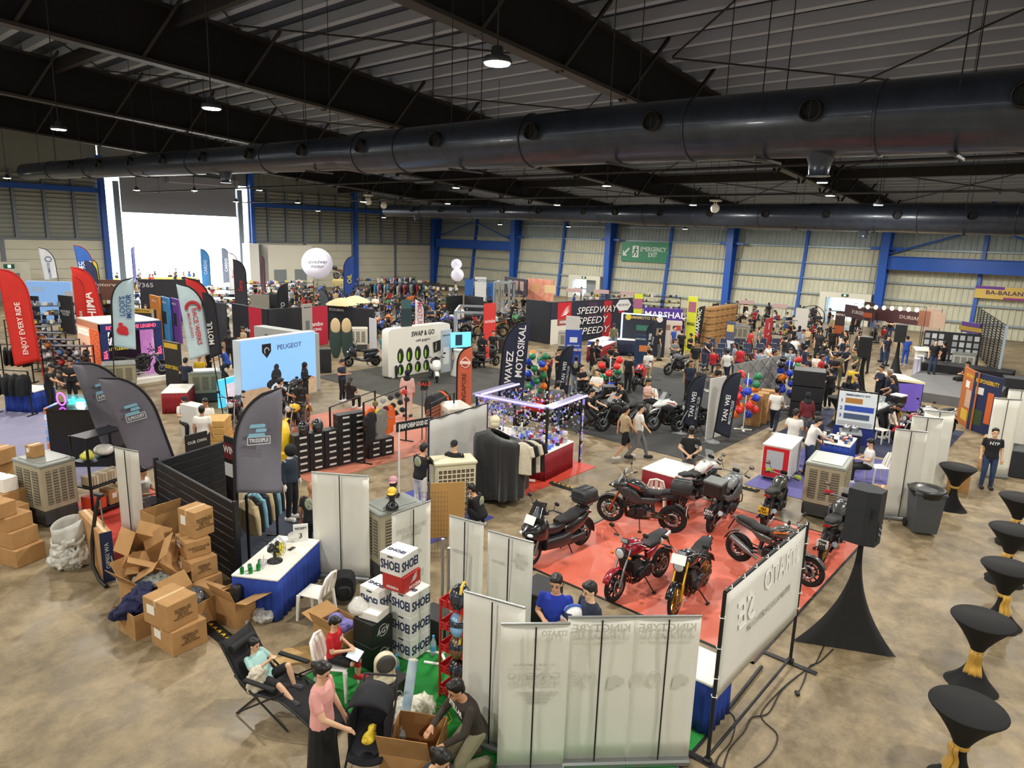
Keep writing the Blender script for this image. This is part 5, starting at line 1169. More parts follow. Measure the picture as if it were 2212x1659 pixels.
opencarton('open carton with dark blue cloth spilling out', (3.75, 10.85, 0), .1, (.5, .55, .42), (-.6, None, -.4, None))
opencarton('open carton heaped with clear plastic wrapping', (4.2, 11.6, 0), .2, (.7, .7, .45), (.8, .5, -.2, .9))
opencarton('tilted empty carton gaping open on top of the wrapping heap', (4.25, 12.2, .45), .9, (.5, .55, .5), (.3, .8, .2, .6), tilt=(.5, -.5))
opencarton('empty carton lying open on its side near the partition', (4.6, 11.7, .42), 2.2, (.45, .5, .45), (.2, .5, .6, .1), tilt=(-.5, .6))
carton('carton with brown tape standing upright behind the empty boxes', (4.85, 12.75, 0), .15, (.45, .5, .55))
opencarton('carton with raised flap holding crumpled plastic behind the pile', (4.95, 12.95, .56), .15, (.5, .48, .5), (None, 1.3, None, None))
tg = lambda o, l, c, g=None: tag(o, l, c, g)
c = obj('cloth_heap', crum(remesh(G().sph((0, 0, .0), (.26, .26, .16)).sph((.1, .1, .12), (.16, .14, .12)).sph((-.2, -.05, -.05), (.2, .12, .12)).sph((-.3, .1, -.12), (.12, .1, .1)), .018, 1), .05, 7), mat('1c2148', .85, noise=.3, nscale=8), None, (3.75, 10.9, .45)); tg(c, 'heap of dark blue cloth spilling from an open carton', 'cloth')
for lb, p, r_, c_ in (('clear plastic wrapping heaped in the open carton', (4.2, 11.6, .42), (.28, .28, .1), 'a9b0a8'), ('plastic wrapped black packs tied with string in carton', (4.4, 10.5, .36), (.22, .24, .1), '5a5c60')):
    c = obj('plastic_packs', crum(remesh(G().sph((0, 0, 0), r_).sph((.1, .1, .06), (.1, .12, .07)).sph((-.1, -.08, .06), (.12, .1, .07)).sph((.08, -.12, .05), (.09, .09, .07)), .018, 1), .05, 12), mat(c_, .15, noise=.7, nscale=14, bump=1., coat=.5), None, p); tg(c, lb, 'wrapping')
c = obj('tied_bag', remesh(G().box((0, 0, .2), (.34, .16, .4), .4, .05, ry=.3).sph((.05, .05, .1), (.16, .12, .14)), .03, 2), mat('15161c', .5, bump=.4, nscale=9), None, (4.98, 10.05, .2)); tg(c, 'dark tied bag upright in the open carton by the blue table', 'bag')
c = obj('plastic_bag', crum(remesh(G().sph((0, 0, .1), (.2, .16, .11)).sph((.2, .02, .05), (.18, .08, .05)).sph((-.1, .05, .12), (.1, .1, .1)), .018, 1), .05, 10), mat('dcdcd6', .15, alpha=.6, bump=1., nscale=12), None, F(575, 1338), .4); tg(c, 'crumpled clear plastic bag on the floor by the blue skirt', 'bag')
def bottle(lb, loc, rot=None, s_=1.):
    c = obj('water_bottle', G().lathe([(.03 * s_, 0), (.034 * s_, .01), (.034 * s_, .16 * s_), (.014 * s_, .21 * s_), (.014 * s_, .235 * s_)], 14), mat('cfe3ea', .08, alpha=.5), None, loc, rot); obj('bottle_cap', G().lathe([(.016 * s_, .232 * s_), (.016 * s_, .25 * s_)], 10), mat('2f8fc8', .4), c); obj('bottle_label', G().lathe([(.0345 * s_, .06 * s_), (.0345 * s_, .12 * s_)], 14, cap=False), mat('4aa0d8', .5), c); return tg(c, lb, 'bottle')
bottle('clear water bottle standing beside the stacked floor cartons', F(441, 1355)); bottle('clear water bottle lying on the floor near plastic bag', F(530, 1350) + Vector((0, 0, .035)), (0, pi / 2, .6))
# black slatwall partition and the apparel booth it backs
t = thing('slatwall_partition', 'tall black slatted partition behind the carton pile', 'partition', (5.5, 12.75, 0), 0)
for k in range(9): obj('slat', G().box((0, 0, .1 + k * .172), (.06, 3.3, .165), b=.012), mat('17191c', .5), t)
for y in (-1.66, 1.66): obj('upright', G().box((0, y, .8), (.08, .08, 1.6)), BLK, t)
t = thing('slatwall_partition', 'short black slatted wall turned across behind grey sail flags', 'partition', (6.35, 14.5, 0), pi / 2 + .25)
for k in range(9): obj('slat', G().box((0, 0, .1 + k * .172), (.06, 1.7, .165), b=.012), mat('17191c', .5), t)
c = carton('black film wrapped parcel standing by the slatted partition', (5.3, 14.2, 0), .1, (.3, .45, .78), col=mat('1d1e20', .2, bump=.6, nscale=14, coat=.4), tape=False, name='wrapped_parcel', tlab=False)
# ================================================================== grey sail flags
def tri_emblem(mir, z):
    def f(t):
        s_ = -1 if mir else 1
        for k, (dy, w) in enumerate(((-.02, .28), (.04, .2), (-.04, .3))):
            y0 = .42 + s_ * dy
            obj('emblem_bar', G().prism([(-w / 2, -.03), (w / 2 - .02, -.03), (w / 2, .0), (w / 2 - .02, .035), (-w / 2 + .02, .035)], (.09, y0 * t['sd'], z + .1 - k * .085), (0, s_, 0), (0, 0, 1), (.004, 0, 0)), mat('7fb0c8', .7), t)
        g = G()
        for a, b, c, d_ in ((-.2, .2, .065, .075), (-.2, .2, -.075, -.065), (-.2, -.19, -.075, .075), (.19, .2, -.075, .075)): g.box((.092, .42 * t['sd'] + (a + b) / 2, z - .17 + (c + d_) / 2), (.004, b - a, d_ - c))
        obj('name_frame', g, mat('dfe6ea', .7), t)
        text('TRI333PLE', .1, mat('dfe6ea', .7), t, (.09, .42 * t['sd'], z - .17), (0, s_, 0), (0, 0, 1), ext=.003 * s_, bold=.012, width=.33)
    return f
def trif(lb, loc, a, H, side, mir, z, z0, tilt=0.):
    loc = Vector(loc); t0 = feather(lb, loc, a, H, .84, z0, '6f6d78', [], tilt, side=side, base=False, wave=.07)
    t0['sd'] = side; tri_emblem(mir, z)(t0); del t0['sd']; return t0
trif('grey sail flag on the end of the apparel booth, emblem reading forwards', (5.62, 11.45, 0), 8, 3.5, 1, False, 2.75, 1.62, -.03)
trif('grey sail flag with mirrored emblem standing in front of another', F(412, 1085), 0, 3.35, -1, True, 2.5, 1.15, .24)
trif('grey sail flag with engine drawing standing furthest back', F(350, 1060), 12, 3.55, -1, True, 2.85, 1.5, .22)
# ================================================================== left cluster: shelf, cartons, bag, tube vacuum
t = rack('storage_shelf', 'black metal storage shelf holding bags and small boxes', (5.1, 16.4, 0), .35 + pi / 2, .95, 1.82, .5, 4, mat('23252a', .4, .4), 'shelf')
SH = Matrix.Translation((5.1, 16.4, 0)) @ Matrix.Rotation(.35 + pi / 2, 4, 'Z'); sh = lambda x, y, z: SH @ Vector((x, y, z))
zs = [.1 + k * 1.7 / 3 + .02 for k in range(4)]
tg(obj('plastic_bag', remesh(G().sph((0, 0, .09), (.15, .17, .09)).sph((.05, .1, .12), (.1, .1, .08)), .025, 1), mat('d3cf4a', .4, bump=.6, nscale=9), None, sh(0, .3, zs[2])), 'yellow plastic bag on upper shelf of the black rack', 'bag')
tg(obj('plastic_bag', remesh(G().sph((0, 0, .12), (.2, .26, .12)).sph((.05, -.1, .18), (.12, .14, .08)), .03, 1), mat('d9d6cf', .5, bump=.6, nscale=9), None, sh(0, -.1, zs[2])), 'white plastic bundle on upper shelf of the black rack', 'bag')
for k in range(11):
    c = obj('booklet_pack', G().box((0, 0, .1), (.3, .06, .2), 0, .005), mat(['c9b79a', 'b8a486', 'd6c9ae'][k % 3], .7), None, sh(0, -.36 + k * .072, zs[1]), .35 + pi / 2); tg(c, 'cream packet standing in the row on the black rack', 'packet', 'cream packets in a row on the storage shelf')
carton('red orange box on the lower shelf of the black rack', sh(0, .25, zs[0]), .4 + pi / 2, (.35, .34, .3), col=mat('d8482a', .6), tape=False)
carton('brown carton on the lower shelf of the black rack', sh(0, -.2, zs[0]), .3 + pi / 2, (.35, .36, .34))
t = carton('tall flat screen carton with dark blue end leaning by the red mat', (4.0, 13.5, 0), 1.5, (1.35, .2, .95), name='screen_carton')
obj('blue_end', G().box((-.68, 0, .475), (.012, .2, .95)), mat('1c2b4a', .5), t); text('AW 50PRO', .1, WHTP, t, (-.69, 0, .5), (0, 0, -1), (0, 1, 0), ext=.003)
t = thing('rubbish_bag', 'big translucent white rubbish bag with open top on the floor', 'bag', (3.72, 14.0, 0), .3)
obj('bag_body', crum(remesh(G().lathe([(.2, 0), (.3, .05), (.33, .22), (.31, .42), (.29, .6)], 18).sph((-.1, .08, .18), (.26, .26, .18)).sph((.08, -.1, .3), (.24, .24, .2)), .022, 1), .06, 6), mat('d6d4cc', .3, noise=.18, nscale=6, bump=.7), t)
obj('bag_rim', G().sheet(lambda u, v: ((.29 + .02 * v) * cos(u * 2 * pi) * (1 + .06 * sin(u * 14)), (.29 - .09 * v) * sin(u * 2 * pi), .56 + .3 * v + .04 * sin(u * 9)), 28, 3, .006), mat('d0cfc8', .35, alpha=.85), t)
t = thing('bent_hose', 'black padded hose bent over a steel tube among cartons', 'hose', (3.9, 12.9, 0), 0)
obj('hose', G().tube([(-.1, -.35, .06), (-.12, -.1, .1), (-.1, .25, .25), (-.05, .32, .7), (.05, .3, 1.25), (.12, .28, 1.5)], .035, 10), BLK, t); obj('tube', G().tube([(.1, -.3, .05), (.12, .2, 1.0), (.12, .27, 1.5)], .016, 8), CHR, t); obj('handle', G().box((.12, .27, 1.54), (.08, .2, .06), .4, .025), BLK, t)
def lc(lb, x, y, z, d, rz=.35, **k): return carton(lb, (x, y, z), rz, d, **k)
lc('bottom long carton of the stack at the rubbish bag', 3.0, 15.2, 0, (.55, 1.3, .34)); lc('middle long carton of the stack at the rubbish bag', 2.98, 15.25, .345, (.5, 1.2, .32)); lc('battered long carton near the top of the stack', 2.95, 15.3, .67, (.48, 1.15, .26))
carton('printed exhaust carton lying on top of the long stack', (2.85, 15.2, .935), .35, (.32, .85, .28), lines=[('EXHAUST SYSTEM', .09, (-.165, 0, .15), (0, -1, 0))])
lc('carton standing behind the long stack beside the cooler', 3.35, 16.35, 0, (.45, .5, .62)); lc('brown carton under two white foam boxes', 3.4, 16.9, .0, (.5, .65, .8))
for k, lb in ((0, 'white foam box on the brown carton, touching its twin'), (1, 'white foam box on the brown carton beside the cooler')):
    c = carton(lb, (3.3 + .12 * k, 17.05 - .3 * k, .805), .35, (.3, .28, .3), col=WHTP, tape=False, name='foam_box', tlab=False)
for k in range(4): lc(['small carton lowest in the far left stack', 'small carton midway up the far left stack', 'small carton near the top of the far left stack', 'small carton crowning the far left stack'][k], 3.62 + .02 * k, 18.5 - .1 * k, .34 * k, (.4, .42, .33), .3 + .05 * k)
carton('small brown carton sitting on top of the tall air cooler', (4.0, 16.8, 1.41), .4, (.24, .26, .26))
# ================================================================== helmet boxes, chairs and children on the green carpet
NV = '1b2c55'
def shoei(lb, x, y, z, rz=.12, d=(.44, .4, .36), **k):
    t = carton(lb, (x, y, z), rz, d, col=mat('e9e8e2', .6), tape=False, name='helmet_box', tlab=False, **k)
    text('SHOEI', .2, mat(NV, .6), t, (-d[0] / 2 - .003, 0, d[2] * .45), (0, -1, 0), (0, 0, 1), bold=.02, width=d[1] * .88); text('SHOEI', .2, mat(NV, .6), t, (0, -d[1] / 2 - .003, d[2] * .45), (1, 0, 0), (0, 0, 1), bold=.02, width=d[0] * .9)
    text('SHOEI', .1, mat(NV, .6), t, (-.06, 0, d[2] + .003), (0, -1, 0), (1, 0, 0), bold=.02, width=d[1] * .8); obj('grip_slot', G().box((-d[0] / 2 - .004, 0, d[2] * .88), (.006, .1, .02)), mat('333333', .8), t); return t
shoei('white helmet box with big navy print on the green carpet, lowest', 6.28, 7.3, .012); shoei('white helmet box with navy print, second up beside black cartons', 6.28, 7.3, .374); shoei('white helmet box with navy print, third up under the red box', 6.28, 7.3, .736)
t = carton('plain white helmet box at the bottom behind the black boxes', (6.02, 7.72, .012), .12, (.44, .4, .72), col=mat('e4e3dd', .6), tape=False, name='helmet_box', tlab=False); text('Arai', .14, mat('222222', .6), t, (-.224, 0, .6), (0, -1, 0), bold=.02)
shoei('white helmet box with navy print at the stack corner next to red box', 6.02, 7.72, .736)
t = carton('red carton with white wing print between white helmet boxes', (6.2, 7.42, 1.1), .2, (.42, .4, .26), col=mat('b3241d', .6), tape=False, name='helmet_box', tlab=False)
def wing(t, o, u, s_, m):
    o = Vector(o); u = Vector(u)
    for k in range(4): obj('wing_mark', G().prism([(-.5 + .1 * k, -.28 + .14 * k), (.1, -.2 + .16 * k), (.5, .1 + .14 * k), (.2, -.02 + .14 * k), (-.3 + .08 * k, -.2 + .14 * k)], o, u * s_, Vector((0, 0, s_)), u.cross(Vector((0, 0, 1))) * .004), m, t)
wing(t, (.03, -.203, .16), (1, 0, 0), .16, WHTP); text('HONDA', .07, WHTP, t, (.05, -.203, .05), (1, 0, 0), bold=.02); text('HONDA', .06, WHTP, t, (-.213, 0, .06), (0, -1, 0), bold=.02)
shoei('topmost white helmet box with navy print above the red box', 6.18, 7.45, 1.362, .2, (.42, .4, .32))
def agv(lb, x, y, z, d=(.42, .4, .38), tx='AGV', **k):
    t = carton(lb, (x, y, z), .12, d, col=mat('18191b', .45), tape=False, name='helmet_box', tlab=False); text(tx, .12, mat('cfcfcb', .5), t, (.0, -d[1] / 2 - .003, d[2] * .55), (1, 0, 0), bold=.015); obj('crest', G().tube([(-.0 + .09 * cos(q * pi / 8), -d[1] / 2 - .004, d[2] * .57 + .09 * sin(q * pi / 8)) for q in range(16)], .006, 4, closed=True), mat('cfcfcb', .5), t); return t
agv('black helmet box on the green carpet, lower of the pair', 5.72, 7.5, .012); agv('black helmet box stacked second, foam box above', 5.72, 7.5, .394)
t = carton('white foam lunch box in a thin bag on black boxes', (5.72, 7.48, .776), .3, (.3, .34, .12), col=WHTP, tape=False, name='lunch_box', tlab=False)
tg(obj('thin_bag', remesh(G().sph((0, 0, .1), (.16, .18, .1)).sph((.05, .08, .14), (.1, .1, .08)), .025, 1), mat('dfddd6', .2, alpha=.6, bump=.9, nscale=12), None, (5.6, 7.68, .776)), 'thin clear bag beside the foam lunch box', 'bag')
agv('black helmet box supporting the cream circulator fan', 5.18, 6.55, .012, (.5, .44, .45), 'Arai'); carton('black carton behind the white helmet boxes by the grey pole', (6.85, 7.35, .012), .1, (.42, .5, .4), col=mat('1a1b1d', .5), tape=False, tlab=False)
opencarton('open brown carton of purple striped cloth next to boy', (5.55, 8.1, 0), .1, (.5, .6, .48), (.2, None, None, 1.2))
tg(obj('striped_cloth', remesh(G().box((0, 0, .1), (.3, .4, .18), .3, .05).sph((0, .1, .2), (.12, .12, .06)), .03, 1), mat('3a2a78', .7, noise=.8, nscale=10, col2='8d86c8'), None, (5.55, 8.1, .32)), 'purple striped cloth folded in the open carton', 'cloth')
for k, lb in ((0, 'flat wooden plank on the floor under boy chair'), (1, 'flat wooden plank lying beside another plank')): tg(obj('plank', G().box((5.2 + k * .2, 8.2 + .12 * k, .015), (.2, 1.2, .03), 1.0, .004), WOOD), lb, 'plank')
f = thing('circulator_fan', 'cream circulator fan tilted on a black helmet box', 'fan', (5.18, 6.55, .465), -2.0)
obj('fan_base', G().lathe([(.15, 0), (.15, .03), (.12, .05)], 20), mat('d8cfb0', .4), f); 
for s_ in (-1, 1): obj('fan_arm', G().box((-.02, s_ * .12, .13), (.1, .03, .22), 0, .012), mat('d8cfb0', .4), f)
obj('fan_head', G().lathe([(.02, -.1), (.1, -.09), (.14, -.03), (.15, .05), (.14, .07)], 22, (.0, 0, .25), 'x'), mat('dcd4b6', .4), f); obj('fan_grille', G().lathe([(.13, .072), (.13, .08), (.05, .09), (.01, .09)], 22, (0, 0, .25), 'x'), mat('4a4844', .5), f)
p0, p1 = F(866, 1610, .012), F(893, 1425, 1.0)
t = tag(obj('banner_tube', G().tube([p0, p1], .062, 18), mat('6fa8cc', .4, noise=.8, nscale=2.2, col2='d9e6ec')), 'tall sky blue rolled vinyl tube leaning upright', 'tube'); obj('tube_core', G().tube([p1, p1 + (p1 - p0).normalized() * .006], .048, 16), mat('cdbfa0', .7), t)
tg(obj('bag_of_film', crum(remesh(G().sph((0, 0, .2), (.36, .28, .22)).sph((.25, -.1, .16), (.26, .24, .18)).sph((-.1, .1, .3), (.2, .18, .14)).sph((.45, -.25, .2), (.18, .16, .2)), .022, 1), .07, 7), mat('dcd8c4', .35, noise=.15, nscale=8, bump=1.), None, (4.85, 6.15, .0), .2), 'large heap of white packing film beside the stroller', 'wrapping')
bottle('clear water bottle standing between helmet boxes and fan', (5.75, 7.0, .012), None, 1.3); bottle('clear water bottle on green carpet next to black carton', (6.45, 6.98, .012), None, 1.3)
opencarton('large open empty carton in front of the kneeling man', (4.72, 5.42, 0), .55, (.75, .6, .5), (None, None, None, 1.2))
t = thing('power_strip', 'white power strip with plugs and yellow cable on green carpet', 'power strip', (5.35, 5.85, .012), .5); obj('strip', G().box((0, 0, .02), (.3, .07, .04), 0, .01), WHTP, t); obj('plug', G().box((.05, 0, .06), (.06, .05, .05), 0, .012), BLK, t); obj('yellow_cable', G().tube([(.15 + .2 * cos(q * .7) * (q / 8), .25 * sin(q * .7), .01) for q in range(16)], .006, 5), YEL, t)
# reclining chair
t = thing('reclining_chair', 'black mesh reclining chair with rolled headrest', 'chair', (4.2, 7.5, 0), -1.25)
FB_ = mat('17181a', .8)
pr_ = [(-.75, .98), (-.42, .45), (-.3, .36), (.2, .4), (.42, .32), (.95, .02)]
def rec(u, v):
    q = v * (len(pr_) - 1); i = min(int(q), len(pr_) - 2); s_ = q - i; x = pr_[i][0] * (1 - s_) + pr_[i + 1][0] * s_; z = pr_[i][1] * (1 - s_) + pr_[i + 1][1] * s_
    return (x, (u - .5) * .5, z - .03 * sin(pi * u))
obj('sling', G().sheet(rec, 4, 20, .006), FB_, t)
for s_ in (-1, 1):
    obj('side_frame', G().tube([(x, s_ * .27, z + .01) for x, z in pr_], .014, 6), BLK, t); obj('armrest', G().box((-.05, s_ * .33, .6), (.5, .07, .035), 0, .012), FB_, t)
    obj('leg', G().tube([(-.5, s_ * .29, .58), (.35, s_ * .29, .02)], .013, 6), BLK, t); obj('leg', G().tube([(.3, s_ * .29, .56), (-.5, s_ * .29, .02)], .013, 6), BLK, t)
obj('headrest', G().tube([(-.62, -.2, .86), (-.62, .2, .86)], .055, 12), FB_, t); obj('foot_bar', G().tube([(-.5, -.29, .02), (-.5, .29, .02)], .013, 6).tube([(.95, -.27, .03), (.95, .27, .03)], .013, 6), BLK, t)
tg(obj('towel', crum(remesh(G().sph((0, 0, 0), (.14, .08, .2)).sph((.05, .05, -.15), (.1, .07, .12)), .015, 1), .04, 9), mat('d8d0bc', .9, bump=.8, nscale=14), None, F(555, 1470, .5)), 'cream towel hanging over the arm of reclining chair', 'towel')
plastic_chair('white plastic chair with a boy sitting on it', (4.95, 7.32, .012), -1.0)
# stroller
t = thing('stroller', 'black baby stroller with open canopy', 'stroller', (4.3, 5.72, 0), -2.5); MB = mat('1b1c22', .85)
obj('seat_shell', G().sheet(lambda u, v: (-.22 + .5 * v ** 1.6 - .1 * (1 - v), (u - .5) * .4, .95 - .55 * min(1, v * 1.5) + .06 * (2 * u - 1) ** 2), 8, 8, .03), MB, t)
obj('canopy', G().sheet(lambda u, v: (-.2 + .36 * sin(v * 1.9) - .02, .24 * cos(u * pi), .92 + .22 * sin(u * pi) * (.5 + .5 * cos(v * 1.9)) + .05 * v), 12, 8, .012), MB, t)
obj('side_panel', G().box((-.05, .21, .66), (.4, .015, .42), 0, .005), MB, t); obj('side_panel', G().box((-.05, -.21, .66), (.4, .015, .42), 0, .005), MB, t)
obj('handle', G().tube([(-.35, -.22, .8), (-.5, -.2, 1.02), (-.5, .2, 1.02), (-.35, .22, .8)], .017, 8), BLK, t)
for s_ in (-1, 1):
    obj('frame_tube', G().tube([(-.35, s_ * .22, .8), (.4, s_ * .24, .12)], .014, 6), BLK, t); obj('frame_tube', G().tube([(.0, s_ * .23, .5), (-.35, s_ * .25, .1)], .014, 6), BLK, t)
    for x in (.4, -.36): obj('wheel', G().lathe([(.06, -.02), (.09, -.018), (.09, .018), (.06, .02)], 14, (x, s_ * .25, .09), 'y'), RUB, t)
d_ = thing('toy_duck', 'yellow toy duck lying in the stroller seat', 'toy', (4.24, 5.66, .56), .4); obj('duck_body', remesh(G().sph((0, 0, .05), (.11, .08, .06)).sph((.07, 0, .12), (.055, .05, .05)).sph((-.1, 0, .08), (.04, .04, .03)), .012, 2), mat('f0d23a', .5), d_); obj('beak', G().sph((.125, 0, .115), (.025, .025, .01)), ORG, d_)
# red helmet shelf
t = thing('helmet_shelf', 'red perforated metal shelf loaded with helmets', 'shelf', (6.05, 5.98, .012), .1); RM = mat('c11f22', .4, .1)
for s_ in (-1, 1):
    for q in (-1, 1): obj('post', G().box((s_ * .17, q * .24, .72), (.025, .025, 1.44)), RM, t)
for k in range(5):
    o_ = obj('tray', G().box((0, 0, .08 + k * .33), (.36, .5, .02)).box((-.18, 0, .12 + k * .33), (.012, .5, .1)).box((0, -.25, .12 + k * .33), (.36, .012, .1)).box((0, .25, .12 + k * .33), (.36, .012, .1)), RM, t)
    g = G()
    for i in range(5):
        for j in range(2): g.box((-.1875, -.2 + i * .1, .1 + k * .33 + j * .04), (.004, .03, .018))
    o_ = obj('perforations', g, mat('3a0c0c', .8), o_); o_['kind'] = 'stuff'
hc = [('black helmet with blue and red bull style graphics on shelf top', '20242c', 1.5, 'd8b030'), ('white blue and orange helmet on the upper red tray', '7ab0d8', 1.1, 'e0762a'), ('brown patterned helmet on the middle red tray', '6a4a30', .77, 'd8c040'), ('dark helmet with clear visor on a lower red tray', '2c1c1c', .44, None)]
for lb, c, z, c2 in hc:
    h_ = helmet(lb, (5.98, 5.95, z - .06 + .012), -2.6, c, '2a3340', None, 1.15, c2)
tb_ = Matrix
h_ = [o for o in bpy.data.objects if o.name.startswith('helmet') and o.get('label', '').startswith('black helmet with blue')][0]
h_['label'] = 'black patterned helmet with red and yellow drink emblem on shelf top'; text('Red Bull', .07, mat('c8202c', .4), h_, (.02, -.15, .1), (1, 0, 0), bold=.02); obj('emblem', G().sph((.02, -.13, .18), (.05, .02, .035), 10, 6), mat('e8a51c', .3), h_)
# grey poles behind the shelf
for (x, y), lb in (((6.55, 6.9), 'thin steel pole standing behind the helmet boxes'), ((6.4, 6.62), 'steel pole with taped wrap beside the red shelf')):
    t = thing('steel_pole', lb, 'pole', (x, y, .012), 0); obj('shaft', G().tube([(0, 0, .02), (0, 0, 1.9)], .025, 10), mat('aeb0b2', .3, .8), t)
    for k in range(3): obj('foot', G().box((.18 * cos(k * 2.1), .18 * sin(k * 2.1), .015), (.36, .04, .02), k * 2.1), WHTP, t)
skirt_table('black skirted table half hidden behind white banners', (7.9, 6.1, 0), .1, (.6, .5, .95), mat('141416', .85), BLK); skirt_table('blue skirted table with metal lid behind the tyre banners', (8.05, 3.55, 0), 0, (.7, .9, .76), BLUEC)
# ================================================================== people in the foreground
rc = J(pel=(-.28, 0, .44), hil=(-.25, .09, .44), hir=(-.25, -.09, .44), che=(-.5, 0, .7), nk=(-.58, 0, .88), hd=(-.55, 0, 1.02), hr=(.1, .2), shl=(-.57, .17, .82), shr=(-.57, -.17, .82), ell=(-.38, .25, .66), wrl=(-.18, .06, .84), elr=(-.38, -.25, .66), wrr=(-.18, -.06, .84), knl=(.1, .12, .72), anl=(.22, .12, .38), knr=(.12, -.16, .5), anr=(.4, -.16, .3))
person('boy in pale teal tee lounging on the reclining chair', None, 0, 'rec', 1.25, 'a9d3cf', '1c1d20', SKIN3, legs='s', near=True, j=rc, key='rec', loc=Vector((4.2, 7.52, .12)), shoe='3c3c40').rotation_euler = (0, 0, -1.25)
sb = shift(J(knl=(.42, .12, .5), anl=(.42, .1, .12), knr=(.4, -.16, .52), anr=(.3, .08, .4), ell=(.04, .23, 1.13), wrl=(.25, .1, 1.1), elr=(.06, -.23, 1.13), wrr=(.28, -.08, 1.1), hr=(0, .55)), -.38)
p = person('boy in red tee on a plastic chair looking at a tablet', None, 0, 'sb', 1.28, 'c41f26', '1c1d20', SKIN3, legs='s', near=True, j=sb, key='sb', loc=Vector((4.93, 7.34, .16)), shoe='b83030', chest=('DC', .1, 'e8e0e0', False)); p.rotation_euler = (0, 0, -1.0)
c = obj('tablet', G().box((0, 0, 0), (.2, .27, .012), 0, .004, 0, .35), BLKG, None, (5.08, 7.07, .63), -1.0); obj('screen', G().box((-.002, 0, .007), (.18, .25, .002), 0, 0, 0, .35), mat('c8d4e0', .2, em=.3), c); tg(c, 'tablet lying on the lap of boy in red tee', 'tablet')
wr_ = J(elr=(.14, -.24, 1.12), wrr=(.36, -.14, .98), ell=(.02, .24, 1.12), wrl=(.16, .22, .9), hr=(-.1, .35))
person('woman in pink blouse and long black skirt holding the stroller handle', None, 62, 'wr', 1.6, 'e7a6a0', '141416', SKIN3, hair='bun', legs='k', near=True, j=wr_, key='wr', loc=Vector((3.86, 6.02, 0)))
kn = J(pel=(0, 0, .5), hil=(0, .09, .48), hir=(0, -.09, .48), che=(.12, 0, .78), nk=(.2, 0, .97), hd=(.27, 0, 1.08), hr=(.1, .4), shl=(.16, .18, .9), shr=(.16, -.18, .9), ell=(.28, .26, .68), wrl=(.5, .2, .58), elr=(.3, -.24, .68), wrr=(.52, -.1, .62), knl=(.32, .12, .1), anl=(-.1, .12, .06), knr=(.34, -.14, .12), anr=(-.08, -.14, .06))
person('man kneeling in dark brown long sleeved STELLAR jersey over a carton', None, -62, 'kn', 1.72, '3a322b', '8d886e', SKIN, sleeve='l', near=True, j=kn, key='kn', loc=Vector((5.3, 4.98, .01)), shoe='6a5c4c', chest=('STELLAR', .085, 'd8d6d0', False))
person('person with black hair and glasses bending beside the large carton', (905, 1604), 60, 'crouch', 1.7, '2a2c34', '23262d', SKIN3, hair='bun', near=True)
person('man in royal blue tee standing behind the white banners', (1203, 1240), -12, 'hold', 1.76, '1d36a4', '1c1e26', SKIN, near=True)
person('young man in navy tee holding a white helmet behind banners', (1278, 1257), -55, 'hold', 1.72, '272d42', '1c1e26', SKIN3, near=True)
q = F(1238, 1330, 1.2); helmet('white blue and orange helmet held by man in navy tee', (q.x, q.y, 1.08), 2.5, 'e8e8e6', '1a2a4a', None, 1.1, '2a58b0')
# ================================================================== middle of the hall
def FH(px, py, h): v = F(px, py, h); return Vector((v.x, v.y, 0))
def span(a, b, h):
    """wall whose top edge at height h runs from pixel a to pixel b: centre, rotation, width"""
    p, q = FH(*a, h), FH(*b, h); d = q - p; return (p + q) / 2, atan2(d.y, d.x) - pi / 2, d.length
def wall(label, a, b, h, col, lines=(), prints=(), th=.12, m=None, name='exhibition_stand', cat='display stand', z0=0.):
    c, rz, w = span(a, b, h); back = Vector((cos(rz), sin(rz), 0)) * -th / 2
    return board(name, label, cat, c + back, rz, w, h - z0, z0, col, lines, th, m, None, prints), w
# ---- neon sign counter
A_, B_ = Vector((5.16, 20.29, 0)), Vector((6.75, 18.85, 0)); d_ = (B_ - A_).normalized(); n_ = Vector((-d_.y, d_.x, 0)); rz = atan2(d_.y, d_.x) - pi / 2
t = thing('display_counter', 'glossy black counter with lit toy shelf on its end and neon sign', 'counter', A_ + d_ * 1.1 + n_ * .4, rz)
obj('counter_body', G().box((0, 0, .77), (.8, 2.2, 1.54), b=.01), mat('141517', .3), t); obj('counter_top', G().box((0, 0, 1.56), (.84, 2.24, .03)), mat('15161a', .06, coat=.6), t)
for k in range(8): obj('toy_ledge', G().box((0, -1.14, .12 + k * .19), (.72, .09, .012)), mat('c87a3a', .4, em=.3), t)
tm = G().box((0, 0, .07), (.1, .06, .13)).mesh('toy_packet')
for i in range(6):
    for k in range(8): obj('toy_packet', tm, mat(['8fb4e0', '5a86c8', 'c8d8ee', '7a9ad0', 'b06a50'][(i * 3 + k * 2) % 5], .3, em=.25), t, (-.3 + i * .12, -1.15, .125 + k * .19))
text('Pitstop Detailz', .3, mat('35e0e6', .4, em=2.2), t, (.15, -.02, 1.74), (0, -1, 0), (0, 0, 1), ext=-.02, width=1.25, name='neon_letters'); obj('neon_plate', G().box((.12, -.02, 1.74), (.012, 1.4, .34)), mat('9fd6de', .1, alpha=.25), t)
obj('neon_ring', G().tube([(.1 + .03 * sin(q), -.85 + .1 * cos(q), 1.78 + .17 * sin(q)) for q in [k * pi / 10 for k in range(20)]], .018, 6, closed=True), mat('b43cff', .4, em=4.), t)
skirt_table('small blue skirted table with leaflets beyond the neon counter', FH(64, 838, .75), .6, (.9, 1.1, .75))
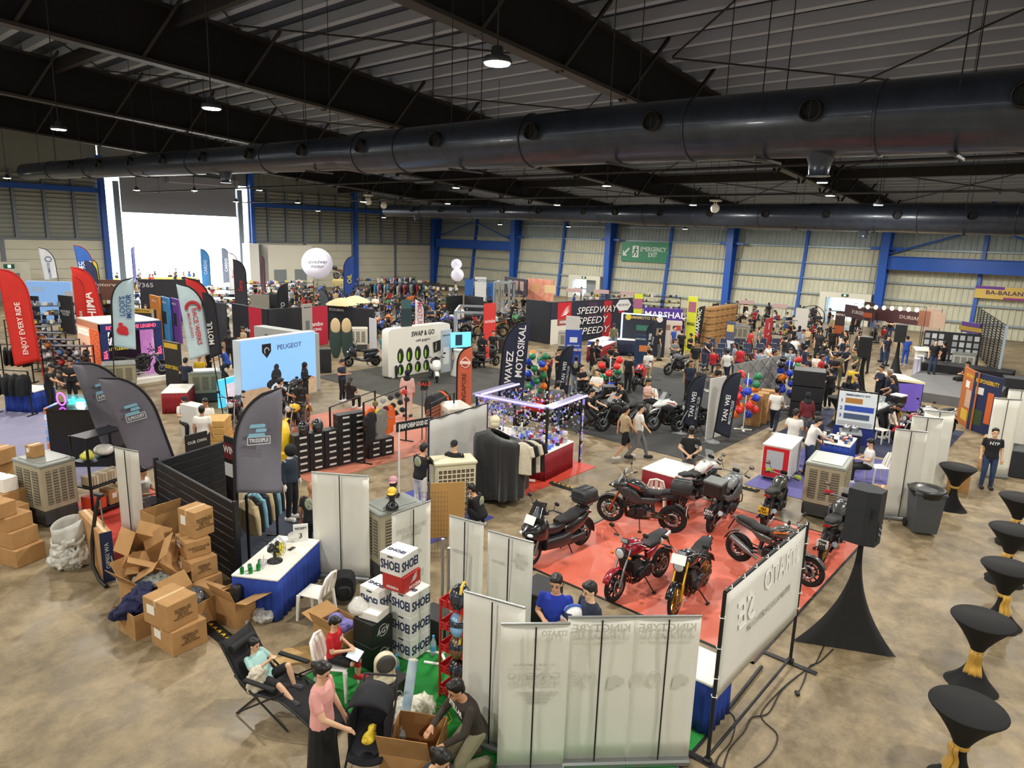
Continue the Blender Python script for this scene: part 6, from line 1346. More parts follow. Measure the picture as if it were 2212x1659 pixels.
# hanging racks of jackets at far left
for i, (px, py) in enumerate(((32, 745), (20, 800))):
    p = FH(px, py, 1.5); rk = rack('clothes_rack', ['black clothes rack of dark jackets, upper one by helmet shelves', 'black clothes rack of dark jackets beside the lilac carpet'][i], p, .6, 1.3, 1.5)
    for k in range(4):
        q = p + Matrix.Rotation(.6, 3, 'Z') @ Vector((0, -.45 + k * .3, 1.36)); garment('black jacket hanging on the far left clothes rack', q, .6 + pi / 2 + .2 * k, '1a1b1f', .7, 'black jackets on the far left racks')
# helmet shelves with red base
for i in range(5):
    p = FH(45 + i * 28, 690 + i * 14, 1.7)
    s_ = rack('helmet_rack', 'black display shelf packed with helmets, red strip at base', p, .75, 1.3, 1.7, .4, 5, mat('2a2226', .5), 'shelf', 'helmet display shelves by the red sail flag')
    for k in range(3):
        for q in range(4):
            c = ['c8cacc', 'a02a2a', '20242c', 'e0e0de', '4a6a9a', '2c2c2e', 'b86a2a'][(i * 5 + k * 3 + q * 2) % 7]; nm = ['pale grey', 'red', 'black', 'white', 'blue', 'dark', 'orange'][(i * 5 + k * 3 + q * 2) % 7]
            h_ = obj('helmet', CH.setdefault('hm', G().sph((0, 0, .13), (.14, .12, .13), 12, 8).box((.1, 0, .1), (.1, .16, .07), 0, .02).mesh('helmet')), mat(c, .25, coat=.5), None, p + Matrix.Rotation(.75, 3, 'Z') @ Vector((0, -.48 + q * .32, .52 + k * .39)), .75 + pi); tag(h_, '%s helmet on the helmet display shelves' % nm, 'helmet', '%s helmets on the far left shelves' % nm)
# ---- blue and orange brick booth
X0, X1, Y0, Y1, HH = 9.7, 12.0, 29.9, 32.4, 2.42
t = thing('exhibition_booth', 'small booth with orange brick side picture and blue front posts', 'booth', (X0, Y0, 0), 0); BL = mat('1c2c66', .5); PK = mat('ff4f6a', .5, em=.9)
obj('side_wall', G().box((.05, 1.25, HH / 2), (.1, 2.5, HH)), mat('e79a78', .6), t); obj('brick_picture', G().box((-.01, .55, 1.1), (.02, 1.0, 2.1)), mat('cf6038', .6, em=.25), t)
bm_ = G().box((0, 0, 0), (.012, .15, .055)).mesh('brick')
for r in range(20):
    for c in range(6): obj('brick', bm_, mat(['d8683c', 'c9582f', 'e07a4c'][(r + c * 2) % 3], .6, em=.25), t, (-.026, .12 + c * .16 + (r % 2) * .06, .1 + r * .1))
obj('street_picture', G().box((-.01, 1.8, 1.1), (.02, 1.4, 2.1)), mat('efc0a4', .6, em=.25), t); obj('shop_picture', G().box((-.022, 1.8, .5), (.01, 1.3, .8)), mat('6a3a2c', .6), t); text('BSA', .2, mat('a83a2a', .5), t, (-.024, 1.8, 1.4), (0, -1, 0), bold=.02)
text('BSA BIKE HERITAGE\nNOW BACK IN ASIA', .17, mat('fbf0e8', .5, em=.4), t, (-.024, 1.75, 1.95), (0, -1, 0), width=1.2)
for x in (.13, 2.2): obj('front_post', G().box((x, .0, HH / 2), (.26, .2, HH)), BL, t); text('BSA', .2, PK, t, (x, -.11, 1.2), (0, 0, 1), (-1, 0, 0), bold=.03)
obj('header', G().box((1.15, 0, HH - .16), (2.3, .24, .32)), BL, t); text('RETURN OF THE LEGEND', .2, PK, t, (1.15, -.13, HH - .16), (1, 0, 0), bold=.02, width=1.9)
obj('roof_panel', G().box((1.15, 1.25, HH + .02), (2.3, 2.5, .04)), WHTP, t); obj('back_wall', G().box((1.15, 1.5, 1.1), (1.9, .06, 2.1)), mat('17181b', .6), t); text('LITTLE\nBIKE', .42, mat('f2f2f0', .5, em=.5), t, (.95, 1.45, 1.65), (1, 0, 0), shear=.3, bold=.04, width=1.3); text('WWW.LITTLEBIKE.SG', .16, mat('e8d23a', .5, em=.5), t, (1.0, 1.45, 1.15), (1, 0, 0), width=1.5)
obj('side_picture', G().box((2.05, .8, 1.05), (.04, 1.3, 2.0)), mat('b06ab0', .6, em=.5, noise=.7, nscale=4, col2='f0d8e8'), t)
tag(obj('bike_plinth', G().box((10.95, 29.5, .12), (2.0, .9, .24), .1, .02), WHTP), 'low white plinth in front of the orange brick booth', 'platform')
PR['cruiser'] = bike('black cruiser motorcycle on white plinth before the brick booth', (10.95, 29.5, .24), -.3, 'cruiser', '1a1a1c', '1a1a1c', spokes=24)
# ---- sail flags of the middle hall: (x, y) of the top in the photograph
def flag(lb, px, py, H, Wd, z0, col, lines, a=0, side=1, **k):
    P = FH(px, py, H); rz = tocam(P); ti = k.pop('tilt', 0); off = side * Wd * cos(ti) - H * sin(ti)
    return feather(lb, P - Vector((-sin(rz), cos(rz), 0)) * off, a, H, Wd, z0, col, lines, ti, side=side, **k)
flag('red sail flag with ENJOY EVERY RIDE lettering at hall edge', -8, 577, 4.6, .85, 1.0, 'd02a20', [('ENJOY EVERY RIDE', .24, 2.3, .42, 1, 'f0e0dc', 0)], side=-1, tilt=.05, edge='b82018')
flag('red sail flag with big slanted SHIMA lettering', 152, 571, 4.5, .8, 1.2, 'd02a20', [('SHIMA', .5, 2.6, .4, 1, 'f4ece8', .2)], side=-1, tilt=.12, edge='b82018')
flag('narrow red sail flag overlapping the SHIMA one', 155, 595, 4.1, .42, .9, 'cc2a1e', [('ENJOY EVERY RIDE', .14, 2.0, .22, 1, 'f0e0dc', 0)], side=-1, edge='b82018')
def bikeblob(t): obj('racer_print', G().sph((.07, .3, 2.85), (.006, .17, .16), 12, 8).sph((.07, .25, 3.05), (.006, .07, .06)).sph((.072, .4, 2.75), (.006, .08, .08)), mat('c8242c', .7), t)
flag("pale blue sail flag with LOOI'S MOTOR lettering and red racer", 288, 598, 4.6, .68, 2.3, 'bcd6dc', [("LOOI'S\nMOTOR", .22, 3.65, .42, 1, '2a5090', 0)], side=1, tilt=-.04, emblem=bikeblob)
def gear(t): 
    g = G().tube([(.075, -.34 + .17 * cos(q), 3.8 + .17 * sin(q)) for q in [k * pi / 12 for k in range(-1, 14)]], .03, 6)
    for k in range(-1, 13): q = k * pi / 12; g.box((.075, -.34 + .21 * cos(q), 3.8 + .21 * sin(q)), (.012, .05, .05), 0, 0, q)
    obj('gear_print', g, mat('b8242c', .7), t)
flag('pale blue sail flag with red RACE WERKS lettering and gear', 380, 607, 4.6, .7, 2.25, 'c3dadf', [('RACE WERKS', .2, 3.2, .32, -1, 'b8242c', 0), ('MOTOR SPORTS', .11, 3.25, .5, -1, 'b8242c', 0)], side=-1, tilt=.1, emblem=gear)
flag('red sail flag with slanted lettering behind the RACE WERKS flag', 400, 596, 4.6, .7, 2.2, 'c92a2a', [('SHIMA', .36, 3.1, .5, 1, 'f0dcd8', .2)], side=-1, tilt=.08)
flag('black sail flag with white drip lettering behind the red one', 436, 630, 4.3, .36, 2.3, '1d1f26', [('MOTUL', .22, 3.0, .25, 1, 'd8d8d4', 0)], side=-1, tilt=.06)
def hexe(t): obj('hex_print', G().tube([(.05, -.42 + .22 * cos(k * pi / 3), 3.5 + .2 * sin(k * pi / 3)) for k in range(6)], .03, 5, closed=True), mat('5a6a92', .7), t)
flag('white sail flag with blue hexagon emblem near left wall', 82, 533, 4.4, .95, 2.0, 'e6eaf0', [('ECOMOTO', .24, 2.6, .5, -1, '5a6a92', 0)], side=-1, tilt=.06, emblem=hexe)
flag('blue and red edged sail flag with LIQUI MOLY lettering', 158, 526, 4.8, 1.0, 1.6, '2d5aa8', [('LIQUI\nMOLY', .34, 3.3, .5, 0, 'f0f0f0', 0)], side=-1, tilt=.1, edge='8a2430')
flag('navy sail flag with yellow foot beside the LIQUI MOLY flag', 182, 562, 3.6, .7, .5, '23284a', [], side=-1, tilt=.05)
flag('thin yellow sail flag by the blue wall column', 196, 560, 3.6, .4, .5, 'd8cc3a', [], side=-1, tilt=.05)
for px, py, c, lb in ((290, 533, '6a6a9a', 'slim dark sail flag before the open roller door'), (432, 537, '4a90d0', 'light blue sail flag beside the open roller door'), (478, 535, '6a6c78', 'grey sail flag right of the open roller door'), (492, 545, 'd8d8de', 'pale sail flag with red lettering right of roller door'), (503, 560, '3a3a44', 'dark sail flag next to the pale one'), (562, 552, '5a3a4a', 'narrow maroon sail flag beside the annex doors')):
    flag(lb, px, py, 4.2, .8 if 'slim' not in lb and 'narrow' not in lb else .3, .6, c, [('Sena' if 'pale' in lb else 'CARDO', .4, 2.4, .4, 1, 'c83a3a' if 'pale' in lb else 'd8e6f2', 0)] if c not in ('6a6a9a', '5a3a4a') else [], side=-1 if px > 300 else 1)
def shield(t): obj('shield_print', G().tube([(.05, .28 + y, 2.15 + z) for y, z in ((-.12, .08), (0, .18), (.12, .08), (.12, -.1), (0, -.18), (-.12, -.1))], .018, 5, closed=True).box((.05, .28, 2.15), (.01, .36, .1)), mat('f2dcd2', .7), t)
flag('salmon orange sail flag with shield emblem by white cooler', 1020, 748, 2.7, .5, .5, 'd4694a', [('OF SINGAPORE', .2, 1.1, .25, 1, '3a2420', 0)], side=1, emblem=shield)
flag('tall navy sail flag with WAVEZ MOTOSIKAL lettering by accessory stall', 1146, 691, 3.45, .9, .5, '232c44', [('MOTOSIKAL', .34, 2.35, .66, 1, 'eeeef0', 0), ('WAVEZ', .34, 1.75, .3, 1, 'eeeef0', 0)], side=1, tilt=-.06)
for px, py, H, lb in ((1526, 807, 2.1, 'navy sail flag with TAN WEI lettering left of the white roll-up'), (1603, 802, 2.4, 'navy sail flag with TAN WEI MOTORCYCLES lettering right of roll-up'), (1240, 745, 2.2, 'navy sail flag with TAN WEI lettering among parked bikes'), (1421, 693, 2.2, 'navy sail flag with WEI lettering beside tube booth')):
    flag(lb, px, py, H, .5, .35, '1e2536', [('TAN  WEI', .2, H * .5, .24, 1, 'e8e8ea', 0), ('MOTORCYCLES', .11, H * .45, .4, 1, 'd0d0d4', .2)], side=1, tilt=-.08)
for px, lb in ((1524, 'black sail flag with white exhaust maker lettering, first'), (1554, 'black sail flag with white exhaust maker lettering, before carton wall')):
    flag(lb, px, 660 - (px - 1524) * .2, 2.6, .55, .4, '1b1b1d', [('AKRAPOVIC', .3, 1.55, .28, 1, 'ececea', .15), ('X', .4, .75, .28, 0, 'd8362a', .3)], side=1, tilt=-.06)
flag('small dark sail flag among the crowd by loudspeakers', 1700, 740, 1.6, .5, .3, '28303e', [], side=-1); flag('grey sail flag with yellow chevron near the patio umbrellas', 690, 625, 2.4, .6, .4, '4a5058', [], side=-1); flag('white sail flag with red lettering above the battery wall', 897, 646, 3.2, .45, 1.6, 'e8e6e8', [('MOTUL', .34, 2.5, .24, -1, 'c05a6a', 0)], side=-1)
flag('black sail flag with white hex lettering in far stalls', 622, 612, 3.4, .6, .6, '202228', [('MMOTO', .3, 1.8, .3, 1, 'd8d8d4', 0)], side=1); flag('blue sail flag with yellow lettering by the wall column', 765, 553, 4.3, .9, .6, '2a4a98', [('OIL', .5, 2.4, .5, 1, 'e0d040', 0)], side=1)
# ---- lion lightbox
c, rz, w = span((516, 737), (681, 715), 2.45); t = thing('lightbox', 'glowing blue sky lightbox wall with maker crest and rider picture', 'lightbox', c, rz)
obj('frame', G().box((-.18, 0, 1.225), (.34, w, 2.45)), mat('c9d4dc', .4), t); SK = mat('7fb0e8', .5, em=.4); obj('sky_picture', G().box((0, 0, 1.52), (.02, w - .08, 1.8)), SK, t); obj('desert_picture', G().box((.0, 0, .35), (.02, w - .08, .62)), mat('a98c70', .6, em=.45, noise=.4, nscale=5), t)
obj('road_picture', G().prism([(-.2, -.3), (1.3, -.3), (1.3, .1), (.7, .28), (.6, .28)], (.012, 0, .35), (0, 1, 0), (0, 0, 1), (.004, 0, 0)), mat('b9b0b4', .6, em=.5), t)
text('PEUGEOT', .26, mat('3a3f48', .5), t, (.014, .45, 2.02), width=1.15); obj('crest', G().prism([(-.2, .24), (.2, .24), (.2, -.05), (0, -.28), (-.2, -.05)], (.012, -.62, 1.98), (0, 1, 0), (0, 0, 1), (.008, 0, 0)), mat('1b1d22', .4), t); obj('crest_mark', G().tube([(.024, -.62 + .1 * cos(q), 1.96 + .12 * sin(q)) for q in [k * .5 for k in range(9)]], .018, 5), mat('d8dce0', .4), t)
obj('rider_picture', G().sph((.012, -.2, 1.3), (.006, .12, .13)).sph((.012, -.22, 1.0), (.006, .24, .26)).sph((.012, -.3, .7), (.006, .38, .2)), mat('23262f', .5, em=.15), t); obj('scooter_picture', G().sph((.018, -.1, .5), (.006, .4, .24)).sph((.018, .0, .26), (.006, .16, .17)), mat('b8c4d0', .5, em=.4), t)
wall('low grey roof of the lion maker booth with small lettering', (548, 704), (668, 722), 2.3, 'a8aaa6', [('PEUGEOT', .2, 1.95, -.6, '3a3f48', .8)], th=.5, name='booth_fascia')
wall('small glowing screen showing a white helmet under lightbox', (474, 822), (524, 808), 1.1, '3aa0c8', [], [(-.35, .35, .2, .9, mat('d8c8d0', .4, em=.5, noise=.6, nscale=5, col2='6a4a52'))], m=mat('48b4d8', .4, em=.6), name='display_screen', cat='screen', z0=.1)
# ---- black and red brake maker walls, battery swap wall
wall('black and crimson booth wall, left half of brake maker stand', (500, 655), (575, 668), 2.2, '1f2228', [('brembo', .3, .9, -.4, 'e8e8e8', 1.0)], [(.0, 1.35, .02, 2.18, 'b81f3a')])
t, w = wall('black and crimson booth wall, right half of brake maker stand', (580, 668), (702, 660), 2.2, '1f2228', [('brembo', .34, 1.2, w * .3, 'f0f0f0', 1.0), ('RACING', .2, .9, w * .3, 'f0f0f0', .8)], [(.35, 1.9, .02, 2.18, 'b81f3a')])
c, rz, w = span((838, 712), (973, 696), 2.2); t = thing('battery_station', 'curved white battery wall lettered SWAP & GO with green oval holes', 'display wall', c, rz)
obj('wall_body', G().loft([(-.5, 0, 1.1, w / 2 - .1, 1.1, 14), (-.4, 0, 1.1, w / 2, 1.1, 14), (0, 0, 1.1, w / 2, 1.1, 14)]), mat('e6e3d8', .4), t); text('SWAP & GO', .32, mat('1d1e20', .5), t, (.012, .15, 1.85), bold=.015, width=1.5); text('with gogoro', .18, mat('2a2b2d', .5), t, (.012, .15, 1.55), width=.95)
for k in range(4):
    for r in range(2):
        o_ = obj('slot', G().sph((.0, -w / 2 + .75 + k * .55, .95 - r * .62), (.03, .2, .34 if r == 0 else .26), 16, 10), mat('1e2420', .4), t); obj('slot_light', G().sph((.02, -w / 2 + .68 + k * .55, .9 - r * .62), (.02, .06, .2), 12, 8), mat('7cb020', .4, em=.25), o_)
obj('battery_print', G().box((.02, w * .28, 1.15), (.03, .6, .5), 0, .04, .15), mat('222326', .35), t); text('gogoro', .12, WHTP, t, (.04, w * .24, 1.15), (0, .1, 1), (0, -1, .1))
bs = lambda lb, px, py, z, rz, col, **k: bike(lb, FH(px, py, z), rz, 'scooter', col, '1d1e20', name='electric_scooter', **k)
PR['scooter'] = bs('dark blue electric scooter before the battery wall', 782, 742, 1.1, pi - .45, '1c2330'); bs('white electric scooter at the end of battery wall', 940, 768, 1.1, -2.2, 'e4e2da'); bs('black electric scooter with purple trim beside salmon flag', 1050, 745, 1.1, -.15, '1b1c20')
wall('grey roll-up picture of a pale scooter by battery wall', (953, 714), (976, 711), 2.0, 'a9adb0', [('SMARTSCOOTER', .08, 1.75, 0, '333333', .5)], [(-.2, .2, .4, 1.2, 'd8d6d0')], .03, name='rollup_banner', cat='banner'); wall('grey roll-up picture of scooter front before crimson wall', (652, 657), (674, 655), 2.5, 'a39f98', [('SMARTSCOOTER', .08, 2.3, 0, '333333', .5)], [(-.14, .14, .8, 1.6, '6a6c70')], .03, name='rollup_banner', cat='banner')
t = wall('flat screen showing blue cyclist picture on draped stand', (975, 719), (1018, 717), 1.9, '5ab4e0', [], [(-.3, .05, 1.3, 1.8, '223a55')], .08, mat('62b8e4', .3, em=.8), 'display_screen', 'screen', 1.2)[0]
tag(obj('draped_stand', remesh(G().lathe([(.42, 0), (.3, .3), (.22, .7), (.24, 1.1), (.3, 1.2)], 16), .04, 1), mat('d8d8d6', .8, bump=.8, nscale=5), None, FH(993, 722, 1.9)), 'white cloth draped over the screen stand', 'stand')
t = thing('surf_display', 'pair of tall green rounded panels with cream tops, standing close', 'display', FH(736, 682, 2.15), tocam(FH(736, 682, 2.15)))
for s_ in (-1, 1): obj('panel', G().sph((0, s_ * .28, 1.0), (.08, .3, 1.05), 16, 14), mat('2c3f3c', .7), t); obj('cream_top', G().sph((.03, s_ * .27, 1.62), (.07, .25, .42), 14, 10), mat('cdb58c', .7), t)
cooler('white air cooler with honeycomb grid by the jacket rail', FH(773, 708, 1.25), tocam(FH(773, 708, 1.25)), (.6, 1.0, 1.2), 'd8d4c4', 'd8d4c4'); cooler('white air cooler behind grey cloth backdrop', (14.3, 14.6, 0), -.4, (.75, 1.0, 1.2), 'd8d5c8', 'e0ddd0')
cooler('beige air cooler with folded cover before the lightbox', FH(442, 800, 1.15), tocam(FH(442, 800, 1.15)), (.8, 1.1, 1.1), '9c9478'); cooler('beige air cooler beside the orange brick booth', FH(256, 783, 1.15), tocam(FH(256, 783, 1.15)), (.8, 1.1, 1.1), '9c9478'); cooler('grey air cooler at the insurance stand', FH(1228, 715, 1.2), tocam(FH(1228, 715, 1.2)), (.8, 1.1, 1.1), 'b0aea2'); cooler('grey air cooler in front of the carton wall', FH(1600, 702, 1.2), tocam(FH(1600, 702, 1.2)), (.8, 1.1, 1.1), '9a988c'); cooler('grey air cooler on the stage edge by photo wall', FH(2085, 757, 1.3), tocam(FH(2085, 757, 1.3)), (.8, 1.0, 1.1), 'b8b8b2')
tag(obj('bin_tall', G().box((0, 0, .55), (.5, .6, 1.1), 0, .03), mat('26282b', .5), None, FH(700, 752, 1.1), 1.0), 'black cabinet unit with white sticker beside the lightbox', 'cabinet')
# umbrellas
for px, py, lb in ((738, 643, 'cream patio umbrella with yellow top, left one'), (768, 638, 'cream patio umbrella with red lettering, right one')):
    t = thing('patio_umbrella', lb, 'umbrella', FH(px, py, 2.5), 0); obj('pole', G().tube([(0, 0, 0), (0, 0, 2.45)], .025, 8), WHTP, t); obj('canopy', G().lathe([(.95, 2.1), (.7, 2.28), (.35, 2.42), (.02, 2.5), (.01, 2.47), (.35, 2.39), (.7, 2.25)], 8, cap=False), mat('d8d0a0', .7), t)
# ---- black boxed goods wall and clothing racks on the salmon carpet
bm_ = G().box((0, 0, .09), (.3, .41, .176), b=.006).mesh('shoe_carton'); lb_ = G().box((-.152, -.03, .1), (.004, .2, .05)).mesh('label')
for col_, n in enumerate((6, 6, 6, 8, 8, 3, 3)):
    for k in range(n):
        base = Vector((9.55 + col_ * .415, 15.55 - .05 * col_, 0)) + Vector((.1 if col_ > 4 else 0, 0, k * .178))
        o_ = obj('boot_box', bm_, mat('191a1c', .5), None, base, pi / 2 - .1 + .015 * ((k * 3 + col_) % 3 - 1)); obj('box_label', lb_, mat('d4d4d0', .6), o_); tag(o_, 'black boot box with white label in the stacked wall', 'box', 'black boot boxes stacked in a wall')
helmet('matt black helmet sitting on the wall of boot boxes', (9.65, 15.5, 1.07), -2.3, '1c1d20', '2a2c30', None, 1.25); helmet('glossy black patterned helmet on the wall of boot boxes', (10.05, 15.48, 1.07), -1.9, '26282c', '3a3c40', None, 1.25, '8a8a8a')
rack('cap_rack', 'black wire rack hung with caps above salmon carpet', (12.3, 15.4, 0), -1.2, 2.4, 1.75, .5)
rack('cap_rack', 'second black rail with jackets and caps behind boot boxes', (11.9, 16.4, 0), -1.2, 2.4, 1.5, .5)
ga = lambda lb, y, x, z, c, **k: garment(lb, Vector((12.3, 15.4, z)) + Matrix.Rotation(-1.2, 3, 'Z') @ Vector((x, y, 0)), -1.2 + k.pop('r', 0), c, **k)
ga('grey zip hoodie displayed on the front of the cap rack', -.55, .16, 1.42, '84847f', L=.8); ga('orange long sleeved top beside the grey hoodie', -.05, .12, 1.42, 'ec6a24', L=.8); ga('black tee displayed next to the boot boxes', -1.1, .14, 1.45, '16171a', L=.85, long=False); ga('orange top half hidden behind the grey hoodie', -.7, -.1, 1.45, 'e4601e', L=.8)
for k in range(6): ga('dark leather jacket on the rail beside the sale board', k * .1 + 1.5, .75, 1.45, '25262a', r=1.3, group='dark jackets on the rail beside the sale board')
for k, c in enumerate(('ec6a24', '2a1d1e')): ga(['orange jacket at the end of the sale rail', 'maroon black jacket at the end of the sale rail'][k], k * .14 + 2.15, .75, 1.45, c, r=1.3)
rack('clothes_rack', 'black rail holding dark jackets beside the sale board', (13.6, 14.4, 0), -1.2, 1.6, 1.6)
cp = G().sph((0, 0, .05), (.1, .085, .08), 12, 8).sph((.1, 0, .03), (.06, .07, .01)).mesh('cap')
for k, (px, py, c, nm) in enumerate(((770, 862, '6a5a3a', 'olive'), (780, 866, 'c8d83a', 'lime'), (795, 860, '8a4a30', 'rust'), (811, 862, '8a8e90', 'grey'), (831, 846, '4a1c26', 'maroon'), (858, 852, '8a9ac8', 'lilac blue'), (827, 868, '2a2a2c', 'dark grey'), (842, 870, '1b1c1e', 'black'), (852, 878, '1b1c1e', 'black'), (835, 888, '1b1c1e', 'black'), (845, 896, '1b1c1e', 'black'), (860, 868, '222326', 'black'), (760, 842, 'b82a24', 'red'), (738, 848, '2c2c2e', 'black'))):
    tag(obj('cap', cp, mat(c, .8), None, Vector((12.3, 15.4, 1.58 - .26 * (k % 3))) + Matrix.Rotation(-1.2, 3, 'Z') @ Vector((.1, -.75 + k * .14, 0)), -2.2 + .3 * (k % 3)), '%s cap hung on the black wire rack' % nm, 'cap', '%s caps on the wire rack' % nm)
t = thing('mesh_screen', 'orange wire mesh screen at the end of cap rack', 'screen', (13.6, 14.7, 0), -1.2)
for k in range(14): obj('wire', G().tube([(0, -.6 + k * .092, .1), (0, -.6 + k * .092, 1.3)], .006, 4), mat('d8784a', .5), t)
for k in range(12): obj('wire', G().tube([(0, -.6, .1 + k * .109), (0, .6, .1 + k * .109)], .006, 4), mat('d8784a', .5), t)
wall('small black SALE board on the jacket rail', (909, 822), (925, 821), 1.9, '191a1c', [('SALE', .16, 1.78, 0, 'd8452a', .4)], [], .03, name='sale_sign', cat='sign', z0=1.58)
p = FH(862, 925, 1.75); t = thing('bargain_sign', 'black board lettered CHEAP CHEAP GOOD GOOD on white poles', 'sign', p, tocam(p) + .55)
obj('board_panel', G().box((0, .45, 1.78), (.03, 1.05, .24)), mat('17181a', .5), t); text('CHEAP CHEAP GOOD GOOD', .16, WHTP, t, (.02, .45, 1.78), bold=.02, width=.95)
for y in (0, .85): obj('pole', G().tube([(0, y, .06), (0, y, 1.85)], .02, 8), WHTP, t); obj('pole_base', G().lathe([(.16, 0), (.16, .05), (.04, .09)], 14, (0, y, 0)), WHTP, t)
bike('yellow tanked cruiser motorcycle beside boot boxes', FH(640, 872, .9), -2.5, 'cruiser', 'e0b420', '1b1b1d', rim=mat('b8642a', .3, .7)); bike('red and black cruiser motorcycle half behind the grey flag', FH(505, 860, .95), -2.2, 'cruiser', '5a1418', '1b1b1d'); bike('black orange trimmed motorcycle behind the yellow tanked one', FH(625, 825, 1.0), -2.4, 'naked', '26282a', 'c85a20')
t = thing('blower_drum', 'big rounded yellow blower housing next to the apparel booth', 'blower', FH(598, 905, 1.35), -1.9); obj('drum', G().lathe([(.3, -.28), (.52, -.25), (.55, 0), (.52, .25), (.3, .28)], 24, (0, 0, .75), 'y'), mat('e0b91c', .4), t); obj('duct_mouth', G().box((.3, 0, .35), (.6, .5, .5), 0, .06), mat('d8b018', .4), t); obj('axle', G().lathe([(.09, .28), (.09, .34)], 12, (0, 0, .75), 'y').lathe([(.09, -.34), (.09, -.28)], 12, (0, 0, .75), 'y'), BLK, t)
for k in range(5): tag(obj('crate', G().box((0, 0, .1), (.8, .6, .19), 0, .01), mat('c9a05a', .6, noise=.2, nscale=4), None, FH(468, 905, 0.95) + Vector((0, 0, .2 * k)), .7 + .04 * k), 'yellow wooden crate in the neat stack behind white tees', 'crate', 'yellow wooden crates in one stack')
# garments inside the apparel booth
rack('clothes_rack', 'black rail inside the apparel booth behind the slatted wall', (6.5, 12.0, 0), -.9, 1.4, 1.45)
for k in range(8): garment('%s top hanging inside the apparel booth' % ['beige', 'black', 'teal', 'black', 'beige', 'black', 'teal', 'black'][k], Vector((6.5, 12.0, 1.3)) + Matrix.Rotation(-.9, 3, 'Z') @ Vector((0, -.6 + k * .17, 0)), -.9 + pi / 2 - .6, ['c8b48a', '1a1b1f', '7ab0c0', '1a1b1f', 'c8b48a', '1a1b1f', '7ab0c0', '1a1b1f'][k], .65, '%s tops inside the apparel booth' % ['beige', 'black', 'teal', 'black', 'beige', 'black', 'teal', 'black'][k])
wall('black poster with red headline at the apparel booth corner', (482, 940), (505, 948), 1.9, '1a1718', [('WIN', .22, 1.6, 0, 'e8e0dc', .4)], [(-.2, .1, 1.0, 1.3, 'd8d8d4'), (-.2, .2, 1.4, 1.75, '6a1c20')], .04, name='poster_board', cat='poster'); wall('black product poster with blue foot behind grey flag', (400, 942), (448, 930), 1.5, '1b1c1e', [('OUR OWN', .1, 1.3, 0, 'd8d8d4', .5)], [(-.35, .35, .35, .6, '4aa0c8'), (-.1, .25, .8, 1.0, 'b89a3a')], .04, name='poster_board', cat='poster')
wall('white foldable counter panel behind the seated staff', (388, 872), (424, 880), 1.1, 'e0dfd8', name='counter_panel', cat='panel', th=.4); skirt_table('red skirted table behind the grey flag', FH(385, 838, .75), -.6, (.8, 1.4, .75), REDC)
# ---- grey cloth backdrop and black draped rack
p0, p1 = FH(926, 908, 2.03), FH(1053, 871, 2.03); c = (p0 + p1) / 2; d = p1 - p0; t = thing('cloth_backdrop', 'pale grey cloth backdrop hung on a pipe frame', 'backdrop', c, atan2(d.y, d.x) - pi / 2); w = d.length
obj('cloth', G().sheet(lambda u, v: (.05 * sin(u * 22) * (1 - v * .6), (u - .5) * w, .05 + v * 1.97), 40, 6, .004), mat('bdbdb8', .8), t); obj('top_pipe', G().tube([(0, -w / 2, 2.03), (0, w / 2, 2.03)], .02, 8), BLK, t)
for s_ in (-1, 1): obj('upright', G().tube([(0, s_ * w / 2, 0), (0, s_ * w / 2, 2.05)], .022, 8), mat('23253a', .5), t)
t = thing('draped_rack', 'tall rack covered by a slack black cloth', 'rack', (11.75, 10.45, 0), -2.41)
def drape(u, v):
    q = u * 2 * pi; f_ = .05 * sin(q * 11 + 2 * v) + .04 * sin(q * 6 + 1); rx_, ry_ = .3 + f_ * (1.2 - v), .56 + f_ * (1.2 - v) + .08 * v; z = .06 + 1.66 * v - .12 * v * cos(q - 1.2) + .12 * sin(q + 1) * (1 - v); s_ = 1 - max(0, v - .93) * 9
    return (rx_ * cos(q) * s_ + .1 * (1 - v) * sin(q * 3), ry_ * sin(q) * s_, z)
obj('cloth', G().sheet(drape, 60, 16, .008), mat('19191b', .8, sheen=.3), t)
for s_ in (-1, 1): obj('post', G().tube([(-.2, s_ * .5, 0), (-.2, s_ * .5, 1.6)], .018, 6), BLK, t)
helmet('cream helmet on the rack beside the black drape', (12.55, 11.35, 1.55), -2.4, 'dcd6b4', 'c9c3a2', None, 1.2); carton('yellow black storage crate below the tee shirts', (12.75, 10.75, 0), .3, (.5, .5, .5), col=mat('2a2a28', .5), tape=False)
for k, (c, nm) in enumerate((('d8d0b8', 'cream'), ('18191b', 'black'), ('d8d0b8', 'cream'), ('18191b', 'black'))): garment('%s tee hanging next to the black draped rack' % nm, F(1130 + k * 9, 958 - k * 2, 1.55), .3 + .1 * k, c, .75, '%s tees beside the black draped rack' % nm, False)
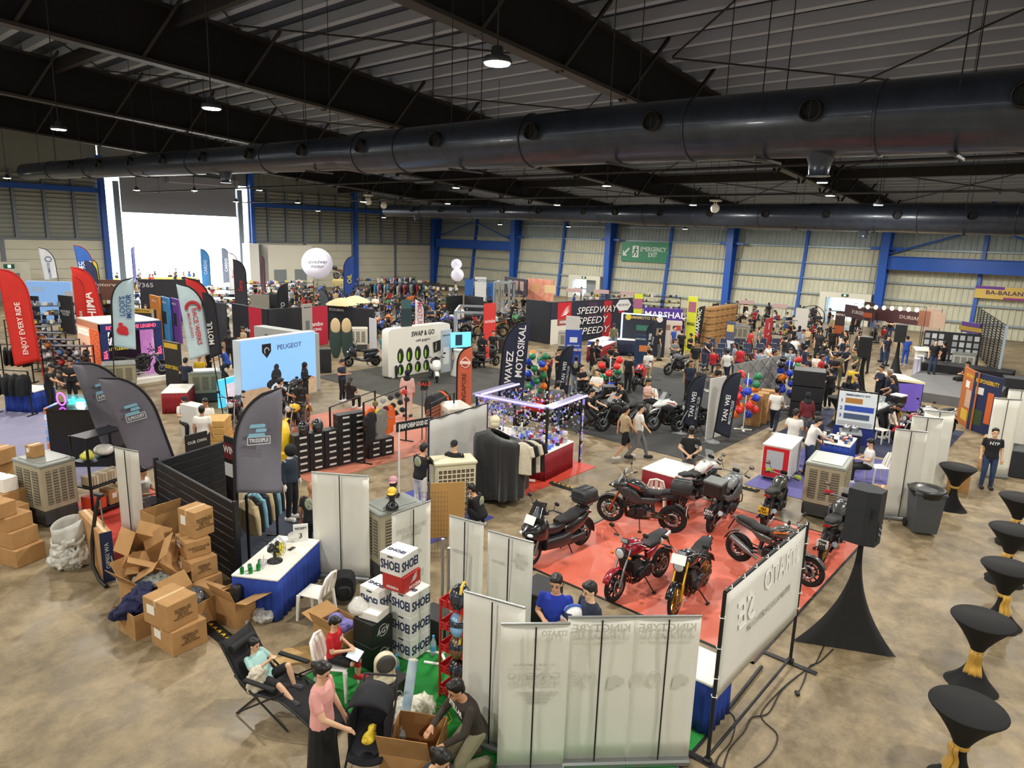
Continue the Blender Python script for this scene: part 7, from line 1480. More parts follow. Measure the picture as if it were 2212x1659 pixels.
# ---- sparkly accessory stall
t1 = skirt_table('white counter with dark red pleated skirt at accessory stall', (14.35, 11.15, 0), .12, (1.5, 1.0, .78), REDC); skirt_table('second dark red skirted counter behind glittering stall', (14.3, 12.6, 0), .12, (1.3, 1.2, .76), REDC)
t = thing('market_stall', 'black stall frame with purple glittering light strips', 'frame', (14.6, 11.9, 0), .12); LED = mat('a58cff', .4, em=2.)
for x, y in ((-.95, -1.15), (.95, -1.15), (-.95, 1.15), (.95, 1.15)): obj('post', G().box((x, y, 1.0), (.05, .05, 2.0)), BLK, t)
for y in (-1.15, 1.15): obj('top_shelf', G().box((0, y, 1.98), (1.95, .3, .04)), mat('b8b4d8', .2, alpha=.7), t); obj('light_strip', G().box((0, y - .14, 2.0), (1.9, .03, .04)), LED, t)
obj('top_shelf', G().box((-.95, 0, 1.98), (.3, 2.2, .04)), mat('b8b4d8', .2, alpha=.7), t); obj('light_strip', G().box((-1.08, 0, 2.0), (.03, 2.2, .04)), LED, t)
def goods(lb, t_, region, n, seed, cols, sz=(.05, .09)):
    rr_ = random.Random(seed); g = G(); ms = [mat(c, .3, em=e) for c, e in cols]
    for k in range(n):
        g.cur = rr_.randrange(len(ms)); s_ = rr_.uniform(*sz); g.box(region(rr_), (s_ * rr_.uniform(.4, 1), s_ * rr_.uniform(.5, 1), s_ * rr_.uniform(.6, 1.3)), rr_.uniform(-.3, .3))
    o = obj('goods', g.mesh('goods', ms), ms[0], t_); o['kind'] = 'stuff'; return o
CA = (('c8ccd0', 0), ('e8e4d8', 0), ('4a6ac8', .3), ('b03a4a', 0), ('2a2c34', 0), ('8a7ae0', .5), ('9a9ea4', 0), ('d8d0c0', 0))
for k, rg in enumerate((lambda r: (r.uniform(-.95, .95), 1.12, r.uniform(.85, 1.9)), lambda r: (.95, r.uniform(-1.1, 1.1), r.uniform(.8, 1.9)), lambda r: (-.97, r.uniform(.2, 1.1), r.uniform(.8, 1.9)), lambda r: (.92, -1.2, r.uniform(.1, 1.95)))): goods('x', t, rg, 230 if k < 3 else 110, k, CA, (.025, .06))
goods('x', t1, lambda r: (r.uniform(-.6, .6), r.uniform(-.4, .4), r.uniform(.8, 1.05) if r.random() < .6 else .82), 170, 9, CA, (.06, .12))
t = thing('grid_stand', 'white wire grid stand on castors hung with packets', 'rack', (13.25, 11.05, 0), .5)
obj('mast', G().tube([(0, 0, .1), (0, 0, 1.6)], .03, 8), WHTP, t)
for k in range(4): obj('foot', G().box((.2 * cos(k * 1.57), .2 * sin(k * 1.57), .06), (.42, .05, .05), k * 1.57), WHTP, t)
for k in range(8): obj('wire', G().tube([(-.05, -.35 + k * .1, .3), (-.05, -.35 + k * .1, 1.5)], .005, 4), WHTP, t)
for k in range(13): obj('wire', G().tube([(-.05, -.35, .3 + k * .1), (-.05, .35, .3 + k * .1)], .005, 4), WHTP, t)
goods('x', t, lambda r: (-.08, r.uniform(-.35, .35), r.uniform(.7, 1.5)), 90, 4, CA)
# ---- tables and cabinet behind the red carpet
skirt_table('white topped table with crimson pleated skirt behind the motorcycles', (15.15, 7.75, 0), .0, (1.15, .9, .77), REDC); plastic_chair('white plastic chair tucked at the crimson skirted table', (14.2, 7.55, 0), .4)
t = thing('rolling_cabinet', 'white cabinet on castors with bright red end panel', 'cabinet', (18.9, 6.3, 0), .12); obj('cabinet_body', G().box((0, 0, .54), (1.4, .72, .9), b=.02), mat('e4e2da', .4), t); obj('red_end', G().box((-.705, 0, .54), (.02, .66, .84)), mat('d8242c', .4), t); obj('end_window', G().box((-.72, .02, .62), (.015, .44, .5)), mat('c4c8cc', .3), t); obj('cabinet_top', G().box((0, 0, 1.0), (1.44, .76, .03), b=.01), WHTP, t)
for x in (-.55, .55):
    for y in (-.28, .28): obj('castor', G().lathe([(.04, -.02), (.045, 0), (.04, .02)], 10, (x, y, .045), 'y'), BLK, t)
TBL2 = skirt_table('blue skirted table scattered with bags and bottles beside the seated man', (21.15, 5.55, 0), .1, (1.15, .95, .75)); goods('x', TBL2, lambda r: (r.uniform(-.45, .45), r.uniform(-.4, .4), .79), 30, 5, (('c8562a', 0), ('e8e4dc', 0), ('3a5a8a', 0), ('22242a', 0), ('d8c8b0', 0)), (.08, .16))
plastic_chair('white plastic chair carrying the man in white tee', (20.3, 4.15, 0), 2.3)
for k, (px, py) in enumerate(((1905, 905), (1945, 895))): plastic_chair(['white plastic chair next to the bending man', 'white plastic chair under the display board bench'][k], FH(px, py, .8), -1.9)
plastic_chair('white plastic chair among bikes with woman seated', FH(1415, 845, .8), -2.3); 
p = FH(1855, 848, 1.75); t = board('instruction_board', 'white board with numbered blue steps on a wire stand', 'board', p, tocam(p), 1.1, 1.15, .6, 'dfe6ea', [('1', .16, 1.45, -.45, '2a4a9a', None), ('2', .16, 1.2, -.45, '2a4a9a', None), ('3', .16, .95, -.45, '2a4a9a', None), ('EMERGENCY KIT', .08, 1.65, 0, '2a3a5a', .7)], .03, prints=[(-.35, .15, 1.38, 1.55, 'b07a3a'), (-.35, .5, 1.12, 1.3, '2f4fae'), (-.35, .4, .86, 1.04, '4a5a78'), (-.5, .5, .64, .78, 'b8bcc0')])
obj('stand', G().box((-.03, 0, .3), (.03, 1.2, .6)), mat('1f2f78', .6), t); obj('stand_post', G().box((-.05, -.58, .9), (.04, .04, 1.8)).box((-.05, .58, .9), (.04, .04, 1.8)).box((-.05, 0, 1.78), (.04, 1.2, .04)), BLK, t)
t = thing('black_crate', 'black crate with steel pots on its lid', 'crate', FH(1838, 928, .7), .3); obj('crate_body', G().box((0, 0, .3), (.6, .6, .6), b=.03), mat('1a1b1d', .5), t); obj('crate_lid', G().box((0, 0, .62), (.64, .64, .06), b=.02), mat('8a8e90', .4), t)
for y in (-.1, .12): obj('pot', G().lathe([(.11, .65), (.12, .68), (.12, .82), (.1, .84), (.02, .86)], 14, (0, y, 0)), CHR, t)
# cartons in the middle
rr = random.Random(3)
for i in range(3):
    for k in range(4): carton('brown export carton in the pile by the balloon cluster', FH(1625 + i * 14, 918 - i * 6, 0) + Vector((0, 0, .28 * k)), .3, (.42, .5, .275), tape=False, group='brown export cartons piled by balloons', tlab=False)
carton('tall brown carton beside the row of white banners', (20.6, 3.0, 0), .1, (.6, .55, .95), lines=[('FRAGILE', .09, (-.305, 0, .6), (0, -1, 0))]); carton('open topped carton by man in NYP tee', FH(2075, 1020, .5), .1, (.5, .5, .5)); carton('tan carton wrapped with straps on purple carpet', (18.6, 3.65, 0), .2, (.45, .42, .42))
for k in range(6): carton('packing carton at the hall edge behind narrow banners', FH(2150 + 25 * (k % 3), 945 + 40 * (k // 3), .45), .2 * k, (.55, .6, .45), group='packing cartons behind the narrow banners')
tag(obj('orange_bag', remesh(G().sph((0, 0, .2), (.3, .25, .2)).sph((.2, .1, .25), (.2, .16, .16)), .04, 1), mat('e05a2c', .6), None, FH(1915, 1055, .4)), 'orange bag slumped behind the long white banner', 'bag')
# white roll-up between navy flags
wall('white roll-up banner between two navy sail flags', (1536, 818), (1570, 812), 2.05, 'd4d2cc', th=.03, name='rollup_banner', cat='banner')
wall('blue insurance roll-up banner with white diamond print', (1222, 712), (1258, 713), 2.1, '2a48b0', [('GET YOUR', .1, 1.35, 0, 'e8ecf4', .6), ('INSURANCE', .18, 1.15, 0, 'e8ecf4', .75)], [(-.18, .18, 1.5, 1.75, 'e4e8f0')], .04, name='rollup_banner', cat='banner'); wall('blank white roll-up banner above the insurance one', (1223, 682), (1253, 684), 2.6, 'd8d6d0', th=.03, name='rollup_banner', cat='banner')
# balloons
balloon_column(FH(1160, 757, 2.1), 1, 'mixed balloon column by the WAVEZ flag', ['gk', 'bgo', 'kg', 'bgk', 'gok', 'bgb', 'gog'], 'beside the WAVEZ flag'); balloon_column(FH(1320, 765, 2.1), 2, 'mixed balloon column among parked bikes', ['bbo', 'ook', 'obk', 'gkg', 'rgk', 'rkr', 'rk'], 'among the parked bikes'); balloon_column(FH(1618, 800, 2.1), 3, 'mixed balloon column behind the navy flags', ['bo', 'orr', 'rro', 'rbb', 'bor', 'gb', 'gr'], 'behind the navy flags'); balloon_column(FH(1708, 766, 2.1), 4, 'mixed balloon column before black road cases', ['bok', 'bbo', 'kbg', 'oko', 'bkb', 'gbk', 'rk'], 'before the black road cases')
# ---- motorcycles around the charcoal carpet
def bk(lb, px, py, z, rz, st, c1, c2='1c1c1e', **k): return bike(lb, FH(px, py, z), rz, st, c1, c2, **k)
PR['naked2'] = bk('black adventure motorcycle ridden by man in black tee', 1345, 868, 1.0, 2.6, 'adv', '1d1e20', guards=None); bk('white adventure motorcycle with red stripes beside navy flag', 1455, 865, 1.05, 2.55, 'adv', 'e6e6e2', accent='c02a24', spokes=24); bk('red sport motorcycle behind the glitter stall', 1170, 862, .95, 2.7, 'sport', 'b0141c'); bk('black motorcycle behind the grey tee man', 1265, 850, .98, 2.4, 'naked', '222426', box='4a4a4c')
bk('crimson sport motorcycle nearest the tall navy flag', 1180, 775, .95, .4, 'sport', '9c1420'); bk('grey red motorcycle at the carpet corner by tube booth', 1470, 765, 1.0, 2.8, 'naked', '6a6c70', 'a02020'); bk('red white motorcycle behind the orange balloons', 1382, 790, 1.0, .3, 'sport', 'c4242a'); bk('silver cream motorcycle with seated woman', 1295, 795, 1.0, 2.9, 'naked', 'd8d4cc'); bk('black naked motorcycle behind second navy flag', 1512, 872, 1.0, 2.5, 'naked', '1b1c1e')
bk('white police motorcycle with black panniers and yellow plate', 1915, 868, 1.1, 2.9, 'adv', 'e4e6e4', '2a2c2e', box='e4e6e4', plate=('e8b818', '1a1a1a', 'FS', '4478')); bk('small red commuter motorcycle beside the white one', 1990, 895, 1.0, 2.5, 'naked', 'b01828', lean=.05); bk('small white commuter motorcycle beside poster boards', 2020, 880, 1.0, 2.5, 'naked', 'e6e6e4', lean=.05); bk('olive cruiser motorcycle near the crowd on blue mat', 1785, 765, 1.0, .2, 'cruiser', '4a4e44')
# ---- stage with speakers, lecterns, photo wall, steel screen
t = tag(obj('stage_deck', G().box((36.7, 4.9, .2), (7.4, 3.7, .4)), mat('6f6f70', .8, noise=.1, nscale=2)), 'low grey stage deck beside the posters', 'stage'); obj('stage_back_step', G().box((39.7, 4.9, .55), (1.4, 3.7, .5)), mat('121214', .8), t)
for px, py, lb, lb2 in ((1872, 727, 'black loudspeaker before the seated crowd', 'black cloth covered speaker stand before the crowd'), (1948, 701, 'black loudspeaker by the food stall crowd', 'black cloth covered speaker stand by the food stall')):
    p = FH(px, py, 2.7); speaker(lb, p, tocam(p), 1.85, (.5, .5, .85)); c = obj('speaker_stand', G().lathe([(.5, .0), (.22, .5), (.1, 1.1), (.05, 1.86)], 12), mat('141415', .85), None, p); tag(c, lb2, 'stand')
t = thing('lectern', 'white lectern with slanted top at the stage edge', 'lectern', FH(1990, 748, 1.3) + Vector((0, 0, 0)), tocam((40, 8)) + .3); obj('column', G().box((0, 0, .55), (.3, .4, 1.1), b=.02), WHTP, t); obj('desk', G().box((.0, .1, 1.15), (.5, .8, .05), ry=.3, b=.01), WHTP, t)
for k, px in enumerate((1975, 1983)): tag(obj('light_column', G().lathe([(.16, 0), (.16, .06), (.11, .1), (.11, 1.0), (.15, 1.06)], 14), mat('dcdaf0', .4), None, FH(px + 6, 775 - 6 * k, 1.05)), ['white fluted column stand, front one by lectern', 'white fluted column stand, rear one by lectern'][k], 'column')
t = thing('photo_display', 'black mesh wall pinned with rows of white photo cards', 'display', FH(2060, 716, 2.1), tocam((44, 5)) + .1); obj('mesh_panel', G().box((0, 0, 1.05), (.05, 2.6, 2.0)), mat('24262a', .7), t)
for r in range(5):
    for c in range(8):
        if r > 1 and c in (3,): continue
        obj('photo_card', CH.setdefault('pc', G().box((0, 0, 0), (.01, .22, .26)).mesh('photo_card')), mat(['b8bcc0', '9aa0a6', 'c8cacc'][(r + c) % 3], .5), t, (.03, -1.15 + c * .32, .35 + r * .36))
c, rz, w = span((2113, 698), (2163, 668), 2.9); t = thing('steel_screen', 'tall black lattice screen frame standing behind posters', 'screen frame', c + Vector((0, 0, .4)), rz + .2)
for k in range(9): obj('bar', G().box((0, -w / 2 + k * w / 8, 1.25), (.06, .05, 2.5)), mat('1b1c1f', .5), t)
for k in range(20): obj('bar', G().box((.0, 0, .02 + k * .13), (.05, w, .035)), mat('1b1c1f', .5), t)
obj('pale_edge', G().box((.02, -w / 2 - .04, 1.25), (.1, .06, 2.5)), mat('a8b8c8', .5), t)
wall('orange public safety poster with cartoon pair beside blue one', (2085, 791), (2117, 806), 2.1, 'b8682c', [('RESPONSIBILITY', .16, 1.85, 0, 'f0c23a', .8)], [(-.35, .0, 1.4, 1.65, 'ece8e0'), (-.2, .3, .7, 1.35, 'c8a890'), (-.4, .2, .2, .6, 'd8b83a')], .03, name='poster_board', cat='poster'); wall('dark blue public safety poster with orange clad figure', (2107, 803), (2168, 818), 2.1, '1f2a52', [('RESPONSIBILITY', .2, 1.82, 0, 'f2c230', 1.0)], [(-.45, -.1, 1.35, 1.6, 'ece8e0'), (.1, .35, .4, 1.5, 'd8662c'), (-.5, .0, .25, .8, '3a4a2a')], .03, name='poster_board', cat='poster')
# grey lattice pop-up wall, black road cases, purple kiosk
c, rz, w = span((1592, 788), (1690, 768), 1.9); t = thing('popup_frame', 'grey fabric pop-up wall on crossed aluminium struts', 'frame', c, rz); obj('fabric', G().box((-.1, 0, .98), (.02, w, 1.84)), mat('9a9a98', .8), t)
for i in range(4):
    for k in range(3):
        y0, y1, z0, z1 = -w / 2 + i * w / 4, -w / 2 + (i + 1) * w / 4, .1 + k * .6, .7 + k * .6
        obj('strut', G().tube([(0, y0, z0), (0, y1, z1)], .014, 6), STEEL, t); obj('strut', G().tube([(0, y1, z0), (0, y0, z1)], .014, 6), STEEL, t)
for k in range(3): tag(obj('road_case', G().box((0, 0, .3), (1.0, 1.1, .58), 0, .02), mat('1c1d20', .5), None, FH(1750, 800, 1.75) + Vector((0, 0, .6 * k)), .3), ['black road case at the bottom behind balloons', 'black road case in the middle of the stack', 'black road case on top of the stack'][k], 'case')
for k in range(3): tag(obj('road_case', G().box((0, 0, .4), (1.0, .9, .78), 0, .02), mat('23262c', .5), None, FH(2195, 815 + 75 * k, .8), .2), ['black equipment case beside the steel screen', 'black equipment case nearer the packing cartons', 'black equipment case by the hall edge'][k], 'case')
t = thing('kiosk', 'black and purple kiosk with sloping lit counter', 'kiosk', FH(1945, 812, 1.3), -.9); obj('kiosk_body', G().box((0, 0, .6), (1.1, 1.6, 1.2), b=.02), mat('1a1a1e', .5), t); obj('kiosk_top', G().box((0, 0, 1.23), (1.14, 1.64, .08), ry=.1), mat('c9bf9a', .3, em=.3), t); obj('purple_side', G().box((.0, -.81, .6), (1.0, .02, 1.1)), mat('6a58b8', .4, em=.2), t)
for r in range(4):
    for c in range(6): bq_chair('navy banquet chair with chrome frame in the audience rows', FH(1520 + c * 28 + r * 6, 765 - r * 11, 1.0), -2.6, 'navy banquet chairs in audience rows')
# ---- red winged dealer wall, tube booth, marshal banners, carton wall
c, rz, w = span((1193, 652), (1368, 642), 2.55)
t, w = wall('long dark dealer wall with red winged panel and SPEEDWAY lettering', (1193, 653), (1368, 643), 2.55, '26293a', [], [(-w / 2, -w / 2 + 2.2, .0, 1.5, 'd8d4c8'), (-w / 2 + .55, -w / 2 + 1.75, 1.1, 2.5, 'c4202c'), (.9, 1.7, .1, 2.45, 'b0202c'), (2.4, 3.0, 1.6, 2.45, 'b0202c'), (-.6, .3, 1.0, 2.4, '4a3048')])
wing(t, (.075, -w / 2 + 1.15, 1.9), (0, 1, 0), .8, mat('f0ecec', .5)); text('HONDA', .26, mat('f0ecec', .5), t, (.075, -w / 2 + 1.15, 1.3), bold=.03, width=.9)
for z, tx, wd, y in ((1.9, 'SPEEDWAY', 3.9, .2), (1.25, 'SPEEDY', 2.9, -.2), (.6, 'SPEEDY', 3.1, -.1)): text(tx, .62, mat('101218', .5), t, (.07, y + .05, z - .04), shear=.25, bold=.06, width=wd); text(tx, .62, mat('f0f0f2', .5), t, (.085, y, z), shear=.25, bold=.0, width=wd)
obj('diamond_badge', G().prism([(-.8, 0), (-.45, .36), (.45, .36), (.8, 0), (.45, -.36), (-.45, -.36)], (.065, w / 2 - 1.0, 2.1), (0, 1, 0), (0, 0, 1), (.02, 0, 0)), mat('e8e8ea', .5), t); text('MOTOR SHOP', .22, mat('15161c', .5), t, (.087, w / 2 - 1.0, 2.1), width=1.1)
p0 = FH(1193, 653, 2.55); obj('end_panel', G().box((-1.1, -w / 2 + .05, 1.27), (2.2, .1, 2.55)), mat('23252e', .5), t)
t, w = wall('dark tube dealer booth with glowing blue edge and gold lettering', (1345, 676), (1440, 683), 2.3, '1a2230', [('YAMAMOTO TUBE', .22, 2.1, 0, 'd8b878', 1.9)], [(-.4, .3, 1.4, 1.7, '2f6a58'), (.5, 1.0, 1.2, 1.6, '8a7a68')]); obj('glow_edge', G().box((.08, -w / 2, 1.2), (.06, .07, 2.2)).box((.08, 0, 2.29), (.06, w, .05)), mat('b8e0ff', .4, em=2.5), t)
for y, c in ((-w / 2 + .35, 'c8b83a'), (w / 2 - .35, 'e8dcdc')): obj('round_badge', G().lathe([(.17, .07), (.17, .09)], 18, (0, y, 2.1), 'x'), mat(c, .5), t)
skirt_table('navy skirted counter of the tube booth', FH(1365, 733, .9), tocam(FH(1365, 733, .9)), (.6, 1.6, .9), mat('1e2440', .8)); skirt_table('long crimson skirted table behind the photographers', FH(1300, 742, .8), .25, (2.6, .7, .8), REDC); skirt_table('blue skirted table of shoes at the dealer wall', FH(1300, 732, .8), .2, (2.2, .7, .8))
wall('navy roll-up with orange patch before the tube booth', (1373, 723), (1397, 724), 1.9, '223a58', [('SPECIAL', .1, 1.7, 0, 'e8e8e8', .5)], [(-.05, .35, 1.1, 1.4, 'd8824a')], .04, name='rollup_banner', cat='banner')
wall('purple MARSHAL banner strung between yellow banners', (1391, 664), (1476, 668), 2.5, '4a2f8c', [('MARSHAL', .5, 2.1, .1, 'ecebf2', 2.3)], [], .04, name='cloth_banner', cat='banner', z0=1.6); wall('cream emblem strip below the purple banner', (1440, 692), (1474, 694), 1.9, 'd8ccc0', [], [(-.5, -.2, 1.35, 1.65, 'a07a70'), (.1, .4, 1.35, 1.65, 'b84a4a')], .04, name='cloth_banner', cat='banner')
for a, b, lb in (((1371, 634), (1389, 635), 'yellow upright MARSHALS banner left of purple one'), ((1487, 640), (1508, 642), 'yellow upright MARSHALS banner right of purple one')): wall(lb, a, b, 3.2, 'c8cc34', [('MARSHALS', .26, 1.6, 0, '2a2a20', .5)], [(-.25, .25, 2.3, 2.9, '9a5a78')], .04, name='cloth_banner', cat='banner')
wall('purple price board right of the MARSHAL banner', (1481, 680), (1503, 682), 1.9, '5a48a0', [('MARSHAL', .14, 1.7, 0, 'ecebf2', .6)], [(-.3, .3, .5, 1.4, '8a7ab8')], .04, name='price_board', cat='sign')
for i in range(5):
    for k in range(6): carton('exhaust carton with dark print in the tall carton wall', FH(1535 + i * 11, 662 - i * 1.5, 2.5) + Vector((0, 0, .41 * k)), -.4, (.6, .55, .4), tape=False, lines=[('AKRAPOVIC', .16, (-.304, 0, .2), (0, -1, 0)), ('AKRAPOVIC', .16, (0, -.28, .2), (1, 0, 0))], group='exhaust cartons in the tall wall', tlab=False)
wall('slate roll-up with gold seal before the carton wall', (1570, 693), (1589, 695), 2.0, '4a5068', [], [(-.2, .2, 1.4, 1.8, 'c8b058'), (-.3, .3, .4, .9, 'c8ccd0')], .04, name='rollup_banner', cat='banner'); wall('red upright banner beside seated diners', (1655, 690), (1671, 684), 1.9, 'c42434', [('KUAI', .2, .9, 0, 'f0dcdc', .5)], [(-.15, .15, 1.2, 1.6, 'e8c8c8')], .04, name='rollup_banner', cat='banner')
wall('tall plain white panel standing among diners', (1720, 665), (1748, 667), 2.4, 'dcdbd4', th=.08); wall('tall narrow teal picture banner above battery wall', (868, 648), (888, 647), 3.4, '3a5c60', [], [(-.3, .3, 1.7, 3.0, '22343a')], .04, name='cloth_banner', cat='banner', z0=1.4); wall('pale crumpled upright banner beside jacket rails', (797, 686), (812, 690), 2.1, 'c4c6cc', th=.04, name='rollup_banner', cat='banner')
wall('slanting red winged cloth on the metal tower', (1046, 656), (1072, 654), 2.9, 'd03430', [('HONDA', .2, 1.95, 0, 'f4e8e6', .8)], [], .04, name='cloth_banner', cat='banner')
# ================================================================== people of the middle hall
CN = dict(k=('17181b', 'black'), n=('20263a', 'navy'), w=('e2e0da', 'white'), g=('6f7072', 'grey'), r=('b02028', 'red'), b=('2a50a8', 'blue'), o=('5c5c44', 'olive'), t=('b5a27e', 'tan'), p=('d8b0a8', 'pale pink'), y=('d8b42a', 'yellow'), c=('3a9ab8', 'teal'), m=('6a2028', 'maroon'), j=('33415e', 'denim'), s=('8a98a8', 'pale blue'))
PP = dict(stand='standing', hold='with hands raised in front', cross='with arms folded', behind='with hands behind back', walk='walking', phone='holding a phone', reach='reaching forward', bend='bending down', sit='sitting', crouch='crouching', ride='astride a motorcycle')
HN = dict(s='short', l='long', h='hijab', c='cap', b='bald', u='bun', g='grey', m='helmet')
TAB = '''100|786|60|reach|k|k|c|at the blue table past the neon sign
150|776|-15|hold|k|k|s|between two others behind the neon sign
187|792|-80|hold|k|k|l|facing two men behind the neon sign
400|773|150|hold|n|k|s|at a cocktail table before brick booth
430|766|-30|sit|y|k|s|wearing a mask near the beige cooler
447|742|60|stand|k|k|s|beside the rider in blue jersey
490|748|-100|sit|b|n|c|on a motorcycle left of the lightbox
494|714|170|stand|k|k|l|before the black brake maker wall
525|706|-60|hold|t|k|s|before the crimson brake maker wall
397|856|20|sit|w|k|c|behind the white counter panel
443|860|-20|sit|w|k|s|next to the stack of yellow crates
435|877|165|stand|w|n|s|with lettering on back by yellow crates
304|1008|60|sit|w|j|l|behind the leaning roll-up banner
672|1043|160|stand|k|k|b|half hidden behind the wide white banner
907|961|140|reach|k|w|s|with printed back at the grey backdrop
982|951|-20|hold|k|k|c|in front of the grey backdrop
1041|1051|-120|crouch|k|k|s|at the foot of the black draped rack
596|818|120|reach|k|k|s|behind the grey flag by lightbox
657|783|70|hold|k|k|h|in front of the lightbox road picture
648|819|160|stand|k|g|l|with green strap before the lightbox
738|776|55|hold|n|k|s|with backpack near the dark blue scooter
756|815|150|sit|k|k|l|beside the man with backpack
848|750|5|sit|k|n|s|smiling before the battery wall
828|721|150|sit|c|s|s|behind the dark blue scooter
880|799|170|stand|p|p|h|behind the cap rack
1042|720|15|hold|k|k|h|left of the tall navy flag
1066|714|0|stand|k|k|s|with dark glasses left of the tall navy flag
1208|752|60|hold|k|k|s|beside the crimson sport motorcycle
1213|776|150|bend|k|k|s|next to the first balloon column
1246|731|8|hold|k|k|s|before the insurance roll-up
1245|769|178|stand|k|s|s|with printed back near the small navy flag
1257|788|40|cross|k|k|s|left of the man in white tee
1292|797|-30|cross|w|n|s|left of the orange balloons
1206|823|165|walk|g|j|s|carrying a blue bag past the glitter stall
1267|838|60|sit|k|k|s|on the black motorcycle with case
1354|824|-70|sit|k|k|s|on the black adventure motorcycle
1400|818|60|sit|p|k|s|with her back turned on a plastic chair
1360|764|150|stand|k|k|c|with grey backpack behind balloons
1402|754|-150|stand|w|t|s|with cross-body strap by navy roll-up
1407|743|-100|stand|k|k|s|beside the one with cross-body strap
1427|710|100|stand|k|g|s|with red shoulder bag right of the tube booth
1457|704|60|stand|b|k|s|at the MARSHAL table
1474|712|160|stand|k|k|s|leaning toward the MARSHAL table
1459|731|30|sit|g|k|s|on a yellow barrier
1327|699|175|stand|o|s|s|with backpack at the shoe table
1379|692|-90|reach|k|k|s|serving inside the tube booth
1291|733|0|phone|n|k|s|photographing over the crimson table
1281|738|120|stand|k|k|l|beside the photographer
1324|743|0|sit|k|k|l|at the crimson table facing the bikes
1332|748|-60|sit|k|k|s|next to the crimson table end
1283|773|60|ride|t|k|l|on the silver cream motorcycle
1184|770|80|stand|k|k|c|beside the green balloons
1353|877|115|walk|t|k|s|in shorts and sandals on the open aisle
1384|873|100|walk|w|g|s|in grey trousers on the open aisle
1495|922|180|behind|k|g|s|facing the motorcycles beside navy flag
1680|836|170|walk|w|n|s|in polo and dark jeans on the aisle
1747|848|-150|stand|m|g|h|in dark floral blouse on the aisle
1757|900|110|reach|w|j|s|leaning over the blue skirted table
1884|949|-70|sit|w|k|s|looking at a phone on a plastic chair
1996|952|-80|sit|w|t|s|half hidden behind long white banners
1917|866|60|bend|k|k|s|bent over beside the plastic chairs
1940|812|-110|reach|n|k|l|leaning on the purple kiosk
1906|790|-60|cross|n|n|s|in uniform by the kiosk
1925|798|-70|stand|n|n|g|in uniform beside the grey haired one
1785|786|175|stand|k|o|s|with white lettering by the road cases
1797|796|-140|hold|k|k|s|with red backpack print near cocktail table
1836|811|170|stand|n|n|l|behind the instruction board
1853|808|-80|stand|n|n|l|beside the instruction board
1846|787|160|stand|y|k|s|in black and yellow near the loudspeaker
1816|760|150|stand|o|o|s|in patterned shirt before the loudspeaker
1855|753|-60|reach|o|o|s|in camouflage before the loudspeaker
1767|763|0|sit|w|k|s|beside the road cases
1830|747|60|stand|n|n|s|in uniform before the seated crowd
1771|711|170|stand|k|k|s|before the diners near the white panel
1962|726|178|stand|b|b|s|in striped jersey numbered 10
1543|752|165|sit|r|k|s|with sling bag in the audience rows
1633|751|0|sit|r|k|s|in the front audience row
1658|740|60|reach|w|k|c|pointing in the audience rows
1493|778|20|stand|n|k|s|at the carpet edge by navy flag
1509|799|160|bend|k|k|s|holding a red strap by navy flag
1554|785|-60|sit|k|g|s|on a stool by the white roll-up
1505|738|10|stand|k|t|s|with pink printed tee near audience chairs
1529|727|30|reach|n|n|s|at the audience row end
1492|720|60|sit|k|k|c|with red cap at the MARSHAL table
1624|711|120|stand|r|k|s|in red jacket by the red banner
1642|706|90|stand|g|k|s|in grey vest by the red banner
1728|704|160|stand|s|s|h|beside the tall white panel
2023|734|10|stand|k|j|s|on the stage before photo cards
2042|738|-120|stand|k|k|s|looking at the photo cards
2028|757|170|sit|k|k|s|on a chair at the stage back
2093|781|-60|sit|k|k|s|resting behind the stage by posters
2009|702|160|stand|g|k|s|at the stall left of photo cards
1766|889|150|stand|n|o|c|behind the man leaning on blue table
1720|884|170|hold|w|k|s|near the carton pile'''
for ln in TAB.splitlines():
    px, py, a, po, tp, bt, hr, pl = ln.split('|'); px, py = int(px), int(py); d = FH(px, py, 1.7).length
    k = dict(near=False, far=d > 33)
    if po in ('sit', 'ride') and 'motorcycle' in pl: po = 'ride'
    nm = ' '.join(('person in %s top' % CN[tp][1], PP[po] if po != 'ride' or 'motorcycle' not in pl else 'astride', pl))
    P_ = person(nm, (px, py), float(a), po, 1.68 + .05 * ((px * 7) % 3 - 1), CN[tp][0], CN[bt][0], [SKIN, SKIN3, SKIN, SKIN2][(px + py) % 4], HN[hr], 'l' if hr == 'h' or tp == 'n' and 'uniform' in pl else 's', 's' if 'shorts' in pl or px == 304 else 'l', shoe='2a2a2c' if px % 3 else 'd8d6d0', z=.4 if 'stage' in pl and 'before' in pl else 0., **k)
    if 'printed back' in pl or px in (672, 1041): obj('back_print', G().sph(Vector(POSE[po]['che']) + Vector((-.125, 0, .06)), (.022, .1, .13), 12, 8), mat('c8bc50', .8, noise=.9, nscale=22, col2='4a78a8'), P_)
p = person('man in black NYP tee and jeans standing alone in the aisle', (2152, 925), 12, 'stand', 1.7, '17181b', '2f4266', SKIN3, near=True, chest=('NYP', .12, 'e8e8e8', False)); p.name = 'person'
m_ = person('white mannequin in helmet and black and teal jacket', (625, 962), 50, 'stand', 1.72, '23303c', '17181b', mat('e8e6e0', .4), 'helmet', 'l', name='mannequin', hcol='1b1c1e', shoe='d8d6d0'); m_['category'] = 'mannequin'
obj('jacket_panel', G().loft([(.0, .0, 1.0, .158, .1, 3), (.02, 0, 1.14, .16, .1, 3)]), mat('7fb4c4', .8), m_)
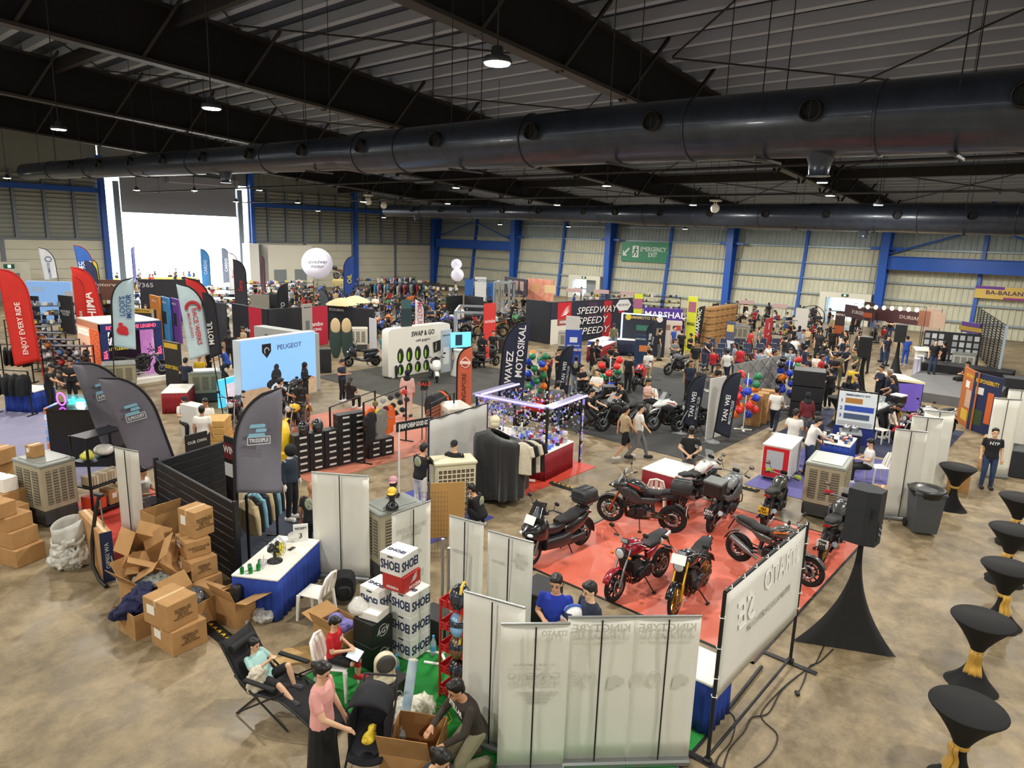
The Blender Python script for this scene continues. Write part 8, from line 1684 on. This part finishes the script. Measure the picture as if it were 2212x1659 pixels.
# ================================================================== far stalls
fw = lambda lb, a, b, h, c, *q, **k: wall(lb, a, b, h, c, *q, **k)
fw('sky blue camera maker wall with white helmet picture', (55, 607), (152, 609), 2.6, '6f9cd8', [('Insta360', .5, 2.1, -1.2, 'cfe0f4', 1.8)], [(.9, 1.9, .9, 2.0, 'd8dce4')], m=mat('7fa8dc', .4, em=.35))
fw('navy tyre maker board with lettering', (34, 638), (80, 640), 2.0, '1d2334', [('METZELER', .3, 1.6, .1, 'd8dce4', 1.7)]); fw('dark tyre poster reading DOUBLE YOU', (124, 637), (152, 640), 2.2, '2a2b30', [('DOUBLE\nYOUR', .2, 1.2, 0, 'c8c8c8', .9)]); fw('black fascia with pale ADTEC lettering', (193, 632), (216, 634), 2.3, '23262e', [('ADTEC', .2, 2.0, 0, '8ac8d0', .8)])
fw('brown wood fascia with script lettering', (212, 604), (265, 605), 3.0, '6a4436', [('Motorworld', .3, 2.7, 0, 'd8c8b8', 2.2)]); fw('blue and red oil maker fascia, left copy', (203, 614), (228, 615), 2.6, '2a3f88', [('LIQUI\nMOLY', .3, 2.2, 0, 'f0e8e8', .9)], [(-.5, .5, 1.6, 1.85, 'b83030')]); fw('blue and red oil maker fascia, right copy', (233, 614), (262, 615), 2.6, '2a3f88', [('LIQUI\nMOLY', .3, 2.2, 0, 'f0e8e8', .9)], [(-.5, .5, 1.6, 1.85, 'b83030')])
fw('long dark fascia before the open roller door', (300, 603), (432, 604), 2.8, '35343e', [('V365', .4, 2.4, -1.5, 'd8d8dc', 1.0)])
for x0, x1, c, n in ((322, 342, 'd08238', 'RPHA 91'), (345, 362, '3a8ac8', 'RPHA 1'), (367, 384, '6a3a98', 'RPHA 31')): fw('%s helmet maker panel with dark helmet picture' % {'d': 'orange', '3': 'light blue', '6': 'purple'}[c[0]], (x0, 636 + (x0 - 322) * .15), (x1, 638 + (x1 - 322) * .15), 2.4, c, [(n, .16, 2.1, 0, 'e8e8e8', .7)], [(-.25, .25, .9, 1.6, '1b1c20')])
fw('cream plain booth panel below the helmet panels', (326, 668), (368, 670), 1.6, 'c4bfae'); fw('black poster with yellow ASMAX heading, upper one', (288, 666), (323, 668), 2.1, '2b2a2a', [('ASMAX F1 PLUS', .13, 2.0, 0, '1a1a1a', .9)], [(-.6, .6, 1.9, 2.1, 'c8a436'), (-.3, .4, 1.0, 1.5, '55504c')]); fw('black poster with yellow ODDY DEAL lettering', (352, 736), (384, 742), 1.9, '2b2a2a', [('BODY DEAL!', .2, .9, 0, 'e0c030', .85)], [(-.45, .45, 1.65, 1.85, 'c8a436')])
fw('black apparel stall wall beyond umbrellas', (700, 660), (806, 668), 2.0, '23262c', [('PCHUMAN', .22, 1.8, -.8, 'c8c8cc', 1.0)]); fw('dark stall wall with shelves left of the crimson wall', (447, 652), (486, 655), 2.2, '3a3d44'); fw('grey cloth stall partition behind brake maker', (540, 636), (580, 637), 2.3, '8a877c'); fw('black stall fascia behind the annex doors', (565, 634), (620, 636), 2.3, '26282e')
fw('dark crate wall among the parked crowd, left part', (965, 640), (1000, 638), 1.9, '1d1f24'); fw('dark crate wall among the parked crowd, right part', (1003, 638), (1042, 642), 1.9, '26282c'); fw('blue striped stand left of white kiosk', (1004, 603), (1022, 604), 2.6, '2a62b0'); fw('white kiosk with lettering near far wall', (1026, 598), (1050, 599), 2.9, 'd8dadc', [('MOTO', .3, 2.6, 0, '5a6a8a', 1.0)]); fw('blue striped stand right of white kiosk', (1052, 610), (1070, 611), 2.4, '2a62b0')
fw('dark fascia with round food pictures', (1090, 597), (1138, 604), 3.2, '3a3440', [], [(-1.2, -.5, 2.3, 3.0, '8a9a8a'), (-.2, .5, 2.3, 3.0, 'b0908a'), (.8, 1.4, 2.3, 3.0, 'c0a09a')], z0=2.0); fw('orange food banner with bowl pictures', (1139, 601), (1196, 605), 3.2, 'e0785a', [], [(-.8, .0, 2.2, 2.8, 'e8b080'), (.4, 1.4, 2.2, 2.8, 'f0d0a0')], m=mat('e27c5e', .6, noise=.3, nscale=2, col2='f0b8a0'), z0=1.6)
for k, (x, y) in enumerate(((1224, 622), (1283, 625), (1340, 628), (1598, 647), (1669, 655))): fw('pale pink stall header board, number %d along the ribbed wall' % (k + 1), (x, y), (x + 32, y + 2), 2.4, 'e0c0c0', z0=2.1); 
for k, o_ in enumerate([o for o in bpy.data.objects if 'pale pink stall header' in str(o.get('label', ''))]): o_['label'] = 'pale pink stall header board along the ribbed wall'; o_['group'] = 'pale pink headers of food stalls'
fw('brown food stall fascia behind hanging bulbs', (1826, 657), (1888, 668), 2.6, '4a3238', [('BURGER', .3, 2.2, 0, 'd8ccc8', 1.4)], z0=1.8); fw('brown food stall fascia right of the bulbs', (1892, 664), (1996, 676), 2.6, '5a3c42', [('DURIAN', .3, 2.2, .8, 'd8ccc8', 1.4)], z0=1.8); fw('dark upright food menu beside doorway', (1806, 672), (1826, 674), 2.3, '3a282c', [('MENU', .2, 2.1, 0, 'e0d8d0', .6)], [(-.3, .3, .9, 1.4, 'b0582c')]); fw('small dark food menu hung on the fascia', (1868, 652), (1888, 654), 3.0, '33262a', [('DURIAN', .18, 2.7, 0, 'e0d8d0', .7)], [(-.3, .3, 2.05, 2.35, 'a04a2a')], z0=2.0); fw('swirl food poster beside the fascia', (1998, 664), (2035, 668), 3.0, 'b8a8a0', [], [(-.8, -.1, 1.9, 2.8, '9a6a5a'), (.1, .8, 1.9, 2.8, 'c8b0a0')], z0=1.6)
t = thing('bulb_string', 'string of glowing bare bulbs at the brown food stall', 'lights', FH(1920, 662, 3.0), tocam((54, 14))); obj('wire', G().tube([(0, -1.8, .0), (0, -1.8, 3.05), (0, 1.9, 3.1), (0, 1.9, 0)], .02, 5), BLK, t)
for k in range(8): obj('bulb', G().sph((0, -1.5 + k * .42, 2.9), (.1, .1, .12), 8, 6), mat('ffd9a0', .4, em=12), t)
t = board('stall_sign', 'yellow and purple BA-BALANG sign on the ribbed wall', 'sign', (lean(3.3) - .5, 6.2, 0), pi, 3.6, .9, 2.9, 'd8b860', [('BA-BALANG', .42, 3.35, .2, '4a2a5a', 2.6)], .05, prints=[(-1.8, 0, 3.6, 3.8, '6a3a98'), (0, 1.8, 2.9, 3.05, '9a3a8a')]); fw('purple and gold stall header below photo cards', (2078, 694), (2118, 700), 2.2, '6a4a98', [], [(-.8, .8, 1.7, 1.95, 'c8a84a')], z0=1.6)
for k, (px, py, r_, z, lb) in enumerate(((685, 569, 1.36, 3.4, 'huge white ball balloon printed speedway motor'), (986, 571, .56, 3.3, 'small white ball balloon on top of another'), (988, 594, .66, 2.25, 'white ball balloon below a smaller one'))):
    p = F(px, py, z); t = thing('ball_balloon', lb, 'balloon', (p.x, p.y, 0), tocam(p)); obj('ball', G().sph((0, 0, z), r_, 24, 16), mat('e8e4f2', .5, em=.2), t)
    if k == 0:
        o_ = text('speedway\nmotor', .46, mat('22222a', .5), t, (0, 0, z), shear=.3, width=1.7)
        for v in o_.data.vertices: v.co.x += sqrt(max(.01, r_ * r_ - v.co.y ** 2 - (v.co.z - z) ** 2))
    obj('mast', G().tube([(0, 0, 0), (0, 0, z - r_)], .03, 6), STEEL, t)
# metal truss tower and truss cage
def cage(lb, c, w, d, h, rz, nx=2):
    t = thing('truss_frame', lb, 'truss', c, rz); AL = mat('a9b0b6', .35, .6)
    for sx in (-1, 1):
        for sy in (-1, 1): obj('upright', G().box((sx * d / 2, sy * w / 2, h / 2), (.14, .14, h)), AL, t)
        obj('rail', G().box((sx * d / 2, 0, h), (.12, w, .12)), AL, t); obj('rail', G().box((sx * d / 2, 0, h * .45), (.1, w, .1)), AL, t)
        for k in range(nx): obj('brace', G().tube([(sx * d / 2, -w / 2 + k * w / nx, .1), (sx * d / 2, -w / 2 + (k + 1) * w / nx, h)], .03, 5), AL, t)
    for sy in (-1, 1): obj('rail', G().box((0, sy * w / 2, h), (d, .12, .12)), AL, t)
cage('tall metal truss tower around a hung motorcycle', FH(1090, 610, 2.9), 1.2, 1.2, 2.9, .4); cage('low metal truss cage around off-road motorcycles', FH(1020, 668, 2.3), 3.4, 1.6, 2.3, -.85, 4)
for px in (1000, 1038): tag(obj('cage_deck', G().box((0, 0, .4), (1.5, 1.6, .8)), mat('24262a', .6), None, FH(1020, 668, 2.3) + Vector((1.16, -1.3, 0)) * (.65 if px > 1010 else -.65), -.85), ['dark plinth under the truss cage, left half', 'dark plinth under the truss cage, right half'][px > 1010], 'platform')
p = FH(742, 603, 1.6); tag(obj('podium', G().box((0, 0, .8), (1.6, 3.2, 1.6), 0, .02), mat('c8b478', .6), None, p, -.8), 'tan podium carrying a raised off-road motorcycle', 'platform')
rb = random.Random(11)
PR['sport'] = bike('red sport motorcycle inside the far bike crowd', (29, 33, 0), 1.0, 'sport', 'b01c22', '1c1c1e', group='far parked motorcycles')
SRC = [('nakedred', '8c0f22'), ('nakedblk', '141416'), ('sport', 'b01c22'), ('adv', '2a2d2c'), ('scooter', '1c2330'), ('cruiser', '1a1a1c')]
BC = (('a01822', 'red'), ('1b1c20', 'black'), ('d8d8d6', 'white'), ('2448a0', 'blue'), ('8a9094', 'silver'), ('2f8a3c', 'green'), ('1b1c20', 'black'), ('d06a20', 'orange'))
def fbike(p, rz, z=0., k=None):
    sk, c0 = rb.choice(SRC); c, nm = rb.choice(BC); m0 = mat(c0, .25, coat=.6)
    st = {'nakedred': 'naked', 'nakedblk': 'naked', 'scooter': 'scooter'}.get(sk, sk); st = {'adv': 'adventure'}.get(st, st)
    farbike(sk, PR, (p[0], p[1], z), rz, '%s %s motorcycle packed into the far bike crowd' % (nm, st) if not k else k, '%s %s bikes in the far crowd' % (nm, st) if not k else None, {m0: mat(c, .25, coat=.6)})
fbike(p, tocam(p) + 1.4, 1.6, 'dark off-road motorcycle raised on the tan podium')
for k in (-.6, .6): fbike(FH(1020, 668, 2.3) + Vector((1.16, -1.3, 0)) * k, 2.3, .8, 'motorcycle standing inside the truss cage, %s half' % ('left' if k < 0 else 'right'))
CS = (('c8b45a', 0), ('3a5a9a', 0), ('d8d8d4', 0), ('22242a', 0), ('a03030', 0), ('7a8a94', 0), ('e0d8c8', 0))
for k, (px, py, w) in enumerate(((560, 612, 3.5), (600, 618, 3), (640, 610, 3), (500, 640, 3), (470, 625, 3), (860, 612, 4), (905, 610, 4), (800, 606, 4), (100, 660, 3), (300, 640, 2.5), (250, 655, 2.5), (1420, 640, 4), (1300, 640, 3), (950, 625, 3), (1130, 640, 3), (1700, 690, 3))):
    p = FH(px, py, 1.6); t = rack('stall_shelf', 'black stall shelf crammed with small goods far back', p, tocam(p), w, 1.6, .5, 4, None, 'shelf', 'stall shelves far back'); goods('x', t, lambda r: (r.uniform(-.2, .25), r.uniform(-w / 2, w / 2), .1 + r.randrange(4) * .49 + .1), 90, k, CS, (.12, .3))
for k, (px, py) in enumerate(((845, 598), (875, 597), (825, 612), (860, 614), (895, 612))):
    p = FH(px, py, 1.7); rack('clothes_rack', 'rail of clothes near the cream wall', p, tocam(p), 2.2, 1.7, group='clothes rails near the cream wall')
    for q in range(7): c = ('20242c', 'b02838', '1b1c20', '3a9ab8', 'd890b0', '23262c', 'd8d8d4')[(q + k) % 7]; nm = ('dark', 'red', 'black', 'teal', 'pink', 'charcoal', 'white')[(q + k) % 7]; garment('%s jacket on a rail near the cream wall' % nm, p + Matrix.Rotation(tocam(p), 3, 'Z') @ Vector((0, -.9 + q * .3, 1.55)), tocam(p) + 1.2, c, .8, '%s jackets near the cream wall' % nm)
taken = WPT + [(o.location.x, o.location.y) for o in bpy.data.objects if o.parent is None and o.type in ('MESH', 'EMPTY') and o.location.length > 25]
def free(x, y, r): return all((x - a) ** 2 + (y - b) ** 2 > r * r for a, b in taken)
n = 0
for i in range(900):
    zx = rb.random(); x, y = (rb.uniform(26, 41), rb.uniform(28.5, 48)) if zx < .75 else (rb.uniform(30, 40), rb.uniform(50, 60))
    if 26.3 < y < 28 or not free(x, y, 1.25): continue
    taken.append((x, y)); fbike((x, y), rb.choice((.8, 2.4, -.7, 3.9)) + rb.uniform(-.3, .3)); n += 1
    if n >= 85: break
zones = (((29.5, 43, 8.8, 14), 30, 'around the loudspeakers'), ((25.5, 43, 27.5, 50), 58, 'among far parked bikes'), ((43, 58, 11, 24), 60, 'in the food stall crowd'), ((16, 34, 41, 62), 30, 'in the far left stalls'), ((40, 57, 27, 60), 14, 'near the ribbed wall'), ((24, 34, 69, 78), 18, 'outside the roller door'))
for (x0, x1, y0, y1), num, pl in zones:
    n = 0
    for i in range(1500):
        x, y = rb.uniform(x0, x1), rb.uniform(y0, y1)
        if not free(x, y, .72): continue
        taken.append((x, y)); n += 1; tp = rb.choice('kkkkkknnwwgrbotsk'); po = rb.choice(('stand', 'stand', 'hold', 'cross', 'reach', 'walk', 'phone') if 'food' not in pl else ('stand', 'hold', 'sit', 'sit', 'cross')); hr = rb.choice('ssssslch')
        nm = 'visitor in %s top %s %s' % (CN[tp][1], PP[po], pl)
        person(nm, None, rb.uniform(-180, 180), po, rb.uniform(1.6, 1.78), CN[tp][0], CN[rb.choice('kknjg')][0], rb.choice((SKIN, SKIN2, SKIN3)), HN[hr], 's', group=nm.replace('visitor', 'visitors'), far=True, loc=Vector((x, y, 0)), hcol='2a2c34' if hr == 'h' else None)
        if n >= num: break
# tables, stall racks and clothes rails far back
for k in range(16):
    x, y = rb.uniform(44, 58), rb.uniform(12, 24)
    if free(x, y, 1.0): taken.append((x, y)); t = thing('dining_table', 'small wooden table among seated diners', 'table', (x, y, 0), rb.random(), 'small tables among the diners'); obj('table_top', G().box((0, 0, .73), (.9, .7, .04)), WOOD, t); obj('table_leg', G().tube([(0, 0, 0), (0, 0, .72)], .04, 6), STEEL, t)
# tyres at the tyre stall, drum fan at the far wall
for k, (px, py) in enumerate(((38, 668), (56, 668), (74, 668), (106, 660))):
    p = F(px, py, .7 if k < 3 else 1.2); o_ = obj('tyre', G().tube([(0, .34 * cos(q * pi / 12), .34 * sin(q * pi / 12)) for q in range(24)], .11, 10, closed=True), RUB, None, (p.x, p.y, .46), tocam(p) + .3); tag(o_, 'upright tyre at the navy tyre board' if k < 3 else 'large tyre propped before the blue camera wall', 'tyre', 'tyres at the navy board' if k < 3 else None)
p = FH(1757, 660, 1.9); t = thing('drum_fan', 'big black drum fan near the ribbed wall', 'fan', p, tocam(p))
for q in (.9, .6, .3): obj('guard_ring', G().tube([(0, q * cos(k * pi / 12), 1.0 + q * sin(k * pi / 12)) for k in range(24)], .03, 5, closed=True), BLK, t)
for k in range(4): obj('blade', G().sph((0, .4 * cos(k * 1.57), 1.0 + .4 * sin(k * 1.57)), (.03, .38, .16), 8, 6, Matrix.Rotation(k * 1.57, 3, 'X')), mat('2c2e32', .5), t)
obj('fan_foot', G().box((0, 0, .05), (.8, 1.0, .1)), BLK, t)
# white van and yellow boards outside
tag(obj('barrier_board', G().box((29, 73, .6), (9, .1, 1.1)), mat('e0c050', .6)), 'yellow barrier boards outside the roller door', 'barrier')
bpy.data.scenes.remove(S2)
